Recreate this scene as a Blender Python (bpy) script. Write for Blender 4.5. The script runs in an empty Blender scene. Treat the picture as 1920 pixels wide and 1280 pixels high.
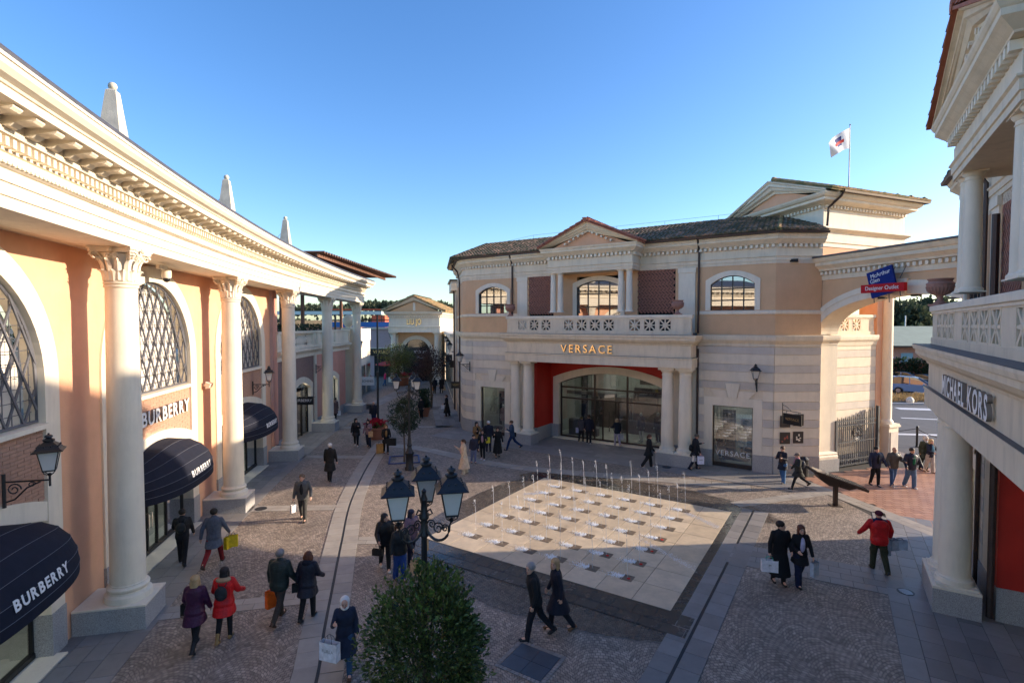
import bpy, bmesh, math, random
from mathutils import Vector, Matrix
R = math.radians
random.seed(7)
S = bpy.context.scene
COL = S.collection
# ------------------------------------------------------------ camera
CAMH = 7.2
cam_d = bpy.data.cameras.new('camera'); cam = bpy.data.objects.new('camera', cam_d); COL.objects.link(cam)
cam_d.sensor_width = 36; cam_d.lens = 36 * 978 / 1920
PITCH = math.atan(32 / 978)
cam.location = (0, 0, CAMH); cam.rotation_euler = (math.pi / 2 - PITCH, 0, 0)
cam_d.clip_end = 3000; cam_d.clip_start = 0.1
S.camera = cam
# ------------------------------------------------------------ light
SUN_EL, SUN_AZ = 16.6, 4.8            # elevation, azimuth measured from +X towards +Y
W = bpy.data.worlds.new('World'); S.world = W; W.use_nodes = True
nt = W.node_tree; bg = nt.nodes['Background']
sky = nt.nodes.new('ShaderNodeTexSky'); sky.sky_type = 'NISHITA'; sky.sun_disc = False
sky.sun_elevation = R(SUN_EL); sky.sun_rotation = R(90 - SUN_AZ)
sky.air_density = 1.0; sky.dust_density = 0.8; sky.ozone_density = 3.0; sky.altitude = 50
hsn = nt.nodes.new('ShaderNodeHueSaturation'); hsn.inputs['Saturation'].default_value = 1.20; hsn.inputs['Hue'].default_value = 0.508; hsn.inputs['Value'].default_value = 0.74
nt.links.new(sky.outputs[0], hsn.inputs['Color']); nt.links.new(hsn.outputs[0], bg.inputs[0]); bg.inputs[1].default_value = 0.15
sd = bpy.data.lights.new('sun', 'SUN'); sd.energy = 2.95; sd.angle = R(0.5); sd.color = (1.0, 0.83, 0.64)
so = bpy.data.objects.new('sun', sd); COL.objects.link(so)
dv = Vector((math.cos(R(SUN_AZ)) * math.cos(R(SUN_EL)), math.sin(R(SUN_AZ)) * math.cos(R(SUN_EL)), math.sin(R(SUN_EL))))
so.rotation_euler = dv.to_track_quat('Z', 'Y').to_euler(); so.location = dv * 60
S.view_settings.view_transform = 'Standard'; S.view_settings.look = 'None'
S.view_settings.exposure = 1.56; S.view_settings.gamma = 1.0; S.view_settings.use_curve_mapping = False
S.render.engine = 'CYCLES'
S.cycles.max_bounces = 6; S.cycles.transparent_max_bounces = 12
S.cycles.caustics_reflective = False; S.cycles.caustics_refractive = False

def G(x, y, z=0.0):
    """where the line of sight through a photo point meets the level z"""
    cx = (x - 960) / 978; cy = -(y - 640) / 978
    dy = math.cos(PITCH) + cy * math.sin(PITCH); dz = -math.sin(PITCH) + cy * math.cos(PITCH)
    k = (z - CAMH) / dz
    return (cx * k, dy * k)

# ------------------------------------------------------------ mesh builder
class MB:
    def __init__(self, fn=None): self.v = []; self.f = []; self.fn = fn
    def add(self, vs, fs, M=None):
        n = len(self.v)
        if M is not None: vs = [M @ Vector(p) for p in vs]
        self.v += [tuple(p) for p in vs]; self.f += [[i + n for i in f] for f in fs]
        return self
    def box(self, x0, x1, y0, y1, z0, z1, M=None):
        return self.add([(x0,y0,z0),(x1,y0,z0),(x1,y1,z0),(x0,y1,z0),(x0,y0,z1),(x1,y0,z1),(x1,y1,z1),(x0,y1,z1)],
                 [(0,3,2,1),(4,5,6,7),(0,1,5,4),(1,2,6,5),(2,3,7,6),(3,0,4,7)], M)
    def cbox(self, c, s, M=None):
        return self.box(c[0]-s[0]/2, c[0]+s[0]/2, c[1]-s[1]/2, c[1]+s[1]/2, c[2]-s[2]/2, c[2]+s[2]/2, M)
    def prism(self, poly, d0, d1, axis='y', M=None):
        """poly in the plane across axis, extruded d0..d1. axis y: poly (x,z)"""
        n = len(poly); P = []
        for d in (d0, d1):
            for a, b in poly:
                P.append((a, d, b) if axis == 'y' else (a, b, d) if axis == 'z' else (d, a, b))
        F = [tuple(range(n)), tuple(range(2*n-1, n-1, -1))]
        for i in range(n):
            j = (i+1) % n; F.append((i, i+n, j+n, j))
        return self.add(P, F, M)
    def lathe(self, prof, seg=16, M=None, cap=True, ang0=0.0):
        P = []; F = []
        for r, z in prof:
            for k in range(seg):
                a = ang0 + 2*math.pi*k/seg; P.append((r*math.cos(a), r*math.sin(a), z))
        for i in range(len(prof)-1):
            for k in range(seg):
                k2 = (k+1) % seg; F.append((i*seg+k, i*seg+k2, (i+1)*seg+k2, (i+1)*seg+k))
        if cap: F.append(tuple(range(seg-1, -1, -1))); F.append(tuple((len(prof)-1)*seg + k for k in range(seg)))
        return self.add(P, F, M)
    def tube(self, path, r, seg=6, M=None):
        path = [Vector(p) for p in path]; rs = r if isinstance(r, (list, tuple)) else [r]*len(path)
        P = []; F = []; up = Vector((0, 0, 1))
        for i, p in enumerate(path):
            d = (path[min(i+1, len(path)-1)] - path[max(i-1, 0)]).normalized()
            ref = up if abs(d.dot(up)) < 0.95 else Vector((1, 0, 0))
            a = d.cross(ref).normalized(); b = d.cross(a)
            for k in range(seg):
                t = 2*math.pi*k/seg; P.append(p + (a*math.cos(t) + b*math.sin(t))*rs[i])
        for i in range(len(path)-1):
            for k in range(seg):
                k2 = (k+1) % seg; F.append((i*seg+k, i*seg+k2, (i+1)*seg+k2, (i+1)*seg+k))
        F.append(tuple(range(seg-1, -1, -1))); F.append(tuple((len(path)-1)*seg + k for k in range(seg)))
        return self.add(P, F, M)
    def sphere(self, c, r, seg=10, rings=7, M=None):
        rr = r if isinstance(r, (list, tuple)) else (r, r, r)
        P = [(c[0], c[1], c[2]-rr[2])]; F = []
        for i in range(1, rings):
            t = math.pi*i/rings - math.pi/2
            for k in range(seg):
                a = 2*math.pi*k/seg; P.append((c[0]+rr[0]*math.cos(t)*math.cos(a), c[1]+rr[1]*math.cos(t)*math.sin(a), c[2]+rr[2]*math.sin(t)))
        P.append((c[0], c[1], c[2]+rr[2])); n = len(P)-1
        for k in range(seg):
            k2 = (k+1) % seg
            F.append((0, 1+k2, 1+k)); F.append((n, n-seg+k, n-seg+k2))
            for i in range(rings-2):
                F.append((1+i*seg+k, 1+i*seg+k2, 1+(i+1)*seg+k2, 1+(i+1)*seg+k))
        return self.add(P, F, M)
    def sweep(self, path, prof, closed=False, caps=True):
        """profile [(out,z)] carried along a plan path [(x,y)]; out is to the right of travel"""
        n = len(path); P = []; F = []; m = len(prof)
        for i in range(n):
            p = Vector(path[i]).to_2d()
            a = path[(i-1) % n] if (i > 0 or closed) else None
            b = path[(i+1) % n] if (i < n-1 or closed) else None
            ns = []
            if a is not None: d = (p - Vector(a).to_2d()).normalized(); ns.append(Vector((d.y, -d.x)))
            if b is not None: d = (Vector(b).to_2d() - p).normalized(); ns.append(Vector((d.y, -d.x)))
            if len(ns) == 2:
                q = (ns[0] + ns[1]).normalized(); q = q / max(0.3, q.dot(ns[0]))
            else: q = ns[0]
            for o, z in prof: P.append((p.x + q.x*o, p.y + q.y*o, z))
        for i in range(n if closed else n-1):
            j = (i+1) % n
            for k in range(m-1):
                F.append((i*m+k, j*m+k, j*m+k+1, i*m+k+1))
        if caps and not closed:
            F.append(tuple(range(m-1, -1, -1))); F.append(tuple((n-1)*m + k for k in range(m)))
        return self.add(P, F)
    def mesh(self, name, mat=None, smooth=False):
        me = bpy.data.meshes.new(name)
        v = self.v if self.fn is None else [self.fn(*p) for p in self.v]
        me.from_pydata(v, [], self.f); me.update()
        if mat: me.materials.append(mat)
        bm = bmesh.new(); bm.from_mesh(me); bmesh.ops.recalc_face_normals(bm, faces=bm.faces); bm.to_mesh(me); bm.free()
        if smooth:
            me.polygons.foreach_set('use_smooth', [True]*len(me.polygons))
            if smooth != 'all':
                try: me.set_sharp_from_angle(angle=R(smooth if smooth is not True else 40))
                except Exception: pass
        return me
    def build(self, name, mat, parent=None, smooth=False, loc=None, world=False):
        o = bpy.data.objects.new(name, self.mesh(name, mat, smooth)); COL.objects.link(o)
        if parent is not None:
            o.parent = parent
            if world: o.matrix_parent_inverse = mw(parent).inverted()
        if loc is not None: o.location = loc
        return o

def mw(o):
    """world matrix without waiting for an update"""
    m = Matrix.LocRotScale(o.location, o.rotation_euler, o.scale)
    return mw(o.parent) @ o.matrix_parent_inverse @ m if o.parent else m
def empty(name, loc=(0, 0, 0), rz=0.0, label=None, cat=None, group=None, parent=None):
    o = bpy.data.objects.new(name, None); COL.objects.link(o); o.location = loc; o.rotation_euler = (0, 0, rz)
    o.empty_display_size = 0.2
    if parent is not None: o.parent = parent
    tag(o, label, cat, group); return o
def tag(o, label=None, cat=None, group=None, kind=None):
    if label: o['label'] = label
    if cat: o['category'] = cat
    if group: o['group'] = group
    if kind: o['kind'] = kind
    return o
def inst(name, mesh, parent=None, M=None):
    o = bpy.data.objects.new(name, mesh); COL.objects.link(o)
    if parent is not None: o.parent = parent
    if M is not None: o.matrix_local = M
    return o
def pieces(name, mesh, mats, parent, limit=300, stuffname=None):
    """alike pieces: the nearest `limit` are parts sharing one mesh, the rest one joined part"""
    PM = mw(parent) if parent is not None else Matrix()
    mats = sorted(mats, key=lambda m: ((PM @ m).translation - cam.location).length)
    for m in mats[:limit]: inst(name, mesh, parent, m)
    rest = mats[limit:]
    if rest:
        base = [v.co.copy() for v in mesh.vertices]; fs = [tuple(p.vertices) for p in mesh.polygons]
        mb = MB()
        for m in rest: mb.add(base, fs, m)
        me = bpy.data.meshes.new(name); me.from_pydata(mb.v, [], mb.f); me.update()
        for mt in mesh.materials: me.materials.append(mt)
        o = bpy.data.objects.new(stuffname or name, me); COL.objects.link(o); o.parent = parent; o['kind'] = 'stuff'
def copy_tree(o, parent=None):
    c = o.copy(); COL.objects.link(c)
    if parent is not None: c.parent = parent
    for ch in [x for x in bpy.data.objects if x.parent is o]: copy_tree(ch, c)
    return c
T = Matrix.Translation
def RZ(a): return Matrix.Rotation(a, 4, 'Z')
def RX(a): return Matrix.Rotation(a, 4, 'X')
def RY(a): return Matrix.Rotation(a, 4, 'Y')
def SC(x, y, z): return Matrix.Diagonal((x, y, z, 1))
WS = bpy.data.scenes.new('workshop'); WVL = WS.view_layers[0]      # small side scene in which curves and skins are turned into meshes
def wdg():
    with bpy.context.temp_override(scene=WS, view_layer=WVL): dg = bpy.context.evaluated_depsgraph_get(); dg.update(); return dg
def text_mesh(s, size, mat, depth=0.02, bold=0.0, name='letter', align='CENTER', sx=1.0, spacing=1.0, side=None):
    cu = bpy.data.curves.new(name, 'FONT'); cu.body = s; cu.size = size; cu.extrude = depth/2; cu.offset = bold
    cu.align_x = align; cu.align_y = 'CENTER'; cu.resolution_u = 3; cu.space_character = spacing
    ob = bpy.data.objects.new('tmp', cu); WS.collection.objects.link(ob)
    dg = wdg()
    me = bpy.data.meshes.new_from_object(ob.evaluated_get(dg)); me.name = name
    bpy.data.objects.remove(ob); bpy.data.curves.remove(cu)
    me.materials.clear(); me.materials.append(mat)
    if side:
        me.materials.append(side)
        for p in me.polygons: p.material_index = 0 if abs(p.normal.z) > 0.5 else 1
    # text lies in XY; stand it up facing -Y
    me.transform(RX(math.pi/2) @ SC(sx, 1, 1))
    return me
def text(s, size, mat, parent, M, name='lettering', **k):
    return inst(name, text_mesh(s, size, mat, name=name, **k), parent, M)

# ------------------------------------------------------------ materials
def new_mat(name):
    m = bpy.data.materials.new(name); m.use_nodes = True
    return m, m.node_tree, m.node_tree.nodes['Principled BSDF']
def N(nt, t, **k):
    n = nt.nodes.new(t)
    for a, b in k.items(): setattr(n, a, b)
    return n
def mat(name, c, rough=0.7, var=0.12, scale=3.0, bump=0.0, bscale=40.0, metal=0.0, spec=0.5, dirt=0.0, speck=0.0, rnd=0.0, coat=0.0, dirtcol=(0.25, 0.2, 0.14)):
    m, nt, bs = new_mat(name); L = nt.links.new
    bs.inputs['Roughness'].default_value = rough; bs.inputs['Metallic'].default_value = metal
    bs.inputs['Specular IOR Level'].default_value = spec
    if coat: bs.inputs['Coat Weight'].default_value = coat
    geo = N(nt, 'ShaderNodeNewGeometry')
    base = N(nt, 'ShaderNodeRGB'); base.outputs[0].default_value = (*c, 1)
    cur = base.outputs[0]
    if var:
        no = N(nt, 'ShaderNodeTexNoise'); no.inputs['Scale'].default_value = scale; no.inputs['Detail'].default_value = 5
        no.inputs['Roughness'].default_value = 0.65; L(geo.outputs['Position'], no.inputs['Vector'])
        mr = N(nt, 'ShaderNodeMapRange'); mr.inputs['From Min'].default_value = 0.3; mr.inputs['From Max'].default_value = 0.7
        mr.inputs['To Min'].default_value = 1-var; mr.inputs['To Max'].default_value = 1+var; L(no.outputs[0], mr.inputs[0])
        mx = N(nt, 'ShaderNodeVectorMath', operation='SCALE'); L(cur, mx.inputs[0]); L(mr.outputs[0], mx.inputs['Scale']); cur = mx.outputs[0]
    if speck:
        no = N(nt, 'ShaderNodeTexNoise'); no.inputs['Scale'].default_value = 60; no.inputs['Detail'].default_value = 3; L(geo.outputs['Position'], no.inputs['Vector'])
        mr = N(nt, 'ShaderNodeMapRange'); mr.inputs['From Min'].default_value = 0.35; mr.inputs['From Max'].default_value = 0.65
        mr.inputs['To Min'].default_value = 1-speck; mr.inputs['To Max'].default_value = 1+speck; L(no.outputs[0], mr.inputs[0])
        mx = N(nt, 'ShaderNodeVectorMath', operation='SCALE'); L(cur, mx.inputs[0]); L(mr.outputs[0], mx.inputs['Scale']); cur = mx.outputs[0]
    if rnd:
        oi = N(nt, 'ShaderNodeObjectInfo')
        mr = N(nt, 'ShaderNodeMapRange'); mr.inputs['To Min'].default_value = 1-rnd; mr.inputs['To Max'].default_value = 1+rnd; L(oi.outputs['Random'], mr.inputs[0])
        mx = N(nt, 'ShaderNodeVectorMath', operation='SCALE'); L(cur, mx.inputs[0]); L(mr.outputs[0], mx.inputs['Scale']); cur = mx.outputs[0]
    if dirt:
        mp = N(nt, 'ShaderNodeMapping'); mp.inputs['Scale'].default_value = (2.2, 2.2, 0.35); L(geo.outputs['Position'], mp.inputs[0])
        no = N(nt, 'ShaderNodeTexNoise'); no.inputs['Scale'].default_value = 1.6; no.inputs['Detail'].default_value = 6; no.inputs['Roughness'].default_value = 0.7
        L(mp.outputs[0], no.inputs['Vector'])
        mr = N(nt, 'ShaderNodeMapRange'); mr.inputs['From Min'].default_value = 0.48; mr.inputs['From Max'].default_value = 0.78
        mr.inputs['To Max'].default_value = dirt; L(no.outputs[0], mr.inputs[0])
        mx = N(nt, 'ShaderNodeMix', data_type='RGBA'); L(mr.outputs[0], mx.inputs[0]); L(cur, mx.inputs[6]); mx.inputs[7].default_value = (*dirtcol, 1); cur = mx.outputs[2]
    L(cur, bs.inputs['Base Color'])
    if bump:
        no = N(nt, 'ShaderNodeTexNoise'); no.inputs['Scale'].default_value = bscale; no.inputs['Detail'].default_value = 4; L(geo.outputs['Position'], no.inputs['Vector'])
        bp = N(nt, 'ShaderNodeBump'); bp.inputs['Strength'].default_value = bump; bp.inputs['Distance'].default_value = 0.02
        L(no.outputs[0], bp.inputs['Height']); L(bp.outputs[0], bs.inputs['Normal'])
    return m
def glass_mat(name, tint=(0.8, 0.88, 0.88), refl=0.12, rough=0.02, opacity=0.25, dark=(0.02, 0.025, 0.03)):
    """window pane: reflection over a partly clear, partly dark pane"""
    m, nt, bs = new_mat(name); L = nt.links.new; nt.nodes.remove(bs)
    out = nt.nodes['Material Output']
    tr = N(nt, 'ShaderNodeBsdfTransparent'); tr.inputs[0].default_value = (*tint, 1)
    df = N(nt, 'ShaderNodeBsdfDiffuse'); df.inputs[0].default_value = (*dark, 1)
    gl = N(nt, 'ShaderNodeBsdfGlossy'); gl.inputs['Roughness'].default_value = rough; gl.inputs[0].default_value = (0.95, 0.97, 1, 1)
    m1 = N(nt, 'ShaderNodeMixShader'); m1.inputs[0].default_value = opacity; L(tr.outputs[0], m1.inputs[1]); L(df.outputs[0], m1.inputs[2])
    fr = N(nt, 'ShaderNodeFresnel'); fr.inputs[0].default_value = 1.5
    mr = N(nt, 'ShaderNodeMapRange'); mr.inputs['To Min'].default_value = refl; mr.inputs['To Max'].default_value = 1.0; L(fr.outputs[0], mr.inputs[0])
    m2 = N(nt, 'ShaderNodeMixShader'); L(mr.outputs[0], m2.inputs[0]); L(m1.outputs[0], m2.inputs[1]); L(gl.outputs[0], m2.inputs[2])
    L(m2.outputs[0], out.inputs[0]); return m
def emit_mat(name, c, s):
    m, nt, bs = new_mat(name); bs.inputs['Base Color'].default_value = (*c, 1)
    bs.inputs['Emission Color'].default_value = (*c, 1); bs.inputs['Emission Strength'].default_value = s; return m

M_STONE = mat('cream_stone', (0.75, 0.625, 0.46), 0.75, 0.06, 1.5, 0.15, 60, dirt=0.32)
M_STONE2 = mat('pale_stone', (0.80, 0.70, 0.55), 0.7, 0.05, 1.5, 0.1, 60, dirt=0.24)
M_GREYST = mat('grey_stone_course', (0.60, 0.53, 0.455), 0.75, 0.08, 2.5, 0.2, 50, dirt=0.15, rnd=0.05)
M_CREAMC = mat('cream_stone_course', (0.77, 0.66, 0.515), 0.75, 0.06, 2.5, 0.15, 50, dirt=0.15, rnd=0.04)
M_ORANGE = mat('orange_plaster', (0.76, 0.42, 0.255), 0.85, 0.07, 1.2, 0.25, 30, dirt=0.12, dirtcol=(0.55, 0.25, 0.12))
M_PINK = mat('terracotta_plaster', (0.68, 0.33, 0.24), 0.85, 0.06, 1.2, 0.2, 30, dirt=0.12, dirtcol=(0.4, 0.17, 0.1))
M_PEACH = mat('peach_plaster', (0.68, 0.42, 0.235), 0.85, 0.07, 1.2, 0.2, 30, dirt=0.15, dirtcol=(0.4, 0.24, 0.15))
M_GRANITE = mat('grey_granite', (0.36, 0.345, 0.335), 0.6, 0.06, 2, 0.05, 80, speck=0.35, dirt=0.15)
M_RED = mat('red_plaster', (0.52, 0.022, 0.01), 0.6, 0.08, 1.5, 0.1, 30, dirt=0.12, dirtcol=(0.25, 0.01, 0.01))
M_LEAD = mat('lead_flashing', (0.10, 0.095, 0.10), 0.55, 0.2, 4, 0.1, 20, metal=0.3)
M_BRICK = mat('brick_clay', (0.44, 0.25, 0.17), 0.85, 0.15, 9, 0.2, 60, rnd=0.14)
M_MORTAR = mat('mortar', (0.42, 0.30, 0.22), 0.9, 0.08, 6, 0.2, 60)
M_IRON = mat('dark_iron', (0.022, 0.024, 0.028), 0.42, 0.15, 8, 0.1, 60, metal=0.3)
M_GRILLE = mat('grille_grey_iron', (0.13, 0.13, 0.145), 0.5, 0.15, 8, metal=0.2)
M_BROWN = mat('brown_metal', (0.05, 0.035, 0.03), 0.4, 0.1, 8, metal=0.4)
M_DARKFR = mat('dark_frame', (0.018, 0.018, 0.02), 0.35, 0.1, 8, metal=0.3)
M_PIPE = mat('brown_drainpipe', (0.07, 0.045, 0.038), 0.45, 0.15, 8, metal=0.4)
M_CANVAS = mat('navy_awning_canvas', (0.012, 0.014, 0.026), 0.85, 0.15, 4, 0.15, 200, spec=0.25)
M_SEAM = mat('awning_seam', (0.15, 0.155, 0.18), 0.8, 0.05)
M_WHITE = mat('white_letter', (0.82, 0.80, 0.78), 0.5, 0.02)
M_GOLD = mat('gold_letter', (0.75, 0.55, 0.28), 0.25, 0.03, metal=0.9)
M_CREAMW = mat('white_blind', (0.72, 0.66, 0.58), 0.9, 0.05, 1.0)
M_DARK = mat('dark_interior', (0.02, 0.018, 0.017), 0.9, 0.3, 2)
M_SHOPW = mat('shop_interior_wall', (0.34, 0.36, 0.33), 0.8, 0.2, 0.8)
M_SHOPB = mat('shop_shelf', (0.09, 0.07, 0.06), 0.6, 0.4, 2.0)
M_TERRA = mat('terracotta_urn', (0.36, 0.19, 0.145), 0.8, 0.15, 6, 0.3, 40)
M_LANT = mat('frosted_lantern_glass', (0.62, 0.60, 0.56), 0.25, 0.04, 3, spec=0.6)
M_GLASSU = glass_mat('upper_window_glass', refl=0.34, opacity=0.8)
M_GLASS = glass_mat('shop_window_glass', refl=0.13, opacity=0.22)
M_GLASSD = glass_mat('dark_shop_glass', refl=0.18, opacity=0.45)
M_GLASSX = glass_mat('far_dark_glass', refl=0.03, opacity=0.85)
M_SIDESHADE = mat('letter_side_shade', (0.22, 0.18, 0.15), 0.6, 0.05)  # shadow on the letter sides, put into their colour
M_LIT = emit_mat('shop_light_panel', (1.0, 0.93, 0.8), 14.0)
M_LAT = mat('clay_lattice', (0.34, 0.155, 0.11), 0.85, 0.2, 9, 0.2, 40)
# ------------------------------------------------------------ paving materials
def island_rnd(nt, L):
    oi = N(nt, 'ShaderNodeObjectInfo'); ge = N(nt, 'ShaderNodeNewGeometry')
    a = N(nt, 'ShaderNodeMath', operation='ADD'); L(oi.outputs['Random'], a.inputs[0]); L(ge.outputs['Random Per Island'], a.inputs[1])
    f = N(nt, 'ShaderNodeMath', operation='FRACT'); L(a.outputs[0], f.inputs[0]); return f.outputs[0]
def slab_mat(name, c1, c2, rough=0.6, speck=0.15):
    m, nt, bs = new_mat(name); L = nt.links.new; geo = N(nt, 'ShaderNodeNewGeometry')
    r = island_rnd(nt, L)
    mx = N(nt, 'ShaderNodeMix', data_type='RGBA'); L(r, mx.inputs[0]); mx.inputs[6].default_value = (*c1, 1); mx.inputs[7].default_value = (*c2, 1)
    no = N(nt, 'ShaderNodeTexNoise'); no.inputs['Scale'].default_value = 2.2; no.inputs['Detail'].default_value = 8; no.inputs['Roughness'].default_value = 0.7; L(geo.outputs['Position'], no.inputs[0])
    mr = N(nt, 'ShaderNodeMapRange'); mr.inputs['From Min'].default_value = 0.3; mr.inputs['From Max'].default_value = 0.7; mr.inputs['To Min'].default_value = 1-speck; mr.inputs['To Max'].default_value = 1+speck; L(no.outputs[0], mr.inputs[0])
    v = N(nt, 'ShaderNodeVectorMath', operation='SCALE'); L(mx.outputs[2], v.inputs[0]); L(mr.outputs[0], v.inputs['Scale']); L(v.outputs[0], bs.inputs['Base Color'])
    rr = N(nt, 'ShaderNodeMapRange'); rr.inputs['To Min'].default_value = rough-0.15; rr.inputs['To Max'].default_value = rough+0.15; L(no.outputs[0], rr.inputs[0]); L(rr.outputs[0], bs.inputs['Roughness'])
    bp = N(nt, 'ShaderNodeBump'); bp.inputs['Strength'].default_value = 0.2; bp.inputs['Distance'].default_value = 0.01
    n2 = N(nt, 'ShaderNodeTexNoise'); n2.inputs['Scale'].default_value = 30; n2.inputs['Detail'].default_value = 5; L(geo.outputs['Position'], n2.inputs[0]); L(n2.outputs[0], bp.inputs['Height']); L(bp.outputs[0], bs.inputs['Normal'])
    return m
M_SLAB = slab_mat('pale_paving_slab', (0.30, 0.265, 0.225), (0.36, 0.32, 0.275))
M_SLABG = slab_mat('grey_paving_slab', (0.155, 0.148, 0.148), (0.235, 0.225, 0.22), 0.5)
M_SLABM = slab_mat('brown_grey_paving_slab', (0.195, 0.18, 0.168), (0.26, 0.24, 0.225), 0.55)
M_SLABW = slab_mat('wet_dark_slab', (0.035, 0.032, 0.03), (0.06, 0.053, 0.048), 0.25)
M_TRAV = slab_mat('travertine_slab', (0.52, 0.41, 0.28), (0.62, 0.50, 0.355), 0.4, 0.2)
M_JOINT = mat('paving_joint', (0.05, 0.045, 0.04), 0.9, 0.2, 10)
M_REDBR = slab_mat('red_paving_brick', (0.33, 0.165, 0.105), (0.42, 0.23, 0.15), 0.6)
def cobble_mat():
    """sanpietrini set in fans; wet patches round the fountain"""
    m, nt, bs = new_mat('porphyry_cobbles'); L = nt.links.new
    geo = N(nt, 'ShaderNodeNewGeometry'); sp = N(nt, 'ShaderNodeSeparateXYZ'); L(geo.outputs['Position'], sp.inputs[0])
    def math_(op, a, b=None, c=None):
        n = N(nt, 'ShaderNodeMath', operation=op)
        for i, q in enumerate((a, b, c)):
            if q is None: continue
            if isinstance(q, (int, float)): n.inputs[i].default_value = q
            else: L(q, n.inputs[i])
        return n.outputs[0]
    wn = N(nt, 'ShaderNodeTexNoise'); wn.inputs['Scale'].default_value = 1.3; wn.inputs['Detail'].default_value = 2; L(geo.outputs['Position'], wn.inputs[0])
    wob = math_('MULTIPLY', math_('SUBTRACT', wn.outputs[0], 0.5), 0.22)
    x = math_('ADD', sp.outputs[0], wob)
    fan = math_('SUBTRACT', math_('FRACT', math_('DIVIDE', x, 1.25)), 0.5)      # -.5 .. .5 in a fan
    rise = math_('MULTIPLY', math_('MULTIPLY', fan, fan), 1.45)
    y = math_('ADD', math_('ADD', sp.outputs[1], wob), rise)
    cb = N(nt, 'ShaderNodeCombineXYZ'); L(x, cb.inputs[0]); L(y, cb.inputs[1])
    br = N(nt, 'ShaderNodeTexBrick'); br.inputs['Scale'].default_value = 1.0; br.inputs['Brick Width'].default_value = 0.098; br.inputs['Row Height'].default_value = 0.088
    br.inputs['Mortar Size'].default_value = 0.010; br.inputs['Mortar Smooth'].default_value = 0.5; br.inputs['Bias'].default_value = 0.0
    br.inputs['Color1'].default_value = (0.225, 0.175, 0.14, 1); br.inputs['Color2'].default_value = (0.37, 0.30, 0.24, 1); br.inputs['Mortar'].default_value = (0.125, 0.10, 0.08, 1)
    L(cb.outputs[0], br.inputs['Vector'])
    vo = N(nt, 'ShaderNodeTexVoronoi'); vo.inputs['Scale'].default_value = 10; L(cb.outputs[0], vo.inputs[0])
    hs = N(nt, 'ShaderNodeHueSaturation'); L(br.outputs[0], hs.inputs['Color'])
    sx = N(nt, 'ShaderNodeSeparateXYZ'); L(vo.outputs['Color'], sx.inputs[0])
    L(math_('ADD', math_('MULTIPLY', sx.outputs[0], 0.5), 0.75), hs.inputs['Value'])
    n2 = N(nt, 'ShaderNodeTexNoise'); n2.inputs['Scale'].default_value = 0.5; n2.inputs['Detail'].default_value = 7; n2.inputs['Roughness'].default_value = 0.65; L(geo.outputs['Position'], n2.inputs[0])
    mr = N(nt, 'ShaderNodeMapRange'); mr.inputs['From Min'].default_value = 0.3; mr.inputs['From Max'].default_value = 0.7; mr.inputs['To Min'].default_value = 0.78; mr.inputs['To Max'].default_value = 1.18; L(n2.outputs[0], mr.inputs[0])
    v = N(nt, 'ShaderNodeVectorMath', operation='SCALE'); L(hs.outputs[0], v.inputs[0]); L(mr.outputs[0], v.inputs['Scale'])
    # wet ring: distance from the fountain centre in its own frame
    def blob(cx, cy, rx, ry, ang):
        ca, sa = math.cos(ang), math.sin(ang)
        dx = math_('SUBTRACT', sp.outputs[0], cx); dy = math_('SUBTRACT', sp.outputs[1], cy)
        u = math_('DIVIDE', math_('ADD', math_('MULTIPLY', dx, ca), math_('MULTIPLY', dy, sa)), rx)
        w = math_('DIVIDE', math_('SUBTRACT', math_('MULTIPLY', dy, ca), math_('MULTIPLY', dx, sa)), ry)
        d = math_('SQRT', math_('ADD', math_('MULTIPLY', u, u), math_('MULTIPLY', w, w)))
        d = math_('ADD', d, math_('MULTIPLY', math_('SUBTRACT', n2.outputs[0], 0.5), 0.35))
        q = N(nt, 'ShaderNodeMapRange'); q.inputs['From Min'].default_value = 1.03; q.inputs['From Max'].default_value = 0.97; L(d, q.inputs[0]); return q.outputs[0]
    wet = math_('MAXIMUM', math_('MAXIMUM', blob(0.35, 14.9, 5.0, 2.1, -0.573), blob(5.05, 22.05, 5.6, 1.9, -0.573)), blob(-0.7, 20.8, 4.6, 1.3, 1.01))
    mx = N(nt, 'ShaderNodeMix', data_type='RGBA'); L(wet, mx.inputs[0]); L(v.outputs[0], mx.inputs[6])
    dk = N(nt, 'ShaderNodeVectorMath', operation='SCALE'); L(v.outputs[0], dk.inputs[0]); dk.inputs['Scale'].default_value = 0.36; L(dk.outputs[0], mx.inputs[7])
    L(mx.outputs[2], bs.inputs['Base Color'])
    ro = N(nt, 'ShaderNodeMapRange'); ro.inputs['To Min'].default_value = 0.62; ro.inputs['To Max'].default_value = 0.27; L(wet, ro.inputs[0]); L(ro.outputs[0], bs.inputs['Roughness'])
    h = math_('ADD', math_('MULTIPLY', math_('SUBTRACT', 1.0, br.outputs['Fac']), 1.0), math_('MULTIPLY', sx.outputs[1], 0.5))
    bp = N(nt, 'ShaderNodeBump'); bp.inputs['Strength'].default_value = 0.55; bp.inputs['Distance'].default_value = 0.012; L(h, bp.inputs['Height']); L(bp.outputs[0], bs.inputs['Normal'])
    return m
M_COB = cobble_mat()
M_ASPH = mat('asphalt', (0.085, 0.085, 0.09), 0.85, 0.15, 1.5, 0.2, 90, speck=0.1)
M_EARTH = mat('far_ground', (0.10, 0.095, 0.07), 0.95, 0.25, 0.05)
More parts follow.
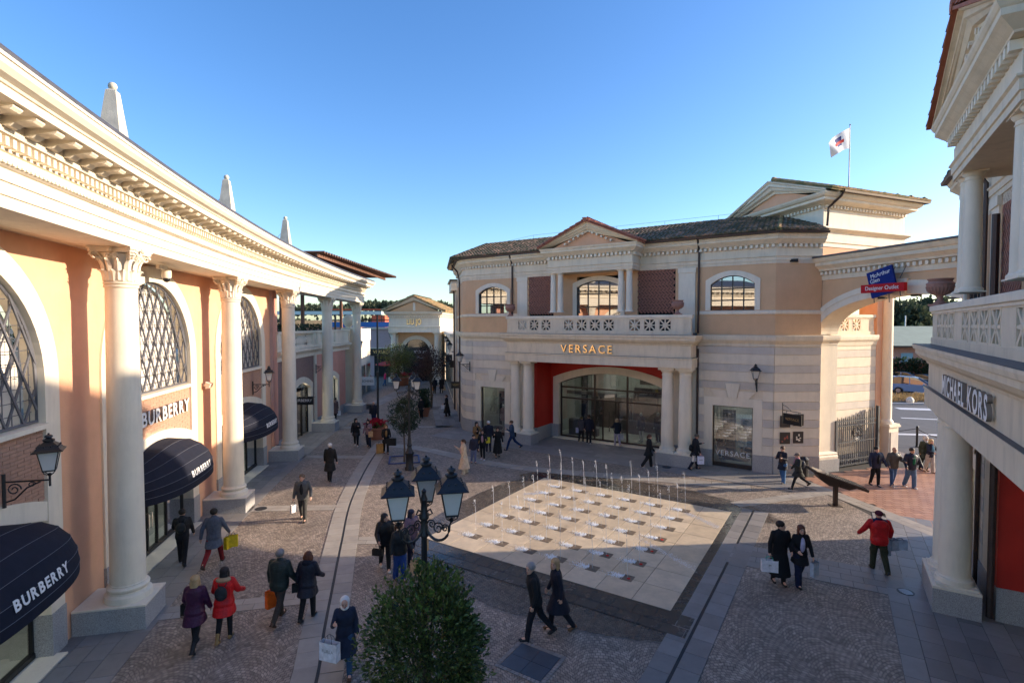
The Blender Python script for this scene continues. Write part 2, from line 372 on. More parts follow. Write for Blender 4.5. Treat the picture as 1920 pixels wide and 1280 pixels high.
# ------------------------------------------------------------ ground sheets
def sheet(name, poly, z, m, parent=None):
    o = MB().add([(x, y, z) for x, y in poly], [tuple(range(len(poly)))]).build(name, m, parent); tag(o, kind='structure'); return o
sheet('ground', [(-900, -60), (900, -60), (900, 1500), (-900, 1500)], -0.012, M_EARTH)
plaza = sheet('plaza_paving', [(-22, -4), (24, -4), (24, 17), (24, 32), (-1, 70), (-22, 70)], 0.0, M_COB)
sheet('car_park', [(22, 14), (130, 14), (160, 140), (17.5, 140), (17.5, 34), (22, 32)], 0.004, M_ASPH)

def slab_mesh(name, m):
    c = 0.012; h = 1.0
    v = [(-.5,-.5,0),(.5,-.5,0),(.5,.5,0),(-.5,.5,0),(-.5,-.5,.7*h),(.5,-.5,.7*h),(.5,.5,.7*h),(-.5,.5,.7*h),(-.5+c,-.5+c,h),(.5-c,-.5+c,h),(.5-c,.5-c,h),(-.5+c,.5-c,h)]
    f = [(0,1,5,4),(1,2,6,5),(2,3,7,6),(3,0,4,7),(4,5,9,8),(5,6,10,9),(6,7,11,10),(7,4,8,11),(8,9,10,11)]
    return MB().add(v, f).mesh(name, m)
SL = {k: slab_mesh(n, m) for k, (n, m) in dict(pale=('paving_slab', M_SLAB), grey=('paving_slab', M_SLABG), mid=('paving_slab', M_SLABM), wet=('paving_slab', M_SLABW), trav=('paving_slab', M_TRAV), red=('paving_brick', M_REDBR)).items()}
slabs = {k: [] for k in SL}; jb = MB()
GAP = 0.010
def resample(path, step):
    out = []; P = [Vector(p) for p in path]; carry = 0.0
    for a, b in zip(P, P[1:]):
        L_ = (b - a).length; t = carry
        while t < L_: out.append(a + (b - a)*(t/L_)); t += step
        carry = t - L_
    return out
def curve(path, n=8):
    """smooth a plan path"""
    P = [Vector(p) for p in path]; P = [2*P[0]-P[1]] + P + [2*P[-1]-P[-2]]; out = []
    for i in range(1, len(P)-2):
        for k in range(n):
            t = k/n; a, b, c, d = P[i-1:i+3]
            out.append(0.5*((2*b) + (c-a)*t + (2*a-5*b+4*c-d)*t*t + (-a+3*b-3*c+d)*t**3))
    return out + [P[-2]]
def band(path, rows, length, kind, z=0.004, h=0.010, jitter=0.0, smooth=True):
    """rows: list of (offset left edge, width) across the path, offset to the right of travel"""
    P = curve(path) if smooth and len(path) > 2 else [Vector(p) for p in path]
    tot = sum((b-a).length for a, b in zip(P, P[1:]))
    def at(d):
        for a, b in zip(P, P[1:]):
            l = (b-a).length
            if d <= l: return a + (b-a)*(d/l), (b-a).normalized()
            d -= l
        return P[-1], (P[-1]-P[-2]).normalized()
    lo = min(r[0] for r in rows); hi = max(r[0]+r[1] for r in rows)
    n = max(1, int(tot/0.8)); pv = []
    for i in range(n+1):
        p, d = at(tot*i/n); nn = Vector((d.y, -d.x)); pv += [(*(p+nn*lo), z), (*(p+nn*hi), z)]
    jb.add(pv, [(2*i, 2*i+1, 2*i+3, 2*i+2) for i in range(n)])
    for ri, (o, w) in enumerate(rows):
        d = -(length*0.5 if ri % 2 else 0.0) - random.random()*jitter
        while d < tot:
            l = length*(1 + random.uniform(-jitter, jitter)); a0 = max(0, d); a1 = min(tot, d+l); d += l
            if a1 - a0 < 0.06: continue
            p, t = at((a0+a1)/2); nn = Vector((t.y, -t.x)); c = p + nn*(o + w/2)
            # stretch on the outside of a bend
            slabs[kind].append(T((c.x, c.y, z)) @ RZ(math.atan2(t.y, t.x)) @ SC(a1-a0-GAP, w-GAP, h))
LR0 = 145.0; LCX, LCY = 132.2, 44.0
def LP(s, t, z=0.0):
    """left building: s along the arc (0 at its far end, towards the far end positive), t into the building"""
    ph = -s/LR0; r = LR0 + t
    return (LCX - r*math.cos(ph), LCY - r*math.sin(ph), z)
def lpath(s0, s1, t, n=40): return [LP(s0+(s1-s0)*i/n, t)[:2] for i in range(n+1)]
# pavement along the left building (travelling away from us: right of travel is the plaza)
sw = lpath(-42, 3, 0.0)
band(sw, [(-1.05, 0.42), (-0.63, 0.42), (-0.21, 0.42)], 0.62, 'grey', smooth=False, jitter=0.15)
band(sw, [(0.21, 0.5)], 0.8, 'mid', smooth=False, z=0.004)
# curved twin band with the slot drain
CH = [(-3.3, 7.0), (-3.94, 10.25), (-4.43, 12.09), (-5.0, 14.4), (-5.66, 17.1), (-6.5, 20.7), (-7.15, 24.8), (-7.55, 28.3), (-7.8, 31.5)]
band(CH, [(-0.52, 0.49), (0.03, 0.49)], 0.55, 'pale', z=0.006)
# cross bands from every pedestal
for (x0, y0), (x1, y1), w in [((-8.75, 12.75), (-5.25, 13.55), 0.62), ((-10.3, 20.15), (-6.95, 20.3), 0.62), ((-11.7, 28.2), (-8.05, 28.1), 0.62),
                             ((-12.0, 36.2), (-4.2, 36.6), 0.7), ((-5.15, 17.15), (-2.9, 17.3), 0.6), ((-5.9, 17.0), (-9.2, 16.3), 0.01)]:
    if w > 0.1: band([(x0, y0), (x1, y1)], [(-w/2, w/2), (0, w/2)], 0.62, 'pale')
band([(-7.3, 30.9), (-5.6, 30.2), (-3.9, 29.0), (-1.9, 27.4), (0.0, 26.2), (3.6, 24.9), (7.6, 23.8), (10.5, 22.7)], [(-0.4, 0.4), (0, 0.4)], 0.7, 'pale', z=0.005)
# fountain frame axes
FB = Vector((3.99, 12.87)); FA = Vector((-0.8415, 0.5403)); FC = Vector((0.5403, 0.8415)); FS = 8.24
def FP(a, b): return FB + FA*a + FC*b
# right hand twin band with its drain
d0 = FP(-0.68, -5.5); d1 = FP(-0.68, 8.9)
band([d0, d1], [(-0.5, 0.47), (0.03, 0.49)], 0.62, 'mid', z=0.006, smooth=False)
# wet border slabs round the fountain
band([FP(-0.12, -0.35), FP(-0.12, FS+0.1)], [(-0.15, 0.3)], 0.9, 'wet', z=0.010, smooth=False)
band([FP(FS+0.3, -0.3), FP(-0.6, -0.3)], [(-0.28, 0.56), (0.29, 0.4)], 0.55, 'wet', z=0.008, smooth=False)
band([FP(-0.3, FS+0.3), FP(FS+0.5, FS+0.3)], [(-0.28, 0.56)], 0.55, 'wet', z=0.008, smooth=False)
# slab band towards the right hand portico and round it
band([(6.6, 16.45), (11.3, 13.9)], [(-0.8, 0.4), (-0.4, 0.4), (0.0, 0.4), (0.4, 0.4)], 0.55, 'mid', smooth=False)
MKO = Vector((11.45, 14.3)); MKU = Vector((-0.525, -0.851)); MKI = Vector((0.851, -0.525))
def MKP(s, t): return MKO + MKU*s + MKI*t
band([MKP(-6, -0.35), MKP(12, -0.35)], [(0.10, 0.44)], 0.85, 'mid', smooth=False, z=0.007)
band([MKP(-6, 0), MKP(12, 0)], [(-0.45*(k+1), 0.45) for k in range(-1, 7)], 0.72, 'grey', smooth=False, z=0.005)
# bands round the passage
band([(8.9, 20.6), (13.6, 22.2)], [(-0.3, 0.3), (0.0, 0.3)], 0.6, 'pale', smooth=False, z=0.005)
band([(13.1, 24.4), (13.9, 21.0), (14.6, 17.6)], [(-0.35, 0.35), (0, 0.35)], 0.6, 'pale', z=0.007)
for k in range(34):
    for j in range(34):
        x = 13.4 + j*0.36; y = 17.2 + k*0.26
        if y < 17.6 + (x-14)*0.02 or y > 24.6 + (x-14.6)*0.42: continue
        if x < 13.9 + (21-y)*0.206 + 0.20: continue
        slabs['red'].append(T((x + (0.18 if k % 2 else 0), y, 0.004)) @ SC(0.36-GAP, 0.26-GAP, 0.010))
jb.add([(13.6, 17.2, 0.003), (25.5, 17.2, 0.003), (25.5, 30, 0.003), (22, 28.4, 0.003), (13.4, 25.0, 0.003)], [(0, 1, 2, 3, 4)])
# pavement before the left hand shop of the main building and its portico floor
VO = Vector((-0.32, 31.7)); VU = Vector((0.841, -0.541)); VI = Vector((0.541, 0.841))
def VP(s, t): return VO + VU*s + VI*t
band([VP(-5.2, -0.2), VP(15.5, -0.2)], [(-0.5*k, 0.5) for k in range(-1, 8)], 0.85, 'mid', smooth=False, z=0.005)
band([VP(-5.2, -0.7), VP(15.5, -0.7)], [(0.02, 0.45)], 0.85, 'mid', smooth=False, z=0.008)
# alley: pavements either side
band([(-13.2, 44), (-12.6, 52), (-12.0, 66)], [(-0.2, 0.5), (0.3, 0.5), (0.8, 0.5)], 0.8, 'grey', smooth=False)
band([(-3.4, 36.4), (-5.2, 46), (-7.6, 60)], [(-1.9, 0.5), (-1.4, 0.5), (-0.9, 0.5), (-0.4, 0.5)], 0.8, 'grey', smooth=False)
o = jb.build('joint_bed', M_JOINT, plaza); o['kind'] = 'structure'
o = MB()
for off in (0,):
    P = curve(CH)
    v = []
    for i, p in enumerate(P):
        d = (P[min(i+1, len(P)-1)] - P[max(i-1, 0)]).normalized(); nn = Vector((d.y, -d.x))
        v += [(*(p - nn*0.022), 0.013), (*(p + nn*0.022), 0.013)]
    o.add(v, [(2*i, 2*i+1, 2*i+3, 2*i+2) for i in range(len(P)-1)])
for q in (-0.68,):
    a = FP(q, -5.5); b = FP(q, 8.9); nn = Vector((FC.y, -FC.x))*0.025
    o.add([(*(a-nn), 0.0135), (*(a+nn), 0.0135), (*(b+nn), 0.0135), (*(b-nn), 0.0135)], [(0, 1, 2, 3)])
o.build('slot_drain', M_IRON, plaza)
for k, lst in slabs.items():
    if lst: pieces('paving_brick' if k == 'red' else 'paving_slab', SL[k], lst, plaza, limit=dict(pale=90, grey=80, mid=110, wet=10, trav=0, red=10)[k])
# drain covers and the dark hatch
def cover(x, y, r, lab, sy=1.0, m=None):
    t = empty('drain_cover', (x, y, 0.016), 0, lab, 'drain cover')
    mb = MB(); mb.lathe([(r, 0), (r, 0.008), (r*0.9, 0.008)], 24, SC(1, sy, 1)); mb.build('rim', M_IRON, t)
    mb = MB(); mb.lathe([(r*0.88, 0.0), (r*0.88, 0.006)], 24, SC(1, sy, 1))
    for k in range(-3, 4): mb.cbox((0, k*r*0.22, 0.0085), (r*1.3*math.sqrt(max(0.05, 1-(k*0.22)**2)), r*0.09, 0.005), SC(1, sy, 1))
    mb.build('grate', m or M_LEAD, t)
cover(-8.0, 12.75, 0.22, 'round iron drain cover beside the granite plinth nearest the camera')
cover(-9.8, 20.15, 0.22, 'round iron drain cover on the sunlit pale band left of the man in grey')
cover(*G(1698, 1110), 0.20, 'round pale drain cover in the slab band near the right portico', m=mat('pale_cover', (0.55, 0.6, 0.66), 0.3, 0.1))
cover(*G(1250, 876), 0.22, 'small round drain cover in front of the right portico columns')
t = empty('access_hatch', (*G(995, 1240), 0.006), math.atan2(FA.y, FA.x), 'square dark steel hatch set in the cobbles by the walking couple', 'hatch')
M_HATCH = mat('steel_hatch', (0.075, 0.085, 0.105), 0.45, 0.15, 3, 0.2, 60, metal=0.3)
for a, b in ((-1, -1), (0, -1), (-1, 0), (0, 0)): MB().box(a*0.49+0.005, a*0.49+0.485, b*0.44+0.005, b*0.44+0.435, 0, 0.012).build('hatch_plate', M_HATCH, t)
mb = MB()
for k in range(12):
    for sgn in (-1, 1):
        mb.box(-0.58+k*0.097, -0.58+k*0.097+0.085, sgn*0.49-0.045, sgn*0.49+0.045, 0, 0.012); 
        if k < 10: mb.box(sgn*0.545-0.045, sgn*0.545+0.045, -0.44+k*0.088, -0.44+k*0.088+0.078, 0, 0.0125)
mb.build('cobble_border', M_SLABM, t)

# ------------------------------------------------------------ fountain
ft = empty('fountain', (FB.x, FB.y, 0.012), math.atan2(FA.y, FA.x), 'square floor fountain of cream travertine with rows of small jets', 'fountain')
# local frame: x along FA, y along -FC
n = 8; cs = FS/n; SLT = []
for i in range(n):
    for j in range(n*1):
        SLT.append(T(((i+0.5)*cs, -(j+0.5)*cs, 0.0)) @ SC(cs-0.014, cs-0.014, 0.012))
pieces('travertine_slab', SL['trav'], SLT, ft, limit=100)
MB().box(-0.02, FS+0.02, -FS-0.02, 0.02, -0.008, 0.004).build('slab_bed', M_JOINT, ft)
gr = MB(); 
for k in range(-3, 4): gr.cbox((k*0.045, 0, 0.004), (0.03, 0.30, 0.008))
for q in (-0.16, 0.16): gr.cbox((q, 0, 0.005), (0.02, 0.34, 0.010)); gr.cbox((0, q, 0.0052), (0.34, 0.02, 0.0095))
gr.cbox((0, 0, 0.001), (0.30, 0.30, 0.003))
M_GRATE = mat('bronze_grate', (0.19, 0.145, 0.105), 0.5, 0.2, 10, metal=0.3); gm = gr.mesh('grate', M_GRATE)
lamp_m = mat('red_submerged_lamp', (0.5, 0.02, 0.02), 0.2, 0.0)
m, nt, bs = new_mat('jet_water'); M_WATER = m
bs.inputs['Base Color'].default_value = (0.93, 0.95, 1, 1); bs.inputs['Roughness'].default_value = 0.25; bs.inputs['Alpha'].default_value = 0.42
m, nt, bs = new_mat('froth'); M_FROTH = m
bs.inputs['Base Color'].default_value = (0.92, 0.94, 0.97, 1); bs.inputs['Roughness'].default_value = 0.4
froth = MB(); rj = random.Random(3)
for i in range(6):
    for j in range(7):
        a = 1.52 + 1.067*i; b = 1.03 + 1.05*j
        inst('grate', gm, ft, T((a, -b, 0.013)))
        if (i, j) in ((0, 0), (0, 1), (0, 2), (1, 1), (0, 3)): MB().lathe([(0.05, 0.0), (0.05, 0.012), (0.02, 0.016)], 12, T((a-0.05, -b+0.03, 0.022))).build('submerged_lamp', lamp_m, ft)
        h = rj.uniform(1.25, 1.75); lean = rj.uniform(0.05, 0.14)
        mb = MB(); ring = []
        for k in range(14):
            f = k/13; ring.append((a + lean*f*f*0.5, -b - 0.02*f, 0.02 + h*f))
        k0 = 0
        while k0 < 12:
            k1 = min(13, k0 + rj.choice((2, 3, 4))); seg_ = ring[k0:k1+1]; seg_[-1] = tuple(Vector(seg_[-2]).lerp(Vector(seg_[-1]), rj.uniform(0.3, 0.95)))
            mb.tube(seg_, [0.0085*(1-0.5*abs(q/len(seg_)-0.3)) for q in range(len(seg_))], 5); k0 = k1
        for k in range(16):
            f = rj.random()**0.6; r_ = rj.uniform(0.004, 0.012)
            mb.sphere((a + lean*0.5 + rj.uniform(-0.03, 0.05), -b + rj.uniform(-0.03, 0.03), h*(0.82+0.2*f)), (r_, r_, r_*1.6), 5, 4)
        for k in range(9):
            z = rj.random()*h*0.8; r_ = rj.uniform(0.004, 0.009)
            mb.sphere((a + lean + 0.10*(1-z/h) + rj.uniform(-0.03, 0.05), -b+rj.uniform(-0.05, 0.05), z), (r_, r_, r_*2), 4, 3)
        mb.build('water_jet', M_WATER, ft, smooth=True)
        # splash: falling water lands a little downwind (towards +a)
        for k in range(230):
            g1 = abs(rj.gauss(0, 0.22)); u = a + 0.12 + g1; w = -b + rj.gauss(0, 0.055+0.1*g1); r_ = rj.uniform(0.005, 0.016)
            froth.add([(u-r_, w, 0.016), (u, w-r_, 0.016), (u+r_, w, 0.016), (u, w+r_, 0.016), (u, w, 0.016+r_*rj.uniform(1.0, 4))], [(0, 1, 4), (1, 2, 4), (2, 3, 4), (3, 0, 4)])
for (a0, b0, a1, b1) in ((0.1, 6.3, 1.5, 7.2), (0.05, 2.6, 2.2, 3.9), (6.9, 6.5, 7.8, 5.7)):
    for k in range(700):
        f = rj.random(); u = a0+(a1-a0)*f + rj.gauss(0, 0.06); w = -(b0+(b1-b0)*f + rj.gauss(0, 0.09)); r_ = rj.uniform(0.004, 0.016)
        if not (0 < u < FS and -FS < w < 0): continue
        froth.add([(u-r_, w, 0.0145), (u, w-r_*0.5, 0.0145), (u+r_, w, 0.0145), (u, w+r_*0.5, 0.0145), (u, w, 0.0145+r_*0.6)], [(0, 1, 4), (1, 2, 4), (2, 3, 4), (3, 0, 4)])
o = froth.build('splash', M_FROTH, ft); o['kind'] = 'stuff'
# ------------------------------------------------------------ the curved colonnade building on the left
LB = empty('curved_colonnade_building', (-12, 22, 0), 0, 'curved orange shop building behind a colonnade with a long white cornice', 'building')
def lbuild(mb, name, m, parent=None, **k):
    mb.fn = LP; return mb.build(name, m, parent or LB, world=True, **k)
def lframe(s, t, z):
    """placing matrix on the arc: x to the right (far), y into the building"""
    p = LP(s, t, z); q = LP(s+0.01, t, z)
    return T(p) @ RZ(math.atan2(q[1]-p[1], q[0]-p[0]))
IL = mw(LB).inverted()
ACOLS = [-39.3, -31.75, -24.0, -16.3, -8.6, -1.0]       # column stations
TW = 0.95                                                  # wall face behind the column axis
def arcrange(s0, s1, step=0.6):
    n = max(1, int(abs(s1-s0)/step)); return [s0+(s1-s0)*i/n for i in range(n+1)]
def strip(mb, s0, s1, prof, step=0.6):
    """solid strip following the arc, profile [(t,z)] closed"""
    ss = arcrange(s0, s1, step); m = len(prof); P = []; F = []
    for s in ss:
        for t, z in prof: P.append((s, t, z))
    for i in range(len(ss)-1):
        for k in range(m): k2 = (k+1) % m; F.append((i*m+k, (i+1)*m+k, (i+1)*m+k2, i*m+k2))
    F.append(tuple(range(m))); F.append(tuple((len(ss)-1)*m+k for k in reversed(range(m))))
    mb.add(P, F)
S0, S1 = -42.0, -0.35
# entablature: architrave, frieze, cornice (t negative is towards the plaza)
p = [(-0.42, 9.0), (-0.42, 9.24), (-0.455, 9.25), (-0.455, 9.5), (-0.49, 9.51), (-0.49, 9.74), (-0.53, 9.76), (-0.58, 9.80), (-0.58, 9.85), (-0.49, 9.86), (-0.49, 10.05),
     (-0.53, 10.07), (-0.53, 10.31), (-0.66, 10.33), (-0.68, 10.40), (-0.68, 10.60), (-1.18, 10.62), (-1.18, 10.78), (-1.21, 10.79), (-1.23, 10.83), (-1.32, 10.88), (-1.38, 10.97), (-1.40, 11.05), (-1.42, 11.06), (-1.42, 11.12),
     (-1.2, 11.14), (0.6, 11.14), (0.6, 9.0)]
ZK = 0.79
p = [(a, 9.0+(b-9.0)*ZK) for a, b in p]
mb = MB(); strip(mb, S0, S1, p, 0.35); lbuild(mb, 'entablature', M_STONE2)
mb = MB(); strip(mb, S0, S1-0.0, [(-1.36, 10.68), (-1.36, 10.77), (-1.30, 10.84), (-1.1, 10.88), (-1.1, 10.69)], 0.35); lbuild(mb, 'gutter', M_LEAD)
mb = MB(); strip(mb, S0, S1-0.05, [(-1.08, 10.70), (-1.08, 10.86), (3.5, 11.8), (3.5, 10.70)], 0.7); lbuild(mb, 'roof', M_LEAD)
mb = MB(); strip(mb, S0, -14.2, [(0.602, 9.004), (0.602, 9.3), (2.0, 9.3), (2.0, 9.004)], 0.6); lbuild(mb, 'soffit', M_STONE)
# dentils and modillions
dm = MB().box(-0.042, 0.042, -0.10, 0.02, 0, 0.135).mesh('dentil', M_STONE2)
n = int((S1-S0)/0.17)
pieces('dentil', dm, [IL @ lframe(S0+0.1+k*0.17, -0.55, 9.881) for k in range(n)], LB, limit=150)
mo = MB(); mo.prism([(-0.42, 0.15), (-0.42, 0.11), (-0.38, 0.07), (-0.28, 0.085), (-0.15, 0.055), (-0.08, 0.0), (0.02, 0.0), (0.02, 0.15)], -0.11, 0.11, 'x')
mm = mo.mesh('modillion', M_STONE2)
n = int((S1-S0)/0.52)
pieces('modillion', mm, [IL @ lframe(S0+0.1+k*0.52, -0.69, 10.128) for k in range(n)], LB, limit=90)
# egg band
em = MB().box(-0.035, 0.035, -0.03, 0.01, 0, 0.035, RX(0.0)).mesh('bead', M_STONE2)
pieces('bead', em, [IL @ lframe(S0+0.1+k*0.11, -0.575, 9.632) for k in range(int(26/0.11))], LB, limit=0)

# corinthian capital and column -----------------------------------------------------------------
def leaf(mb, ang, z0, h, r0, w, curl):
    pr = [(0, 0.0, 1.0), (0.35, 0.02, 1.0), (0.7, 0.05, 0.9), (0.9, 0.11, 0.65), (1.0, 0.16, 0.4), (0.93, 0.185, 0.2)]
    P = []
    for f, o, ww in pr:
        r = r0 + curl*o/0.16*0.9 + 0.02; z = z0 + h*f; 
        for s in (-1, 0, 1):
            q = ang + s*w*ww/2/r; rr = r + (0.015 if s == 0 else -0.012); P.append((rr*math.cos(q), rr*math.sin(q), z))
    F = []
    for i in range(len(pr)-1):
        for k in range(2): F.append((i*3+k, i*3+k+1, (i+1)*3+k+1, (i+1)*3+k))
    n = len(P); P += [(x*0.93, y*0.93, z-0.01) for x, y, z in P]
    F += [tuple(n+i for i in reversed(f)) for f in list(F)]
    mb.add(P, F)
def spiral(mb, c, ax, up, r, w, turns=1.6):
    """scroll in the plane of ax and up"""
    pts = []
    for k in range(20):
        t = k/19; a = turns*2*math.pi*t; rr = r*(1-0.8*t); pts.append(Vector(c) + Vector(ax)*(rr*math.cos(a)) + Vector(up)*(rr*math.sin(a)))
    mb.tube(pts, [w*(1-0.5*k/19) for k in range(20)], 5)
cap = MB()
cap.lathe([(0.345, 0.0), (0.375, 0.02), (0.375, 0.05), (0.335, 0.07), (0.335, 0.35), (0.37, 0.6), (0.43, 0.72), (0.40, 0.73)], 20)
for k in range(12): leaf(cap, k*math.pi/6, 0.07, 0.27, 0.335, 0.17, 0.10)
for k in range(12): leaf(cap, (k+0.5)*math.pi/6, 0.10, 0.50, 0.345, 0.17, 0.13)
for k in range(4):
    a = math.pi/4 + k*math.pi/2; d = Vector((math.cos(a), math.sin(a), 0)); sd_ = Vector((-d.y, d.x, 0))
    for s in (-1, 1): spiral(cap, d*0.55 + sd_*(0.03*s) + Vector((0, 0, 0.66)), d, (0, 0, 1), 0.095, 0.03)
    cap.tube([d*0.36+Vector((0, 0, 0.45)), d*0.42+Vector((0, 0, 0.62)), d*0.52+Vector((0, 0, 0.74))], 0.045, 6)
    a = k*math.pi/2; d = Vector((math.cos(a), math.sin(a), 0)); sd_ = Vector((-d.y, d.x, 0))
    for s in (-1, 1): spiral(cap, d*0.43 + sd_*(0.08*s) + Vector((0, 0, 0.66)), sd_*s*-1, (0, 0, 1), 0.065, 0.02)
    cap.sphere(tuple(d*0.50+Vector((0, 0, 0.80))), 0.055, 8, 5)
# concave sided abacus
ab = []
for k in range(4):
    a0 = math.pi/4 + k*math.pi/2
    c1 = Vector((math.cos(a0), math.sin(a0)))*0.70; t_ = Vector((-c1.y, c1.x)).normalized()*0.06
    ab += [c1 - t_, c1 + t_]
    c2 = Vector((math.cos(a0+math.pi/2), math.sin(a0+math.pi/2)))*0.70
    for f in (0.25, 0.5, 0.75):
        q = c1.lerp(c2, f); ab.append(q*(1 - 0.14*math.sin(math.pi*f)))
for z0, z1, sc in ((0.74, 0.80, 0.95), (0.80, 0.86, 1.0)): cap.prism([(q.x*sc, q.y*sc) for q in ab], z0, z1, 'z')
cap_me = cap.mesh('capital', M_STONE2, smooth=35)
sh = MB(); prof = [(0.375, 0.0), (0.385, 0.02)]
for k in range(13):
    f = k/12; r = 0.365 - 0.045*f**1.5; prof.append((r, 0.04+f*7.05))
prof += [(0.35, 7.11), (0.35, 7.15), (0.32, 7.17)]
sh_me = MB().lathe(prof, 32).mesh('shaft', M_STONE2, smooth=30)
bs_me = MB().lathe([(0.49, 0.0), (0.49, 0.05), (0.49, 0.09), (0.48, 0.14), (0.45, 0.165), (0.415, 0.18), (0.40, 0.22), (0.415, 0.25), (0.435, 0.27), (0.44, 0.31), (0.42, 0.34), (0.385, 0.36)], 32).mesh('base', M_STONE2, smooth=30)
pl = MB().box(-0.55, 0.55, -0.58, 0.93, 0.0, 0.56)
pl_me = pl.mesh('plinth', M_GRANITE)
pc_me = MB().box(-0.56, 0.56, -0.59, 0.93, 0.562, 0.60).mesh('plinth_cap', M_STONE2)
clab = {1: 'nearest of the white Corinthian columns, a wall lantern in front of it', 2: 'second white Corinthian column, between two navy awnings',
        3: 'third white Corinthian column, right of the farthest navy awning', 4: 'fourth white Corinthian column, in front of the terrace balustrade', 5: 'farthest white Corinthian column, at the end of the colonnade',
        0: 'white Corinthian column partly outside the left edge'}
for i, s in enumerate(ACOLS):
    if i == 0: continue
    M = lframe(s, 0, 0); t = empty('corinthian_column', M.translation, M.to_euler().z, clab[i], 'column', 'Corinthian columns of the left colonnade')
    inst('plinth', pl_me, t); inst('plinth_cap', pc_me, t)
    inst('base', bs_me, t, T((0, 0, 0.602))); inst('shaft', sh_me, t, T((0, 0, 0.963))); inst('capital', cap_me, t, T((0, 0, 8.135)) @ SC(0.95, 0.95, 1.0))
# obelisks standing on the roof edge over the columns
olab = {1: 'tall white stone obelisk with ball finial on the roof edge, nearest', 2: 'white stone obelisk with ball finial on the roof, second of three', 3: 'small far white obelisk beside the wooden pergola roof'}
for i in (1, 2, 3):
    M = lframe(ACOLS[i], 0.08, 10.75); t = empty('obelisk', M.translation, M.to_euler().z, olab[i], 'obelisk', 'obelisks on the cornice of the left building')
    MB().lathe([(0.45, 0.0), (0.15, 1.93), (0.07, 1.98)], 4, ang0=math.pi/4).build('spire', mat('weathered_obelisk', (0.60, 0.54, 0.44), 0.85, 0.18, 3, 0.3, 40, dirt=0.5, dirtcol=(0.35, 0.33, 0.2)) if i == 1 else bpy.data.materials['weathered_obelisk'], t)
    MB().sphere((0, 0, 2.05), 0.095, 14, 10).build('ball_finial', bpy.data.materials['weathered_obelisk'], t, smooth='all')
    MB().tube([(0, 0.0, 1.5), (-0.5, 0.9, 0.2)], 0.008, 4).build('stay_wire', M_IRON, t)

# wall with arched openings --------------------------------------------------------------------
def arch_pts(r, zs, n=20, a0=0.0, a1=math.pi):
    return [(r*math.cos(a1-(a1-a0)*i/n), zs+r*math.sin(a1-(a1-a0)*i/n)) for i in range(n+1)]
HW = 2.98     # outer half width of the white surround
def wall_around(mb, s0, s1, c, hw, zs, ztop, t, z0=0.0):
    """wall face at depth t from s0 to s1 with a round headed opening centred on c"""
    P = [(s0, t, z0), (s0, t, ztop), (c, t, ztop), (s1, t, ztop), (s1, t, z0)]
    n = 24
    arc = [(c+hw*math.cos(math.pi*(1-i/n)), zs+hw*math.sin(math.pi*(1-i/n))) for i in range(n+1)]
    # left and right jamb rectangles
    for a, b in ((s0, c-hw), (c+hw, s1)):
        k = max(1, int((b-a)/0.5))
        for i in range(k):
            x0 = a+(b-a)*i/k; x1 = a+(b-a)*(i+1)/k
            mb.add([(x0, t, z0), (x1, t, z0), (x1, t, zs), (x0, t, zs)], [(0, 1, 2, 3)]); mb.add([(x0, t, zs), (x1, t, zs), (x1, t, ztop), (x0, t, ztop)], [(0, 1, 2, 3)])
    for (x0, q0), (x1, q1) in zip(arc, arc[1:]):
        mb.add([(x0, t, q0), (x1, t, q1), (x1, t, max(ztop, q1)), (x0, t, max(ztop, q0))], [(0, 1, 2, 3)])
ZS = 6.0; RIN = 2.5
bays = [(-39.3, -31.75), (-31.75, -24.0), (-24.0, -16.3)]
wm = MB()
for a, b in [(-46.5, -39.3)] + bays:
    wall_around(wm, a, b, (a+b)/2, HW, ZS, 9.02, TW)
lbuild(wm, 'plaster_wall', M_ORANGE)
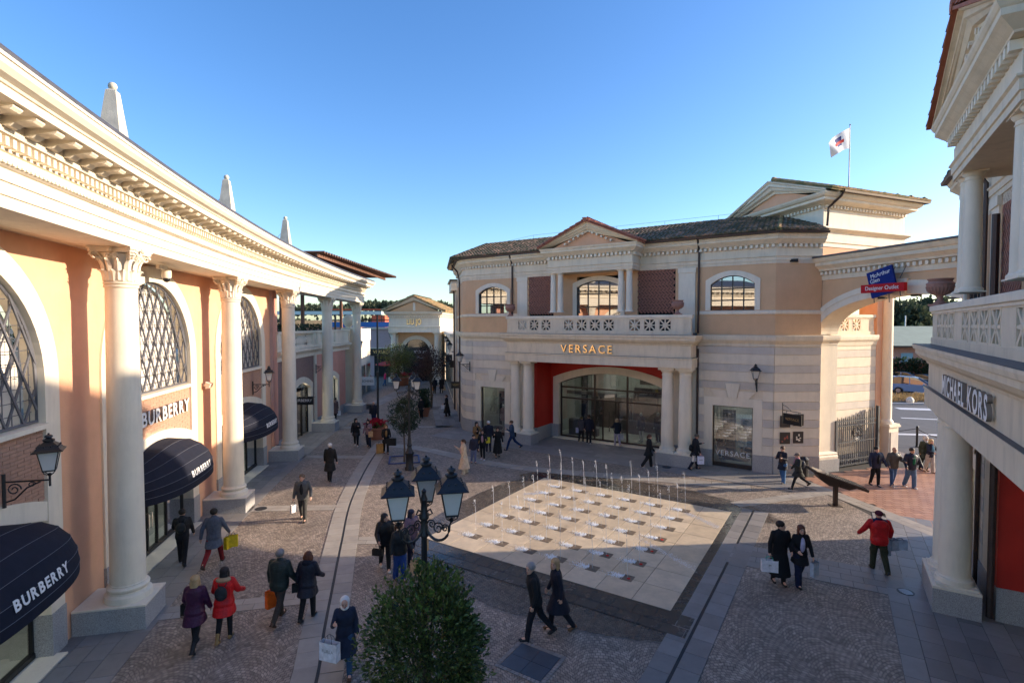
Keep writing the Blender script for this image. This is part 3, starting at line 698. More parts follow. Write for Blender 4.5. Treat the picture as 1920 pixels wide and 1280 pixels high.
# pilaster strips of terracotta behind each column with their return edges
mb = MB(); mb.box(-15.9, -15.2, TW-0.02, TW+2.0, 0.6, 9.0); lbuild(mb, 'end_pilaster', M_PINK)
fonts = {}
bm_me = MB().box(-0.5, 0.5, -0.5, 0.5, -0.5, 0.5).mesh('brick', M_BRICK)
awlab = ['nearest navy dome awning lettered BURBERRY, cut by the left edge', 'middle navy dome awning lettered BURBERRY behind the nearest column', 'farthest navy dome awning, half sunlit, left of the third column']
for bi, (a, b) in enumerate(bays):
    c = (a+b)/2
    bay = empty('shop_bay', (0, 0, 0), 0, parent=LB); bay.matrix_parent_inverse = IL; bay['label'] = ['arched bay cut by the left edge of the picture', 'arched bay with white lettering on brick', 'arched bay before the end of the orange wall'][bi]
    # surround: jambs + arch, with return into the wall
    mb = MB(); o_ = arch_pts(HW, ZS, 28); i_ = arch_pts(RIN, ZS, 28)
    out = [(-HW, 0.0)] + o_ + [(HW, 0.0)]; inn = [(-RIN, 0.0)] + i_ + [(RIN, 0.0)]
    for t0, t1 in ((TW-0.05, TW+0.35),):
        P = [(c+x, t0, z) for x, z in out] + [(c+x, t0, z) for x, z in inn] + [(c+x, t1, z) for x, z in out] + [(c+x, t1, z) for x, z in inn]
        n = len(out); F = []
        for k in range(n-1):
            F += [(k, k+1, n+k+1, n+k), (n+k, n+k+1, 3*n+k+1, 3*n+k), (k+1, k, 2*n+k, 2*n+k+1)]
        mb.add(P, F)
    lbuild(mb, 'arch_surround', M_STONE2, bay)
    for sg in (-1, 1):
        mb = MB(); x0, x1 = sorted((c+sg*(HW+0.012), c+sg*(RIN-0.012))); mb.box(x0, x1, TW-0.07, TW+0.4, 0, 0.95); lbuild(mb, 'granite_jamb', M_GRANITE, bay)
    # blind behind the grille
    mb = MB(); mb.add([(c+x, TW+0.42, z) for x, z in [(-RIN, 5.0)]+arch_pts(RIN, ZS, 28)+[(RIN, 5.0)]], [tuple(range(31))]); lbuild(mb, 'white_blind', M_CREAMW, bay)
    # sill
    mb = MB(); strip(mb, c-RIN+0.01, c+RIN-0.01, [(TW-0.12, 5.0), (TW-0.12, 5.1), (TW+0.4, 5.12), (TW+0.4, 5.0)], 0.5); lbuild(mb, 'sill', M_STONE2, bay)
    # diagonal lattice grille + square mesh behind
    mb = MB(); g2 = MB(); tg = TW+0.10
    def zmax(x): return ZS+math.sqrt(max(0, RIN*RIN-x*x))
    def clip(p0, p1, steps=60):
        q = [(p0[0]+(p1[0]-p0[0])*k/steps, p0[1]+(p1[1]-p0[1])*k/steps) for k in range(steps+1)]
        q = [w for w in q if abs(w[0]) < RIN-0.03 and 5.15 < w[1] < zmax(w[0])-0.03]
        return (q[0], q[-1]) if len(q) > 2 else None
    def bar(mb_, p0, p1, w, d, t):
        L_ = math.dist(p0, p1); ang = math.atan2(p1[1]-p0[1], p1[0]-p0[0]); nx, nz = -math.sin(ang)*w/2, math.cos(ang)*w/2
        k = 4
        for i in range(k):
            f0, f1 = i/k, (i+1)/k; A = (p0[0]+(p1[0]-p0[0])*f0, p0[1]+(p1[1]-p0[1])*f0); B = (p0[0]+(p1[0]-p0[0])*f1, p0[1]+(p1[1]-p0[1])*f1)
            P = [];
            for (x, z) in (A, B):
                P += [(c+x+nx, t, z+nz), (c+x-nx, t, z-nz), (c+x-nx, t+d, z-nz), (c+x+nx, t+d, z+nz)]
            mb_.add(P, [(0, 4, 5, 1), (1, 5, 6, 2), (2, 6, 7, 3), (3, 7, 4, 0), (0, 1, 2, 3), (7, 6, 5, 4)])
    sl = 1.9
    for k in range(-22, 23):
        for sg in (-1, 1):
            x0 = k*0.52
            r_ = clip((x0-4*sg, 4.84+0.0-0*sl), (x0-4*sg+sg*8/1.0*0.5+0, 4.84+4*sl)) if False else clip((x0, 5.10), (x0+sg*3.6/sl, 5.10+3.6))
            if r_: bar(mb, r_[0], r_[1], 0.05, 0.03, tg if sg > 0 else tg-0.032)
    for k in range(-9, 10):
        r_ = clip((k*0.26, 5.1), (k*0.26, 8.7))
        if r_: bar(g2, r_[0], r_[1], 0.014, 0.014, tg+0.045)
    for k in range(1, 15):
        r_ = clip((-2.5, 5.1+k*0.26), (2.5, 5.1+k*0.26))
        if r_: bar(g2, r_[0], r_[1], 0.014, 0.014, tg+0.06)
    lbuild(mb, 'lattice_grille', M_GRILLE, bay); lbuild(g2, 'wire_mesh', M_GRILLE, bay)
    fr = [(c+x, z) for x, z in arch_pts(RIN-0.03, ZS, 28)]; fr = [(c-RIN+0.03, 5.15)] + fr + [(c+RIN-0.03, 5.15), (c-RIN+0.03, 5.15)]
    mb = MB(); mb.tube([(x, tg, z) for x, z in fr], 0.035, 5); lbuild(mb, 'grille_frame', M_GRILLE, bay)
    # brick panel above a segmental white band
    def segz(x): return 3.42 + 0.42*(1-(x/RIN)**2)
    mb = MB(); k = 16
    for i in range(k):
        x0 = -RIN+2*RIN*i/k; x1 = -RIN+2*RIN*(i+1)/k
        mb.add([(c+x0, TW+0.03, segz(x0)), (c+x1, TW+0.03, segz(x1)), (c+x1, TW+0.03, 5.0), (c+x0, TW+0.03, 5.0)], [(0, 1, 2, 3)])
    lbuild(mb, 'mortar_panel', M_MORTAR, bay)
    BR = []
    nr = int((4.99-3.40)/0.08)
    for r_ in range(nr):
        z = 4.99 - (r_+0.5)*0.08; off = 0.2 if r_ % 2 else 0
        x = -RIN-off
        while x < RIN:
            x0 = max(-RIN, x); x1 = min(RIN, x+0.40); x += 0.40
            if x1-x0 < 0.05: continue
            if min(segz(x0), segz(x1)) > z-0.03: continue
            BR.append(IL @ lframe(c+(x0+x1)/2, TW+0.028+random.uniform(-.002, .002), z) @ SC(x1-x0-0.010, 0.03, 0.070))
    pieces('brick', bm_me, BR, bay if False else LB, limit=(140, 120, 40)[bi])
    mb = MB()
    for i in range(k):
        x0 = -RIN+2*RIN*i/k; x1 = -RIN+2*RIN*(i+1)/k
        P = [(c+x0, TW-0.03, segz(x0)-0.42), (c+x1, TW-0.03, segz(x1)-0.42), (c+x1, TW-0.03, segz(x1)), (c+x0, TW-0.03, segz(x0)), (c+x0, TW+0.3, segz(x0)-0.42), (c+x1, TW+0.3, segz(x1)-0.42), (c+x1, TW+0.3, segz(x1)), (c+x0, TW+0.3, segz(x0))]
        mb.add(P, [(0, 1, 2, 3), (0, 4, 5, 1), (3, 2, 6, 7)])
    lbuild(mb, 'shop_arch_band', M_STONE2, bay)
    # shop front: frame, panes, doors
    mb = MB(); tf = TW+0.28
    for x in (-2.48, -1.25, -0.62, 0.0, 0.62, 1.25, 2.48): mb.box(c+x-0.03, c+x+0.03, tf, tf+0.08, 0.06, segz(x)-0.44)
    strip(mb, c-2.5, c+2.5, [(tf-0.02, 0.05), (tf-0.02, 0.16), (tf+0.1, 0.16), (tf+0.1, 0.05)], 0.5)
    strip(mb, c-2.5, c+2.5, [(tf-0.005, 2.55), (tf-0.005, 2.63), (tf+0.07, 2.63), (tf+0.07, 2.55)], 0.5)
    lbuild(mb, 'shop_front_frame', M_DARKFR, bay)
    for x0, x1 in ((-2.46, -1.27), (-1.23, -0.64), (-0.6, -0.02), (0.02, 0.6), (0.64, 1.23), (1.27, 2.46)):
        mb = MB(); mb.add([(c+x0, tf+0.05, 0.16), (c+x1, tf+0.05, 0.16), (c+x1, tf+0.05, 3.1), (c+x0, tf+0.05, 3.1)], [(0, 1, 2, 3)]); lbuild(mb, 'pane', M_GLASS, bay)
    for x in (-0.1, 0.1):
        mb = MB(); q = c+x-0.0; mb.tube([(q, tf-0.01, 0.85), (q, tf-0.07, 0.87), (q, tf-0.07, 1.33), (q, tf-0.01, 1.35)], 0.014, 6); lbuild(mb, 'door_handle', mat('chrome_pull', (0.6, 0.6, 0.6), 0.2, 0, metal=1.0) if 'chrome_pull' not in bpy.data.materials else bpy.data.materials['chrome_pull'], bay)
    mb = MB(); strip(mb, c-2.6, c+2.6, [(TW-0.28, 0.0), (TW-0.28, 0.045), (tf, 0.05), (tf, 0.0)], 0.5); lbuild(mb, 'threshold', M_STONE2, bay)
    # interior
    mb = MB(); strip(mb, c-3.6, c+3.6, [(TW+3.4, 0.0), (TW+3.4, 3.4), (TW+3.5, 3.4), (TW+3.5, 0.0)], 0.8); strip(mb, c-3.6, c+3.6, [(TW+0.45, 3.3), (TW+0.45, 3.4), (TW+3.4, 3.4), (TW+3.4, 3.3)], 0.8)
    mb.box(c-3.7, c-3.6, TW+0.45, TW+3.4, 0, 3.3); mb.box(c+3.6, c+3.7, TW+0.45, TW+3.4, 0, 3.3)
    lbuild(mb, 'shop_room', M_SHOPW, bay)
    mb = MB(); strip(mb, c-3.6, c+3.6, [(TW+0.4, 0.02), (TW+0.4, 0.04), (TW+3.4, 0.04), (TW+3.4, 0.02)], 0.8); lbuild(mb, 'shop_floor', M_SHOPW, bay)
    mb = MB()
    for x in (-1.5, 1.2): mb.box(c+x-0.5, c+x+0.5, TW+1.2, TW+1.9, 0.04, 0.5)
    for x in (-2.3, 0.3, 2.2): mb.box(c+x-0.35, c+x+0.35, TW+2.9, TW+3.38, 0.04, 2.3)
    lbuild(mb, 'shop_display', M_SHOPB, bay)
    mb = MB()
    for x in (-1.6, 1.6): mb.box(c+x-0.5, c+x+0.5, TW+1.3, TW+1.6, 3.26, 3.29)
    lbuild(mb, 'shop_light', M_LIT, bay)
    # awning: a dome stretched along the wall
    aw = empty('awning', (0, 0, 0), 0, awlab[bi], 'awning', 'navy awnings over the shop windows'); f = lframe(c, TW-0.06, 0); aw.location = f.translation; aw.rotation_euler = (0, 0, f.to_euler().z)
    D, HWA, zr, zt = 1.22, 2.45, 2.42, 3.60
    nu, nv = 28, 5; P = []; F = []
    th = [0, 22, 42, 60, 76, 90]
    def ap(u, v, inset=0.0):
        e = (1-abs(u)**2.6)**(1/1.9) if abs(u) < 1 else 0.0
        a_ = R(th[v]) if isinstance(v, int) else R(v)
        return (u*(HWA-inset)*(0.72+0.28*math.sin(a_)**0.7 if True else 1), -(D-inset)*math.sin(a_)*e - 0.01, zr + (zt-zr-inset)*math.cos(a_)*(0.62+0.38*(1-u*u)) )
    for i in range(nu+1):
        u = -1+2*i/nu; u = math.copysign(abs(u)**0.8, u)
        for v in range(nv+1): P.append(ap(u, v))
    for i in range(nu):
        for v in range(nv): F.append((i*(nv+1)+v, (i+1)*(nv+1)+v, (i+1)*(nv+1)+v+1, i*(nv+1)+v+1))
    mb = MB(); mb.add(P, F)
    # valance
    P = []; F = []
    for i in range(nu+1):
        u = -1+2*i/nu; u = math.copysign(abs(u)**0.8, u); x, y, z = ap(u, nv); P += [(x, y, z), (x, y-0.0, z-0.20)]
    F = [(2*i, 2*i+2, 2*i+3, 2*i+1) for i in range(nu)]
    mb.add(P, F)
    o = mb.build('canvas', M_CANVAS, aw)
    for v in range(1, nv+1):
        pts = []
        for i in range(nu+1):
            u = -1+2*i/nu; u = math.copysign(abs(u)**0.8, u); x, y, z = ap(u, v); pts.append((x, y-0.004, z+0.003))
        MB().tube(pts, 0.0045, 4).build('seam', M_SEAM, aw)
    # letters laid one by one on the lowest gore
    xx = -0.68
    for ch in 'BURBERRY':
        me = text_mesh(ch, 0.265, M_WHITE, depth=0.004, bold=0.008, name='letter', align='LEFT'); w = max(v.co.x for v in me.vertices); xm = xx + w/2; u = xm/HWA
        a = Vector(ap(u, 78.0)); b_ = Vector(ap(u+0.01, 78.0)); tn = (b_-a).normalized(); a.x = xm
        up_ = (Vector(ap(u, 70.0)) - Vector(ap(u, 86.0))).normalized(); nn = tn.cross(up_).normalized(); 
        M = Matrix(((tn.x, -nn.x, up_.x, 0), (tn.y, -nn.y, up_.y, 0), (tn.z, -nn.z, up_.z, 0), (0, 0, 0, 1)))
        inst('letter', me, aw, T(Vector((xm, a.y, a.z - 0.02)) + nn*(0.014 if nn.y < 0 else -0.014)) @ M @ T((-w/2, 0, 0))); xx += w + 0.03
# lettering on the brick panel of the middle bay
c = (bays[1][0]+bays[1][1])/2
lt = empty('shop_sign', lframe(c+0.15, TW-0.04, 4.38).translation, lframe(c+0.15, TW-0.04, 4.38).to_euler().z, 'raised white letters BURBERRY on the brick panel above the middle awning', 'sign')
wl = {ch: 0 for ch in 'BURBERRY'}
xx = -1.30
for ch in 'BURBERRY':
    me = text_mesh(ch, 0.60, M_WHITE, depth=0.07, bold=0.014, name='letter', align='LEFT', side=M_SIDESHADE); w = max(v.co.x for v in me.vertices)
    inst('letter', me, lt, T((xx, -0.05, 0))); xx += w + 0.055
# dome camera under the soffit, floodlight, junction
for s, lab in ((-28.9, 'white dome security camera hanging under the soffit right of the nearest capital'),):
    f = lframe(s, 0.35, 8.98); t = empty('security_camera', f.translation, f.to_euler().z, lab, 'security camera')
    MB().box(-0.05, 0.5, -0.05, 0.05, -0.16, -0.04).build('bracket', M_STONE2, t)
    MB().lathe([(0.10, -0.12), (0.13, -0.16), (0.13, -0.36), (0.11, -0.40)], 16, T((0.5, 0, 0))).build('housing', M_STONE2, t, smooth=True)
    MB().sphere((0.5, 0, -0.42), 0.10, 14, 8).build('dome', M_DARKFR, t, smooth='all')
for s, lab in ((-23.75, 'small white floodlight on the wall right of the second column'),):
    f = lframe(s-0.5, TW-0.12, 4.9); t = empty('floodlight', f.translation, f.to_euler().z, lab, 'floodlight')
    MB().prism([(-0.14, -0.1), (-0.02, -0.13), (-0.02, 0.13), (-0.2, 0.05)], -0.15, 0.15, 'x').build('housing', M_STONE2, t)
    MB().box(-0.03, 0.03, -0.03, 0.12, -0.05, 0.05).build('arm', M_STONE2, t)
# ------------------------------------------------------------ the pair of portico buildings
def tile_mat(name, c1, c2, moss, mossamt):
    m, nt, bs = new_mat(name); L = nt.links.new; geo = N(nt, 'ShaderNodeNewGeometry')
    vo = N(nt, 'ShaderNodeTexVoronoi'); vo.inputs['Scale'].default_value = 3.2; L(geo.outputs['Position'], vo.inputs[0])
    sx = N(nt, 'ShaderNodeSeparateXYZ'); L(vo.outputs['Color'], sx.inputs[0])
    r = island_rnd(nt, L)
    a = N(nt, 'ShaderNodeMath', operation='MULTIPLY_ADD'); L(sx.outputs[0], a.inputs[0]); a.inputs[1].default_value = 0.55; b = N(nt, 'ShaderNodeMath', operation='MULTIPLY'); L(r, b.inputs[0]); b.inputs[1].default_value = 0.45; L(b.outputs[0], a.inputs[2])
    mx = N(nt, 'ShaderNodeMix', data_type='RGBA'); L(a.outputs[0], mx.inputs[0]); mx.inputs[6].default_value = (*c1, 1); mx.inputs[7].default_value = (*c2, 1)
    no = N(nt, 'ShaderNodeTexNoise'); no.inputs['Scale'].default_value = 1.6; no.inputs['Detail'].default_value = 9; no.inputs['Roughness'].default_value = 0.75; L(geo.outputs['Position'], no.inputs[0])
    mr = N(nt, 'ShaderNodeMapRange'); mr.inputs['From Min'].default_value = 0.62-mossamt*0.3; mr.inputs['From Max'].default_value = 0.75-mossamt*0.3; mr.inputs['To Max'].default_value = 0.9; L(no.outputs[0], mr.inputs[0])
    m2 = N(nt, 'ShaderNodeMix', data_type='RGBA'); L(mr.outputs[0], m2.inputs[0]); L(mx.outputs[2], m2.inputs[6]); m2.inputs[7].default_value = (*moss, 1)
    L(m2.outputs[2], bs.inputs['Base Color']); bs.inputs['Roughness'].default_value = 0.85
    return m
M_TILE = tile_mat('clay_roof_tile', (0.27, 0.13, 0.08), (0.44, 0.27, 0.18), (0.055, 0.06, 0.03), 0.75)
M_TILER = tile_mat('red_roof_tile', (0.30, 0.09, 0.05), (0.40, 0.14, 0.08), (0.2, 0.12, 0.08), 0.0)
M_TILEY = tile_mat('ochre_roof_tile', (0.42, 0.24, 0.10), (0.48, 0.30, 0.15), (0.16, 0.15, 0.05), 0.55)
def tiles(A, B, Cc, D, name, m, parent, pitch=0.24, row=0.38, limit=0, world=False):
    """barrel tiles on the slope A-B (eave, left to right) up to D-C (ridge)"""
    A, B, Cc, D = map(Vector, (A, B, Cc, D)); ud = (B-A).normalized(); nrm = (B-A).cross(D-A).normalized()
    up = nrm.cross(ud).normalized(); w = (B-A).length
    ha = (D-A).dot(up); xl = (D-A).dot(ud); xr = (Cc-A).dot(ud)
    tm = MB(); seg = 5
    P = []
    for f, r, h in ((0.0, 0.62, 0.055), (1.0, 0.50, 0.02)):
        for k in range(seg+1):
            a = math.pi*k/seg; P.append((-math.cos(a)*pitch*r*0.9, f*row*1.1, math.sin(a)*pitch*r*0.75 + h*0.6))
    F = [(k, k+1, seg+2+k, seg+1+k) for k in range(seg)] + [tuple(range(seg+1))]
    tm.add(P, F); me = tm.mesh('roof_tile', m, smooth=50)
    B3 = Matrix((( ud.x, up.x, nrm.x, 0), (ud.y, up.y, nrm.y, 0), (ud.z, up.z, nrm.z, 0), (0, 0, 0, 1)))
    L_ = []
    for r_ in range(int(ha/row)+1):
        y = r_*row; f = y/ha if ha else 0
        x0 = xl*f; x1 = w+(xr-w)*f; k = 0
        n = int((x1-x0)/pitch)
        for k in range(n):
            if y > ha - 0.05: continue
            q = A + ud*(x0+(k+0.5)*(x1-x0)/max(1, n)) + up*y
            L_.append(T(q) @ B3 @ RZ(random.uniform(-.03, .03)) @ T((0, 0, random.uniform(0, 0.012))))
    pieces('roof_tile', me, L_, parent, limit=limit)
    MB().add([A, B, Cc, D, A-nrm*0.06, B-nrm*0.06, Cc-nrm*0.06, D-nrm*0.06], [(0, 1, 2, 3), (7, 6, 5, 4), (0, 4, 5, 1), (1, 5, 6, 2), (2, 6, 7, 3), (3, 7, 4, 0)]).build('roof_deck', M_TILE if m is M_TILE else m, parent)
def ridge_tiles(A, B, m, parent):
    A, B = Vector(A), Vector(B); d = (B-A).normalized(); n = int((B-A).length/0.42); mb = MB()
    for i in range(n):
        mb.tube([A+(B-A)*i/n, A+(B-A)*(i+1.08)/n], [0.13, 0.105], 8)
    o = mb.build('ridge_cap', m, parent)
def pipe(pts, r, parent, name='drainpipe', m=None):
    MB().tube(pts, r, 8).build(name, m or M_PIPE, parent)

ROS = MB()
w = 0.32
for (a, b, c_, d) in ((-w, w, w-0.035, w), (-w, w, -w, -w+0.035)): ROS.box(a, b, -0.03, 0.06, c_, d)
for (a, b) in ((-w, -w+0.035), (w-0.035, w)): ROS.box(a, b, -0.028, 0.058, -w+0.035, w-0.035)
for k in range(8):
    a = k*math.pi/4
    l = (w-0.03)/max(abs(math.cos(a)), abs(math.sin(a)))
    ROS.add([(-0.045*1.0, -0.02, 0.02), (0.045, -0.02, 0.02), (0.030, -0.02, l*0.60), (0.045 if k % 2 else 0.022, -0.02, l), (-0.045 if k % 2 else -0.022, -0.02, l), (-0.030, -0.02, l*0.60),
             (-0.045, 0.05, 0.02), (0.045, 0.05, 0.02), (0.030, 0.05, l*0.60), (0.045 if k % 2 else 0.022, 0.05, l), (-0.045 if k % 2 else -0.022, 0.05, l), (-0.030, 0.05, l*0.60)],
            [(0, 1, 2, 5), (5, 2, 3, 4), (11, 8, 7, 6), (10, 9, 8, 11), (1, 7, 8, 2), (2, 8, 9, 3), (0, 5, 11, 6), (5, 4, 10, 11), (3, 9, 10, 4)], RY(a))
ROS.lathe([(0.06, -0.035), (0.075, -0.02), (0.075, 0.05)], 12, RX(math.pi/2) @ SC(1, 1, -1))
ROS_ME = ROS.mesh('rosette_panel', M_STONE)
def balustrade(parent, x0, x1, groups, y, zb, axis_end=None):
    """pierced parapet in the plane y; groups of panel centres"""
    cen = sorted(sum(groups, []))
    mb = MB(); h0, h1 = zb+0.17, zb+0.81; xs = x0
    for c in cen: mb.box(xs, c-0.32, y, y+0.16, h0, h1); xs = c+0.32
    mb.box(xs, x1, y, y+0.16, h0, h1)
    mb.box(x0-0.02, x1+0.02, y-0.03, y+0.22, zb, h0)
    lo = groups
    mb.build('parapet_wall', M_STONE, parent)
    mb = MB(); mb.sweep([(x0, y+0.30), (x0, y), (x1, y), (x1, y+0.30)], [(0.0, h1), (0.03, h1), (0.03, h1+0.05), (0.07, h1+0.07), (0.07, h1+0.20), (0.05, h1+0.21), (-0.22, h1+0.21), (-0.22, h1)])
    mb.build('parapet_cap', M_STONE2, parent)
    for c in cen: inst('rosette_panel', ROS_ME, parent, T((c, y+0.02, zb+0.49)))
COLP = [(0.40, 0.0), (0.40, 0.08), (0.395, 0.10), (0.40, 0.13), (0.385, 0.17), (0.35, 0.19), (0.335, 0.24)]
def tuscan(name, parent, x, y, z0, z1, r, plinth=True):
    k = r/0.325; h = z1-z0; mb = MB()
    mb.lathe([(a*k, b*k) for a, b in COLP] + [(0.325*k - 0.045*k*(f**1.6), 0.24*k + (h-0.24*k-0.42*k)*f) for f in [i/8 for i in range(9)]] +
             [(0.31*k, h-0.42*k), (0.31*k, h-0.38*k), (0.285*k, h-0.37*k), (0.285*k, h-0.27*k), (0.31*k, h-0.26*k), (0.37*k, h-0.17*k), (0.385*k, h-0.13*k)], 28)
    mb.box(-0.40*k, 0.40*k, -0.40*k, 0.40*k, h-0.13*k, h-0.002)
    mb.box(-0.41*k, 0.41*k, -0.41*k, 0.41*k, 0, 0.05*k)
    return mb.mesh(name, M_STONE2, smooth=32)
def upper_entab(mb, path, z=10.12, k=1.0):
    q = [(-0.3, z), (0.03, z), (0.03, z+0.13), (0.06, z+0.14), (0.06, z+0.30), (0.10, z+0.33), (0.10, z+0.36), (0.02, z+0.37), (0.02, z+0.72), (0.0, z+0.74), (0.0, z+0.92),
                    (0.18, z+0.93), (0.20, z+0.96), (0.22, z+0.97), (0.30, z+1.01), (0.42, z+1.08), (0.52, z+1.13), (0.52, z+1.23), (0.56, z+1.25), (0.62, z+1.31), (0.64, z+1.36), (-0.3, z+1.36)]
    mb.sweep(path, [(o if o < 0.1 else 0.1+(o-0.1)*0.55, h) for o, h in q])
DEN = MB().box(-0.06, 0.06, -0.15, 0.02, 0, 0.15).mesh('dentil', M_STONE2)
def dentil_run(path, z, out=0.0, pitch=0.235):
    L_ = []
    for a, b in zip(path, path[1:]):
        a, b = Vector(a), Vector(b); d = (b-a); l = d.length; d.normalize(); nn = Vector((d.y, -d.x)); n = max(1, int(l/pitch))
        for i in range(n):
            q = a + d*(i+0.5)*l/n + nn*out; L_.append(T((q.x, q.y, z)) @ RZ(math.atan2(d.y, d.x)))
    return L_
def arched_window(parent, x0, x1, z0, zs, rise, y, cols, rows, sur=0.24, glass=None, fm=None, name='window', depth=0.12, back=True, frame=0.035):
    """segmental headed window: stone surround, bars, panes"""
    w = empty(name, (0, 0, 0), parent=parent); c = (x0+x1)/2; hw = (x1-x0)/2
    def zt(x, e=0.0): return zs + rise*(1-((x-c)/hw)**2 if abs(x-c) < hw else 0) + e
    n = 14; inn = [(x0, z0)] + [(x0+(x1-x0)*i/n, zt(x0+(x1-x0)*i/n)) for i in range(n+1)] + [(x1, z0)]
    if sur:
        def zo(x): return zs + sur*0.9 + (rise+sur*0.1)*(1-min(1, ((x-c)/(hw+sur))**2))
        out = [(x0-sur, z0)] + [(x0-sur+(x1-x0+2*sur)*i/n, zo(x0-sur+(x1-x0+2*sur)*i/n)) for i in range(n+1)] + [(x1+sur, z0)]
        m_ = len(out); P = [(a, y-0.06, b) for a, b in out] + [(a, y-0.06, b) for a, b in inn] + [(a, y+depth, b) for a, b in out] + [(a, y+depth, b) for a, b in inn]; F = []
        for k in range(m_-1): F += [(k, k+1, m_+k+1, m_+k), (m_+k, m_+k+1, 3*m_+k+1, 3*m_+k), (k+1, k, 2*m_+k, 2*m_+k+1)]
        F += [(0, m_, 3*m_, 2*m_), (m_-1, 2*m_-1, 4*m_-1, 3*m_-1)]
        MB().add(P, F).build('surround', M_STONE2, w)
    mb = MB(); mb.tube([(a, y+depth-0.04, b) for a, b in inn + [inn[0]]], frame, 4)
    for i in range(1, cols):
        x = x0+(x1-x0)*i/cols; mb.box(x-frame*.8, x+frame*.8, y+depth-0.07, y+depth-0.01, z0, zt(x))
    for zz in rows: mb.box(x0, x1, y+depth-0.068, y+depth-0.012, zz-frame*.8, zz+frame*.8)
    mb.build('window_bars', fm or M_DARKFR, w)
    MB().add([(a, y+depth-0.03, b) for a, b in inn], [tuple(range(len(inn)))]).build('pane', glass or M_GLASSU, w)
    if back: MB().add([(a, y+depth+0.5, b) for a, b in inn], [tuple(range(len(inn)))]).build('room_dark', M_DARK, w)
    return w
def urn(parent, x, y, z, k=1.0, lab=None):
    t = empty('urn', (x, y, z), 0, parent=None)
    prof = [(0.16, 0), (0.16, 0.04), (0.09, 0.09), (0.065, 0.16), (0.09, 0.24), (0.20, 0.29), (0.30, 0.40), (0.335, 0.52), (0.33, 0.57), (0.345, 0.58), (0.345, 0.61), (0.28, 0.66), (0.29, 0.70), (0.32, 0.73), (0.32, 0.75), (0.27, 0.74), (0.24, 0.62)]
    mb = MB(); mb.lathe([(a*k, b*k) for a, b in prof], 28); mb.build('bowl', M_TERRA, t, smooth=35)
    mb = MB()
    for j in range(24):
        a = j*math.pi/12; mb.tube([(0.20*k*math.cos(a), 0.20*k*math.sin(a), 0.30*k), (0.305*k*math.cos(a), 0.305*k*math.sin(a), 0.40*k), (0.338*k*math.cos(a), 0.338*k*math.sin(a), 0.52*k)], 0.018*k, 4)
    mb.build('gadroons', M_TERRA, t)
    MB().box(-0.2*k, 0.2*k, -0.2*k, 0.2*k, -0.05, 0.0).build('foot_block', M_TERRA, t)
    tag(t, lab, 'urn', 'terracotta urns on the parapets'); return t
def courses(parent, x0, x1, y, z0, z1, holes, lim, pad=0.0, keep=None):
    """banded masonry: cream and grey courses proud of the wall, around holes (xa, xb, za, zb)"""
    z = z0; k = 0; Lc, Lg = [], []
    while z < z1-0.05:
        h = 0.50 if k % 2 == 0 else 0.38; zt = min(z1, z+h)
        segs = [(x0, x1)]
        for xa, xb, za, zb in holes:
            if za < zt-0.02 and zb > z+0.02:
                ns = []
                for a, b in segs:
                    if xb <= a or xa >= b: ns.append((a, b)); continue
                    if xa > a: ns.append((a, xa))
                    if xb < b: ns.append((xb, b))
                segs = ns
        for a, b in segs:
            if b-a > 0.08:
                (Lc if k % 2 == 0 else Lg).append(T(((a+b)/2, y-0.018, (z+zt)/2)) @ SC(b-a-0.01, 0.036, zt-z-0.022))
        z = zt; k += 1
    for L_, m, nm in ((Lc, M_CREAMC, 'stone_course'), (Lg, M_GREYST, 'stone_course')):
        me = CM[m.name]; 
        for q in L_: inst(nm, me, parent, q)
def courses_mesh(m): 
    c = 0.02
    return MB().box(-.5, .5, -.5, .5, -.5, .5).mesh('stone_course', m)
CM = {m.name: courses_mesh(m) for m in (M_CREAMC, M_GREYST)}

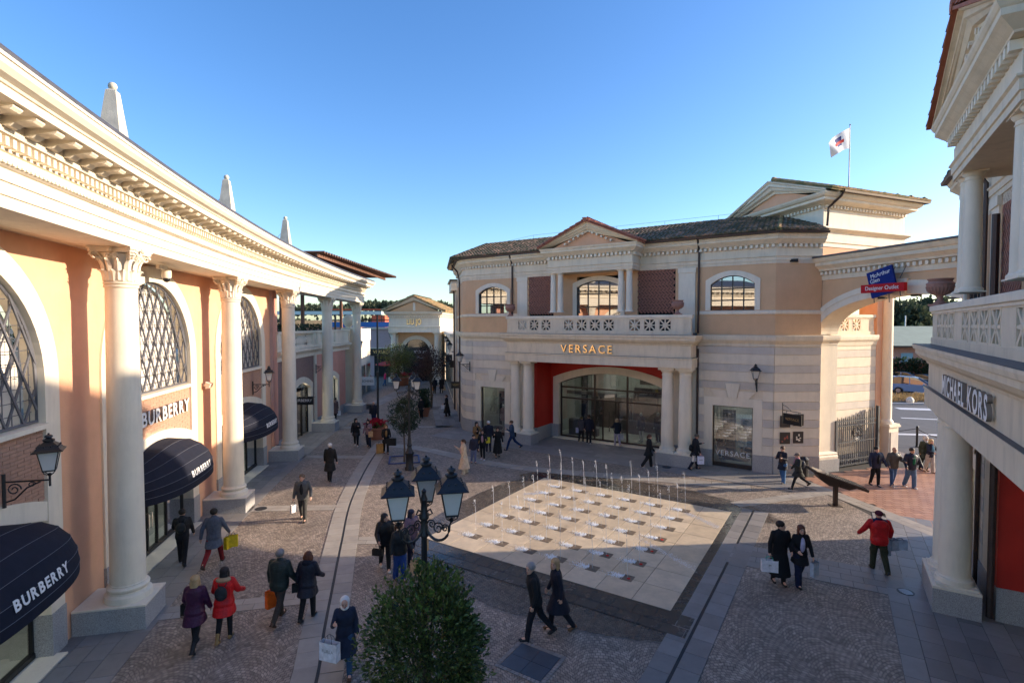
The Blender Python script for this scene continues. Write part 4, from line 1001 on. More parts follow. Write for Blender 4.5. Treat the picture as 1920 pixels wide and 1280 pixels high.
CORN = [(-9.0, 6.5), (-5.1, 2.15), (-4.7, 1.7), (-4.2, 1.40), (-3.5, 1.25)]
def portico_building(root, main):
    """local frame: x along the front, y into the building, z up"""
    W_ = 10.9; XC = 5.4
    # ---- ground floor portico
    ent = [(0.0, 1.2), (0.0, 0.0), (W_, 0.0), (W_, 1.2)]
    mb = MB(); mb.sweep(ent, [(-1.2, 5.0), (0.07, 5.0), (0.07, 5.42), (0.10, 5.44), (0.10, 5.50), (0.0, 5.505), (0.0, 6.12), (0.04, 6.14), (0.06, 6.2), (0.12, 6.24), (0.20, 6.30), (0.26, 6.38), (0.28, 6.40), (0.28, 6.50), (0.32, 6.52), (0.34, 6.60), (0.34, 6.65), (-1.2, 6.65)])
    mb.build('portico_entablature', M_STONE, root)
    mb = MB(); mb.sweep(ent, [(-0.1, 6.652), (0.33, 6.652), (0.33, 6.662), (-0.1, 6.67)]); mb.sweep(ent, [(0.001, 5.507), (0.098, 5.507), (0.098, 5.513), (0.001, 5.52)]); mb.build('ledge_flashing', M_LEAD, root)
    mb = MB(); mb.box(0.02, W_-0.02, 0.02, 3.2, 5.005, 5.3); mb.build('portico_ceiling', M_STONE, root)
    me = tuscan('column', root, 0, 0, 0.68, 5.0, 0.325)
    for x in (0.36, 1.24, W_-1.24, W_-0.36): inst('column', me, root, T((x, 0.46, 0.68)))
    for x0, x1 in ((-0.12, 1.72), (W_-1.72, W_+0.12)):
        MB().box(x0, x1, -0.02, 0.92, 0, 0.62).build('column_plinth', M_GRANITE, root); MB().box(x0-0.01, x1+0.01, -0.03, 0.92, 0.622, 0.68).build('plinth_cap', M_STONE2, root)
    # recess: red side and back walls with the wide arched shop front
    ys, yb = 1.22, 3.05; xl, xr = 1.42, W_-1.42
    for x0, x1 in ((xl-0.2, xl), (xr, xr+0.2)):
        MB().box(x0, x1, ys, yb+0.3, 0.84, 5.0).build('red_wall', M_RED, root); MB().box(x0-0.01, x1+0.03 if x0 < 5 else x1, ys-0.0, yb+0.3, 0, 0.838).build('granite_base', M_GRANITE, root)
    MB().box(0.0, xl-0.2, ys, ys+0.4, 0.84, 5.0).build('side_pier', M_STONE2, root); MB().box(xr+0.2, W_, ys, ys+0.4, 0.84, 5.0).build('side_pier', M_STONE2, root)
    MB().box(-0.02, xl-0.2, ys-0.03, ys+0.4, 0, 0.838).build('granite_base', M_GRANITE, root); MB().box(xr+0.2, W_+0.02, ys-0.03, ys+0.4, 0, 0.838).build('granite_base', M_GRANITE, root)
    gx0, gx1, zs, rise = 2.0, 8.8, 3.50, 0.72; c = XC; hw = (gx1-gx0)/2; sur = 0.40
    def zt(x): return zs + rise*(1-min(1, ((x-c)/hw)**2))
    def zo(x): return zs + 0.36 + (rise+0.06)*(1-min(1, ((x-c)/(hw+sur))**2))
    mb = MB(); n = 18
    for i in range(n):
        a = gx0-sur+(gx1-gx0+2*sur)*i/n; b = gx0-sur+(gx1-gx0+2*sur)*(i+1)/n
        mb.add([(a, yb, zo(a)), (b, yb, zo(b)), (b, yb, 5.0), (a, yb, 5.0)], [(0, 1, 2, 3)])
    mb.box(xl, gx0-sur, yb, yb+0.2, 0.84, 5.0); mb.box(gx1+sur, xr, yb, yb+0.2, 0.84, 5.0); mb.build('red_wall', M_RED, root)
    MB().box(xl, gx0-sur, yb-0.02, yb+0.2, 0.0, 0.838).build('granite_base', M_GRANITE, root); MB().box(gx1+sur, xr, yb-0.02, yb+0.2, 0.0, 0.838).build('granite_base', M_GRANITE, root)
    sf = empty('shop_front', (0, 0, 0), parent=root)
    P = []; F = []; out = [(gx0-sur, 0.84)] + [(gx0-sur+(gx1-gx0+2*sur)*i/n, zo(gx0-sur+(gx1-gx0+2*sur)*i/n)) for i in range(n+1)] + [(gx1+sur, 0.84)]
    inn = [(gx0, 0.84)] + [(gx0+(gx1-gx0)*i/n, zt(gx0+(gx1-gx0)*i/n)) for i in range(n+1)] + [(gx1, 0.84)]; m_ = len(out)
    for q, y in ((out, yb-0.07), (inn, yb-0.07), (out, yb+0.3), (inn, yb+0.3)): P += [(a, y, b) for a, b in q]
    for k in range(m_-1): F += [(k, k+1, m_+k+1, m_+k), (m_+k, m_+k+1, 3*m_+k+1, 3*m_+k), (k+1, k, 2*m_+k, 2*m_+k+1)]
    MB().add(P, F).build('arch_surround', M_STONE2, sf)
    for x0, x1 in ((gx0-sur-0.01, gx0-0.002), (gx1+0.002, gx1+sur+0.01)): MB().box(x0, x1, yb-0.09, yb+0.3, 0, 0.838).build('granite_jamb', M_GRANITE, sf)
    mb = MB(); yf = yb+0.2; vs = (gx0+0.04, 4.35, 6.45, gx1-0.04)
    for x in vs: mb.box(x-0.05, x+0.05, yf, yf+0.1, 0.1, zt(x)-0.01)
    for zz, (a, b) in ((0.06, (gx0, gx1)), (2.50, (gx0, gx1)), (3.18, (gx0, gx1))): mb.box(a, b, yf+0.003, yf+0.097, zz, zz+0.09)
    for x in (4.9, 5.9): mb.box(x-0.04, x+0.04, yf, yf+0.08, 0.15, 2.5)
    mb.tube([(a, yf+0.05, b) for a, b in inn[1:-1]], 0.05, 4)
    mb.build('glazing_frame', M_BROWN, sf)
    for a, b in ((gx0, 4.3), (4.4, 4.86), (5.94, 6.4), (6.5, gx1)): MB().add([(a, yf+0.05, 0.15), (b, yf+0.05, 0.15), (b, yf+0.05, 2.5), (a, yf+0.05, 2.5)], [(0, 1, 2, 3)]).build('pane', M_GLASS, sf)
    for a, b in ((gx0, 4.3), (4.4, 6.4), (6.5, gx1)):
        k = 6; q = [(a+(b-a)*i/k, zt(a+(b-a)*i/k)-0.01) for i in range(k+1)]
        MB().add([(a, yf+0.05, 2.6), (b, yf+0.05, 2.6)] + [(x, yf+0.05, z) for x, z in reversed(q)], [tuple(range(k+3))]).build('pane', M_GLASS, sf)
    mb = MB(); mb.tube([(5.35, yf-0.06, 0.7), (5.35, yf-0.06, 1.9)], 0.018, 6); mb.tube([(5.5, yf+0.3, 0.7), (5.5, yf+0.3, 1.9)], 0.018, 6); mb.build('door_pull', M_BROWN, sf)
    mb = MB(); mb.box(gx0-0.1, gx1+0.1, yb+4.6, yb+4.7, 0, 4.9); mb.box(gx0-0.7, gx0-0.6, yb+0.31, yb+4.6, 0, 4.9); mb.box(gx1+0.6, gx1+0.7, yb+0.31, yb+4.6, 0, 4.9); mb.box(gx0-0.6, gx1+0.6, yb+0.31, yb+4.6, 4.5, 4.6)
    mb.build('shop_room', M_SHOPW, sf); MB().box(gx0-0.6, gx1+0.6, yb+0.31, yb+4.6, 0.02, 0.05).build('shop_floor', M_SHOPW, sf)
    rr = random.Random(5); mb = MB()
    for x, w2, h, y in ((2.6, 0.35, 1.1, 0.9), (3.5, 0.6, 0.5, 1.2), (4.7, 0.5, 2.2, 4.2), (6.2, 0.8, 2.6, 4.2), (3.2, 0.9, 2.4, 4.3), (7.8, 0.7, 1.9, 4.2), (5.4, 0.9, 0.9, 3.2)): mb.box(x-w2, x+w2, yb+y, yb+y+0.35, 0.05, h)
    mb.box(gx0+0.2, 4.2, yb+0.7, yb+1.0, 2.75, 2.95); mb.box(6.7, gx1-0.3, yb+0.7, yb+0.9, 2.9, 3.4); mb.box(6.7, 8.0, yb+1.7, yb+1.9, 3.5, 3.9); mb.build('shop_display', M_SHOPB, sf)
    mb = MB()
    for x, y in ((3.1, 1.2), (5.4, 1.4), (7.6, 1.2), (4.2, 3.2), (6.6, 3.2)): mb.box(x-0.28, x+0.28, yb+y, yb+y+0.16, 4.46, 4.49)
    mb.build('shop_light', M_LIT, sf)
    MB().box(gx0-0.3, gx1+0.3, yb-0.35, yb+0.2, 0.0, 0.05).build('threshold', M_STONE2, sf)
    # ---- balcony parapet, terrace
    balustrade(root, 0.0, W_, [[1.08, 1.88, 2.68], [4.15, 4.95, 5.75, 6.55], [8.0, 8.8, 9.6]], 0.06, 6.67)
    MB().box(0.0, W_, 0.3, 1.25, 6.67, 6.75).build('balcony_floor', M_LEAD, root)
    # ---- upper floor: wall behind, lattice panels, projecting loggia under the pediment
    yw = 1.25; ze = 10.12 if main else 10.42; zt0, zt1 = 6.7, ze+0.02
    lx0, lx1 = 2.85, 7.85                                     # loggia block
    MB().box(0.0, 0.72, yw-0.05, yw+0.3, zt0, ze-0.26).build('pilaster', M_STONE2, root); MB().box(-0.03, 0.75, yw-0.09, yw+0.3, ze-0.258, ze-0.02).build('pilaster_capital', M_STONE2, root)
    MB().box(W_-0.95, W_-0.10, yw-0.05, yw+0.3, zt0, ze-0.26).build('pilaster', M_STONE2, root); MB().box(W_-0.98, W_-0.07, yw-0.09, yw+0.3, ze-0.258, ze-0.02).build('pilaster_capital', M_STONE2, root)
    mb = MB(); mb.box(0.0, lx0+0.1, yw, yw+0.3, zt0, 10.1) if False else None
    for a, b in ((0.72, 0.82), (2.55, lx0+1.25), (6.75, 7.75), (9.78, W_-0.95), (W_-0.10, W_)): MB().box(a, b, yw, yw+0.3, zt0, zt1).build('upper_wall', M_PEACH, root)
    mb.box(lx0+1.25, 6.75, yw+0.0, yw+0.3, 9.95, 10.14)
    mb.build('upper_wall', M_PEACH, root)
    LT = []
    for a, b in ((0.82, 2.55), (7.75, 9.78)):
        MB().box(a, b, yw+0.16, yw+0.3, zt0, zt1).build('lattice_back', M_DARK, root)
        k = 0; z = zt0+1.2
        while z < ze:
            x = a + (0.05 if k % 2 else 0.145)
            while x < b: LT.append(T((x, yw+0.06, z)) @ RY(math.pi/4 if k % 2 else -math.pi/4)); x += 0.19
            z += 0.165; k += 1
    pieces('lattice_brick', MB().box(-0.042, 0.042, -0.06, 0.05, -0.115, 0.115).mesh('lattice_brick', M_LAT), LT, root, limit=0)
    arched_window(root, 4.1, 6.75, 7.55, 9.35, 0.35, yw, 4, (8.2, 8.95), 0.26)
    me = tuscan('loggia_column', root, 0, 0, 7.86, zt1, 0.17)
    for x in (lx0+0.22, lx0+0.68, lx1-0.68, lx1-0.22): inst('loggia_column', me, root, T((x, 0.24, 7.88)))
    blk = [(lx0, yw), (lx0, 0.02), (lx1, 0.02), (lx1, yw)]
    mb = MB(); upper_entab(mb, blk, ze); mb.box(lx0+0.28, lx1-0.28, 0.3, yw+0.4, ze+0.003, ze+1.1); mb.build('loggia_entablature', M_STONE, root)
    DL = dentil_run([(lx0, 1.0), (lx0, 0.02), (lx1, 0.02), (lx1, 1.0)], ze+0.76)
    # pediment
    za = ze+1.36; ap = za+1.30; x0, x1 = lx0-0.42, lx1+0.42; cx = (x0+x1)/2
    tp = 0.10; mb = MB(); mb.prism([(lx0+0.1, za-0.01), (lx1-0.1, za-0.01), (cx, ap-0.35)], tp, tp+0.25); mb.build('tympanum', M_ORANGE, root)
    mb = MB(); prof = [(0.02, -0.46), (-0.08, -0.46), (-0.10, -0.36), (-0.17, -0.34), (-0.25, -0.22), (-0.30, -0.18), (-0.30, -0.06), (-0.38, -0.03), (-0.40, 0.06), (0.3, 0.06), (0.3, -0.46)]   # (y, dz)
    sl = math.atan2(ap-za, cx-x0)
    P = []; F = []; m_ = len(prof)
    for (x, z) in ((x0, za), (cx, ap), (x1, za)):
        for y, d in prof: P.append((x, y+0.02, z + d/math.cos(sl) if x == cx else z + d*1.0 + 0.0))
    # trim the foot: keep mouldings above the horizontal cornice
    P = [(x, y, max(z, za-0.005)) for x, y, z in P]
    for i in range(2):
        for k in range(m_): k2 = (k+1) % m_; F.append((i*m_+k, (i+1)*m_+k, (i+1)*m_+k2, i*m_+k2))
    mb.add(P, F); mb.build('raking_cornice', M_STONE, root)
    RD = []
    for sgn in (-1, 1):
        n = 9
        for i in range(1, n):
            f = i/n; x = cx + sgn*(cx-x0-0.5)*f; z = ap - 0.46/math.cos(sl) - 0.045 - (ap-za)*( (cx-x0-0.5)*f/(cx-x0))
            if z > za+0.1: RD.append(T((x, 0.0, z+0.02)) @ RY(sgn*sl))
    rdm = MB().box(-0.055, 0.055, -0.16, 0.02, 0, 0.10).mesh('raking_block', M_STONE2)
    for q in RD: inst('raking_block', rdm, root, q)
    # ---- main cornice either side
    xa = -4.35 if main else -4.4; xb = 14.5 if main else W_+3.0
    if main: wallp = CORN + [(14.5, yw), (16.35, 2.55)]
    else: wallp = [(-3.7, 5.0), (-3.7, yw), (xb, yw)]
    e1 = [p for p in wallp if p[0] < 1] + [(lx0, yw)]; e2 = [(lx1, yw)] + [p for p in wallp if p[0] > 8]
    for e_ in (e1, e2): mb = MB(); upper_entab(mb, e_, ze-0.01); mb.build('main_cornice', M_STONE, root)
    DL += dentil_run(e1, ze+0.75) + dentil_run(e2, ze+0.75)
    pieces('dentil', DEN, DL, root, limit=200)
    # gutters
    def off(path, d):
        m2 = MB(); m2.sweep(path, [(d, 0), (d, 1)], caps=False); return [(v[0], v[1]) for v in m2.v[::2]]
    g1, g2 = off(e1, 0.70), off(e2, 0.70)
    for g, e in ((g1, e1), (g2, e2)):
        mb = MB(); mb.sweep(e, [(0.36, ze+1.36), (0.53, ze+1.36), (0.55, ze+1.46), (0.36, ze+1.46)]); mb.build('gutter', M_PIPE, root)
    # ---- roofs
    zr = ze+1.46; zr1 = 13.35 if main else 13.7; yr = 6.6
    off_ = 0.46
    E0 = Vector((e1[0][0]-0.4 if not main else -5.2, 1.25-off_, zr)); 
    xR = 14.65 if main else xb
    LX = -5.0 if main else -4.1; RX0 = -6.3 if main else -1.5
    tiles((LX, yw-off_, zr), (xR, yw-off_, zr), (14.2 if main else xb, yr, zr1), (RX0, yr, zr1), 'front', M_TILE, root, limit=60 if main else 40)
    tiles((-9.6, 6.0, zr) if main else (-4.2, 9.5, zr), (LX, yw-off_, zr), (RX0, yr, zr1), (RX0-0.4, yr+0.6, zr1), 'left', M_TILE, root)
    if main: tiles((-9.5, 12.0, zr), (-9.6, 6.0, zr), (RX0-0.4, yr+0.6, zr1), (RX0-0.4, yr+1.5, zr1), 'left_back', M_TILE, root)
    if main:
        tiles((14.65, yw-off_, zr), (16.6, 2.25, zr), (15.4, yr-0.2, zr1-0.15), (14.2, yr, zr1), 'right', M_TILE, root)
        ridge_tiles((14.65, yw-off_, zr+0.05), (14.2, yr, zr1+0.02), M_TILEY, root)
    ridge_tiles((RX0, yr, zr1), (14.2 if main else xb, yr, zr1), M_TILE, root)
    # pediment roof
    za2 = za+0.06; ap2 = ap+0.07; yb2 = 5.2
    tiles((x0-0.06, yb2, za2), (x0-0.06, -0.46, za2), (cx, -0.46, ap2), (cx, yb2, ap2), 'pl', M_TILER if not main else M_TILER, root, limit=60 if not main else 0)
    tiles((x1+0.06, -0.46, za2), (x1+0.06, yb2, za2), (cx, yb2, ap2), (cx, -0.46, ap2), 'pr', M_TILER, root)
    ridge_tiles((cx, -0.48, ap2+0.02), (cx, yb2, ap2+0.02), M_TILER, root)
    # lightning wire over the ridge
    if main:
        mb = MB()
        for k in range(6): x = -2+k*3.2; mb.tube([(x, yr, zr1), (x, yr, zr1+0.35)], 0.01, 4)
        mb.tube([(-3.6, yr-1.5, zr1-0.2)] + [(-2+k*3.2, yr, zr1+0.35) for k in range(6)], 0.008, 4); mb.build('lightning_wire', M_LEAD, root)
    # ---- side bays
    mb = MB(); mb.sweep(wallp if main else wallp, [(0.0, 0.0), (0.0, 10.13), (-0.3, 10.13), (-0.3, 0.0)]) if False else None
    return dict(yw=yw, xl=xl, e1=e1, e2=e2, wallp=wallp, zr=zr, W=W_, ze=ze)

VB = empty('portico_building', (VO.x, VO.y, 0), math.atan2(VU.y, VU.x), 'two storey peach building with a red entrance recess lettered VERSACE and a pediment', 'building', 'twin portico buildings')
dv_ = portico_building(VB, True)
KB = empty('portico_building', (MKO.x, MKO.y, 0), math.atan2(MKU.y, MKU.x), 'near portico building at the right edge, fascia lettered MICHAEL KORS', 'building', 'twin portico buildings')
dk_ = portico_building(KB, False)

for mname in ('versace',): pass
# signs on the fascias
sg = empty('fascia_sign', VP(5.3, -0.03).to_3d() + Vector((0, 0, 5.82)), VB.rotation_euler.z, 'spaced gold capital letters VERSACE on the stone fascia', 'sign')
xx = -1.58
for ch in 'VERSACE':
    me = text_mesh(ch, 0.62, M_GOLD, depth=0.06, bold=0.004, name='letter', align='LEFT', side=M_SIDESHADE); w = max(v.co.x for v in me.vertices)
    inst('letter', me, sg, T((xx, -0.03, 0))); xx += w + 0.105
sg = empty('fascia_sign', MKP(5.0, -0.02).to_3d() + Vector((0, 0, 5.82)), KB.rotation_euler.z, 'bold white capital letters MICHAEL KORS on the right hand fascia', 'sign')
mes = []; xx = 0
for ch in 'MICHAEL KORS':
    if ch == ' ': xx += 0.25; continue
    me = text_mesh(ch, 0.60, M_WHITE, depth=0.07, bold=0.016, name='letter', align='LEFT', sx=0.85, side=M_SIDESHADE); w = max(v.co.x for v in me.vertices); mes.append((xx, me)); xx += w + 0.05
for x, me in mes: inst('letter', me, sg, T((x-xx/2, -0.06, 0)))
# urns
for s, b, lab in ((0.15, VB, 'terracotta urn at the left end of the far balcony parapet'), (10.2, VB, 'terracotta urn at the right end of the far balcony parapet'), (0.32, KB, 'large near terracotta urn on the right hand parapet')):
    q = mw(b) @ Vector((s, 0.16, 7.74)); u = urn(None, q.x, q.y, q.z+0.0, 0.9, lab)

# ---------- left and right bays of the main building (VB)
def wallseg(parent, a, b, m, z0, z1, name='wall', th=0.3, d=0.0):
    a, b = Vector(a), Vector(b); mb = MB(); mb.sweep([a, b], [(d, z0), (d, z1), (-th, z1), (-th, z0)]); return mb.build(name, m, parent)
yw = 1.25
def bay(root, x0, x1, win, shopw, lim=0, sign=True):
    """straight bay between x0 and x1 with a ground floor shop window and an arched window above"""
    sx0, sx1 = shopw; wx0, wx1 = win
    zb, zg0, zg1 = 0.84, 0.22, 3.12
    for a, b, c_, d in ((x0, sx0, zb, 6.2), (sx1, x1, zb, 6.2), (sx0, sx1, zg1, 6.2)): MB().box(a, b, yw, yw+0.35, c_, d).build('ground_floor_wall', M_STONE, root)
    for a, b in ((x0, sx0-0.001), (sx1+0.001, x1)): MB().box(a, b, yw-0.06, yw+0.3, 0, zb-0.002).build('granite_base', M_GRANITE, root)
    sur = 0.42
    courses(root, x0+0.01, x1-0.01, yw, zb, 6.10, [(sx0-sur, sx1+sur, 0, zg1+0.48)], lim)
    mb = MB(); mb.box(sx0-sur, sx0, yw-0.05, yw+0.25, zb, zg1+0.42); mb.box(sx1, sx1+sur, yw-0.05, yw+0.25, zb, zg1+0.42); mb.box(sx0, sx1, yw-0.05, yw+0.25, zg1, zg1+0.42); mb.build('window_surround', M_STONE2, root)
    c = (sx0+sx1)/2; MB().prism([(c-0.20, zg1+0.422), (c+0.20, zg1+0.422), (c+0.34, zg1+1.15), (c-0.34, zg1+1.15)], yw-0.10, yw-0.037).build('keystone', M_STONE2, root)
    for sgn in (-1, 1): MB().prism([(c+sgn*0.22, zg1+0.422), (c+sgn*0.75, zg1+0.422), (c+sgn*1.05, zg1+0.78), (c+sgn*0.29, zg1+0.78)], yw-0.06, yw-0.037).build('voussoir', M_CREAMC, root)
    w = empty('shop_window', (0, 0, 0), parent=root)
    mb = MB(); f = 0.05
    mb.box(sx0, sx1, yw+0.12, yw+0.2, zg0-0.2, zg0); mb.box(sx0, sx1, yw+0.12, yw+0.2, zg1-f, zg1); mb.box(sx0, sx0+f, yw+0.12, yw+0.2, zg0, zg1-f); mb.box(sx1-f, sx1, yw+0.12, yw+0.2, zg0, zg1-f); mb.build('frame', M_BROWN, w)
    MB().add([(sx0+f, yw+0.16, zg0), (sx1-f, yw+0.16, zg0), (sx1-f, yw+0.16, zg1-f), (sx0+f, yw+0.16, zg1-f)], [(0, 1, 2, 3)]).build('pane', M_GLASSD, w)
    mb = MB(); mb.box(sx0-0.2, sx1+0.2, yw+2.2, yw+2.3, 0, 3.4); mb.box(sx0-0.3, sx0-0.2, yw+0.35, yw+2.2, 0, 3.4); mb.box(sx1+0.2, sx1+0.3, yw+0.35, yw+2.2, 0, 3.4); mb.box(sx0-0.2, sx1+0.2, yw+0.35, yw+2.2, 3.3, 3.4); mb.box(sx0-0.2, sx1+0.2, yw+0.35, yw+2.2, 0.15, 0.2); mb.build('display_room', M_SHOPW, w)
    mb = MB(); mb.box(sx0+0.1, c-0.2, yw+2.0, yw+2.19, 0.3, 2.6); mb.box(c+0.1, sx1, yw+2.0, yw+2.19, 0.3, 2.2); mb.box(sx0+0.3, sx1-0.3, yw+0.9, yw+1.3, 0.2, 0.35); mb.build('display_panel', M_DARK, w)
    MB().box(c-0.4, c+0.4, yw+0.9, yw+1.1, 3.26, 3.29).build('shop_light', M_LIT, w)
    # upper floor
    zu0 = 6.68
    arched_window(root, wx0, wx1, 7.90, 9.20, 0.42, yw, 4, (8.40, 8.98), 0.24, depth=0.14)
    su = 0.0
    mb = MB(); mb.box(x0, wx0, yw, yw+0.3, zu0, 10.13); mb.box(wx1, x1, yw, yw+0.3, zu0, 10.13); mb.box(wx0, wx1, yw, yw+0.3, zu0, 7.9)
    n = 10
    for i in range(n):
        a = wx0+(wx1-wx0)*i/n; b = wx0+(wx1-wx0)*(i+1)/n; cc = (wx0+wx1)/2; hw = (wx1-wx0)/2
        za = 9.20+0.42*(1-((a-cc)/hw)**2); zb_ = 9.20+0.42*(1-((b-cc)/hw)**2)
        mb.add([(a, yw, za), (b, yw, zb_), (b, yw, 10.13), (a, yw, 10.13)], [(0, 1, 2, 3)])
    mb.build('upper_wall', M_PEACH, root)
bay(VB, -3.5, -0.02, (-3.0, -0.78), (-2.85, -0.95))
bay(VB, 10.92, 14.5, (11.55, 13.6), (11.72, 13.6))
bay(KB, -3.7, -0.02, (-3.0, -0.9), (-2.9, -1.0)); bay(KB, 10.92, 14.6, (11.55, 13.6), (11.72, 13.6))
# string courses along the walls
for root, paths in ((VB, (CORN + [(0.0, yw)], [(10.9, yw), (14.5, yw), (16.35, 2.55)])), (KB, ([(-3.7, 5.0), (-3.7, yw), (0, yw)], [(10.9, yw), (14.6, yw)]))):
    for pth in paths:
        mb = MB(); mb.sweep(pth, [(0.0, 6.1), (0.04, 6.12), (0.04, 6.25), (0.08, 6.3), (0.16, 6.42), (0.18, 6.55), (0.18, 6.66), (0.0, 6.68)]); mb.build('string_course', M_STONE, root)
        mb = MB(); mb.sweep(pth, [(0.0, 7.68), (0.05, 7.69), (0.07, 7.74), (0.07, 7.86), (0.0, 7.88)]); mb.build('sill_course', M_STONE2, root)
# rounded left corner and angled right wall of the main building
cor = CORN
mb = MB(); mb.sweep(cor, [(0.0, 0.84), (0.0, 6.2), (-0.3, 6.2), (-0.3, 0.84)]); mb.build('corner_wall', M_STONE, VB)
mb = MB(); mb.sweep(cor, [(0.06, 0.0), (0.06, 0.838), (-0.3, 0.838), (-0.3, 0.0)]); mb.build('granite_base', M_GRANITE, VB)
mb = MB(); mb.sweep(cor, [(0.0, 6.68), (0.0, 10.13), (-0.3, 10.13), (-0.3, 6.68)]); mb.build('corner_upper_wall', M_PEACH, VB)
def band_courses(root, pth):
    z = 0.84; k = 0
    while z < 6.08:
        h = 0.50 if k % 2 == 0 else 0.38; zt = min(6.10, z+h)
        mb = MB(); mb.sweep(pth, [(0.0, z+0.011), (0.036, z+0.011), (0.036, zt-0.011), (0.0, zt-0.011)]); mb.build('stone_course', M_CREAMC if k % 2 == 0 else M_GREYST, root); z = zt; k += 1
band_courses(VB, cor)
ang = [(14.5, yw), (16.35, 2.55)]
wallseg(VB, ang[0], ang[1], M_STONE, 0.84, 6.2, 'angled_wall'); wallseg(VB, ang[0], ang[1], M_GRANITE, 0, 0.838, 'granite_base', d=0.06); wallseg(VB, ang[0], ang[1], M_PEACH, 6.68, 10.13, 'angled_upper_wall')
band_courses(VB, ang)
# solid core so that nothing shines through
for root, xa, xb in ((VB, -4.2, 15.4), (KB, -3.6, 14.4)):
    mb = MB(); mb.box(xa, xb, 7.9, 12.5, 0.05, 10.2); mb.box(xa, xb, 1.6, 12.5, 10.16, 10.3); mb.box(0.02, 10.88, 1.56, 7.9, 4.95 if False else 5.32, 5.5); mb.build('building_core', M_DARK, root)
    MB().box(xa, xa+0.3, 2.4, 12.5, 0.05, 10.13).build('end_wall', M_PEACH, root); MB().box(xb-0.3, xb, 2.6, 12.5, 0.05, 10.13).build('end_wall', M_PEACH, root)
    MB().box(xa, xb, 12.5, 12.8, 0.0, 11.6).build('rear_wall', M_PEACH, root)
    # rear roof slope
    MB().add([(xa-0.5, 13.2, 11.5), (xb+0.5, 13.2, 11.5), (xb-0.3, 6.7, 13.3), (xa+2, 6.7, 13.3)], [(0, 1, 2, 3)]).build('rear_roof', M_TILE, root)
MB().box(-3.7, 14.6, yw, yw+0.3, 10.131, 10.43).build('frieze_wall', M_STONE, KB)
# drainpipes
def dp(root, x, y, zt=11.7, bracket=True):
    p_ = [(x, y-0.44, zt-0.1), (x, y-0.42, zt-0.22), (x, y-0.10, zt-0.75), (x, y-0.10, 6.75)]
    pipe(p_, 0.055, root); pipe([(x, y-0.10, 5.95), (x, y-0.10, 0.05)], 0.055, root)
dp(VB, -0.35, yw); dp(VB, 10.98, yw-0.0); dp(KB, -0.35, yw)
pipe([(-6.9, 3.2, 11.5), (-6.5, 3.35, 11.0), (-6.35, 3.4, 10.4), (-6.35, 3.4, 0.1)], 0.055, VB)
pipe([(1.0, 1.1, 9.9), (1.0, 1.1, 6.8)], 0.08, KB); pipe([(1.5, 1.1, 4.9), (1.5, 1.1, 0.1)], 0.075, KB)
MB().sweep([(1.62, 1.2), (1.62, 2.0)], [(0, 0.0), (0.0, 0.1)]) 
# uplight disc on the right building's granite base
t = empty('round_wall_light', MKP(2.3, 2.95).to_3d()+Vector((0, 0, 0.42)), KB.rotation_euler.z, 'round pale disc light in the granite base at the right edge', 'wall light')
MB().lathe([(0.14, 0), (0.14, 0.03), (0.11, 0.035)], 20, RX(math.pi/2)).build('disc', M_STONE2, t)
# VERSACE on the right window glass, small posters, hanging sign
text('VERSACE', 0.36, M_WHITE, VB, T((12.66, yw+0.10, 0.70)), name='window_lettering', depth=0.006, spacing=1.15)
t = empty('poster_group', (0, 0, 0)); bpy.data.objects.remove(t)
M_POST = mat('poster_black', (0.03, 0.028, 0.028), 0.3, 0.1); M_POSTY = mat('poster_yellow', (0.5, 0.4, 0.05), 0.4, 0.1); M_POSTR = mat('poster_red', (0.35, 0.08, 0.06), 0.4, 0.1)
wn = ['black poster with yellow drawing, upper left of four', 'black poster with grey drawing, upper right of four', 'dark poster with small red drawing, lower left of four', 'dark poster with four portraits, lower right of four']
d_ = Vector((1.85, 1.3, 0)).normalized()
for i, (u, z) in enumerate(((0.55, 2.55), (1.2, 2.62), (0.55, 1.75), (1.2, 1.78))):
    q = mw(VB) @ (Vector((14.5, yw, z)) + d_*u + Vector((d_.y, -d_.x, 0))*0.045)
    p_ = empty('poster', q, VB.rotation_euler.z + math.atan2(d_.y, d_.x), wn[i], 'poster')
    MB().box(-0.25, 0.25, -0.02, 0, -0.28, 0.28).build('board', M_POST, p_)
    rr = random.Random(i)
    for k in range(6): a, b = rr.uniform(-.18, .1), rr.uniform(-.2, .1); MB().box(a, a+rr.uniform(.04, .1), -0.024, -0.021, b, b+rr.uniform(.04, .12)).build('print', (M_POSTY, M_WHITE, M_POSTR, M_STONE2)[i], p_)
# ------------------------------------------------------------ gateway arch between the two porticoes
AA = Vector((14.62, 25.75)); AD = Vector((0.282, -0.9594)).normalized(); AN = Vector((AD.y, -AD.x))      # outward (to the plaza) is to the right of travel
AR = empty('gateway_arch', (AA.x, AA.y, 0), math.atan2(AD.y, AD.x), 'wide low stone arch joining the two buildings, with dentil cornice', 'arch')
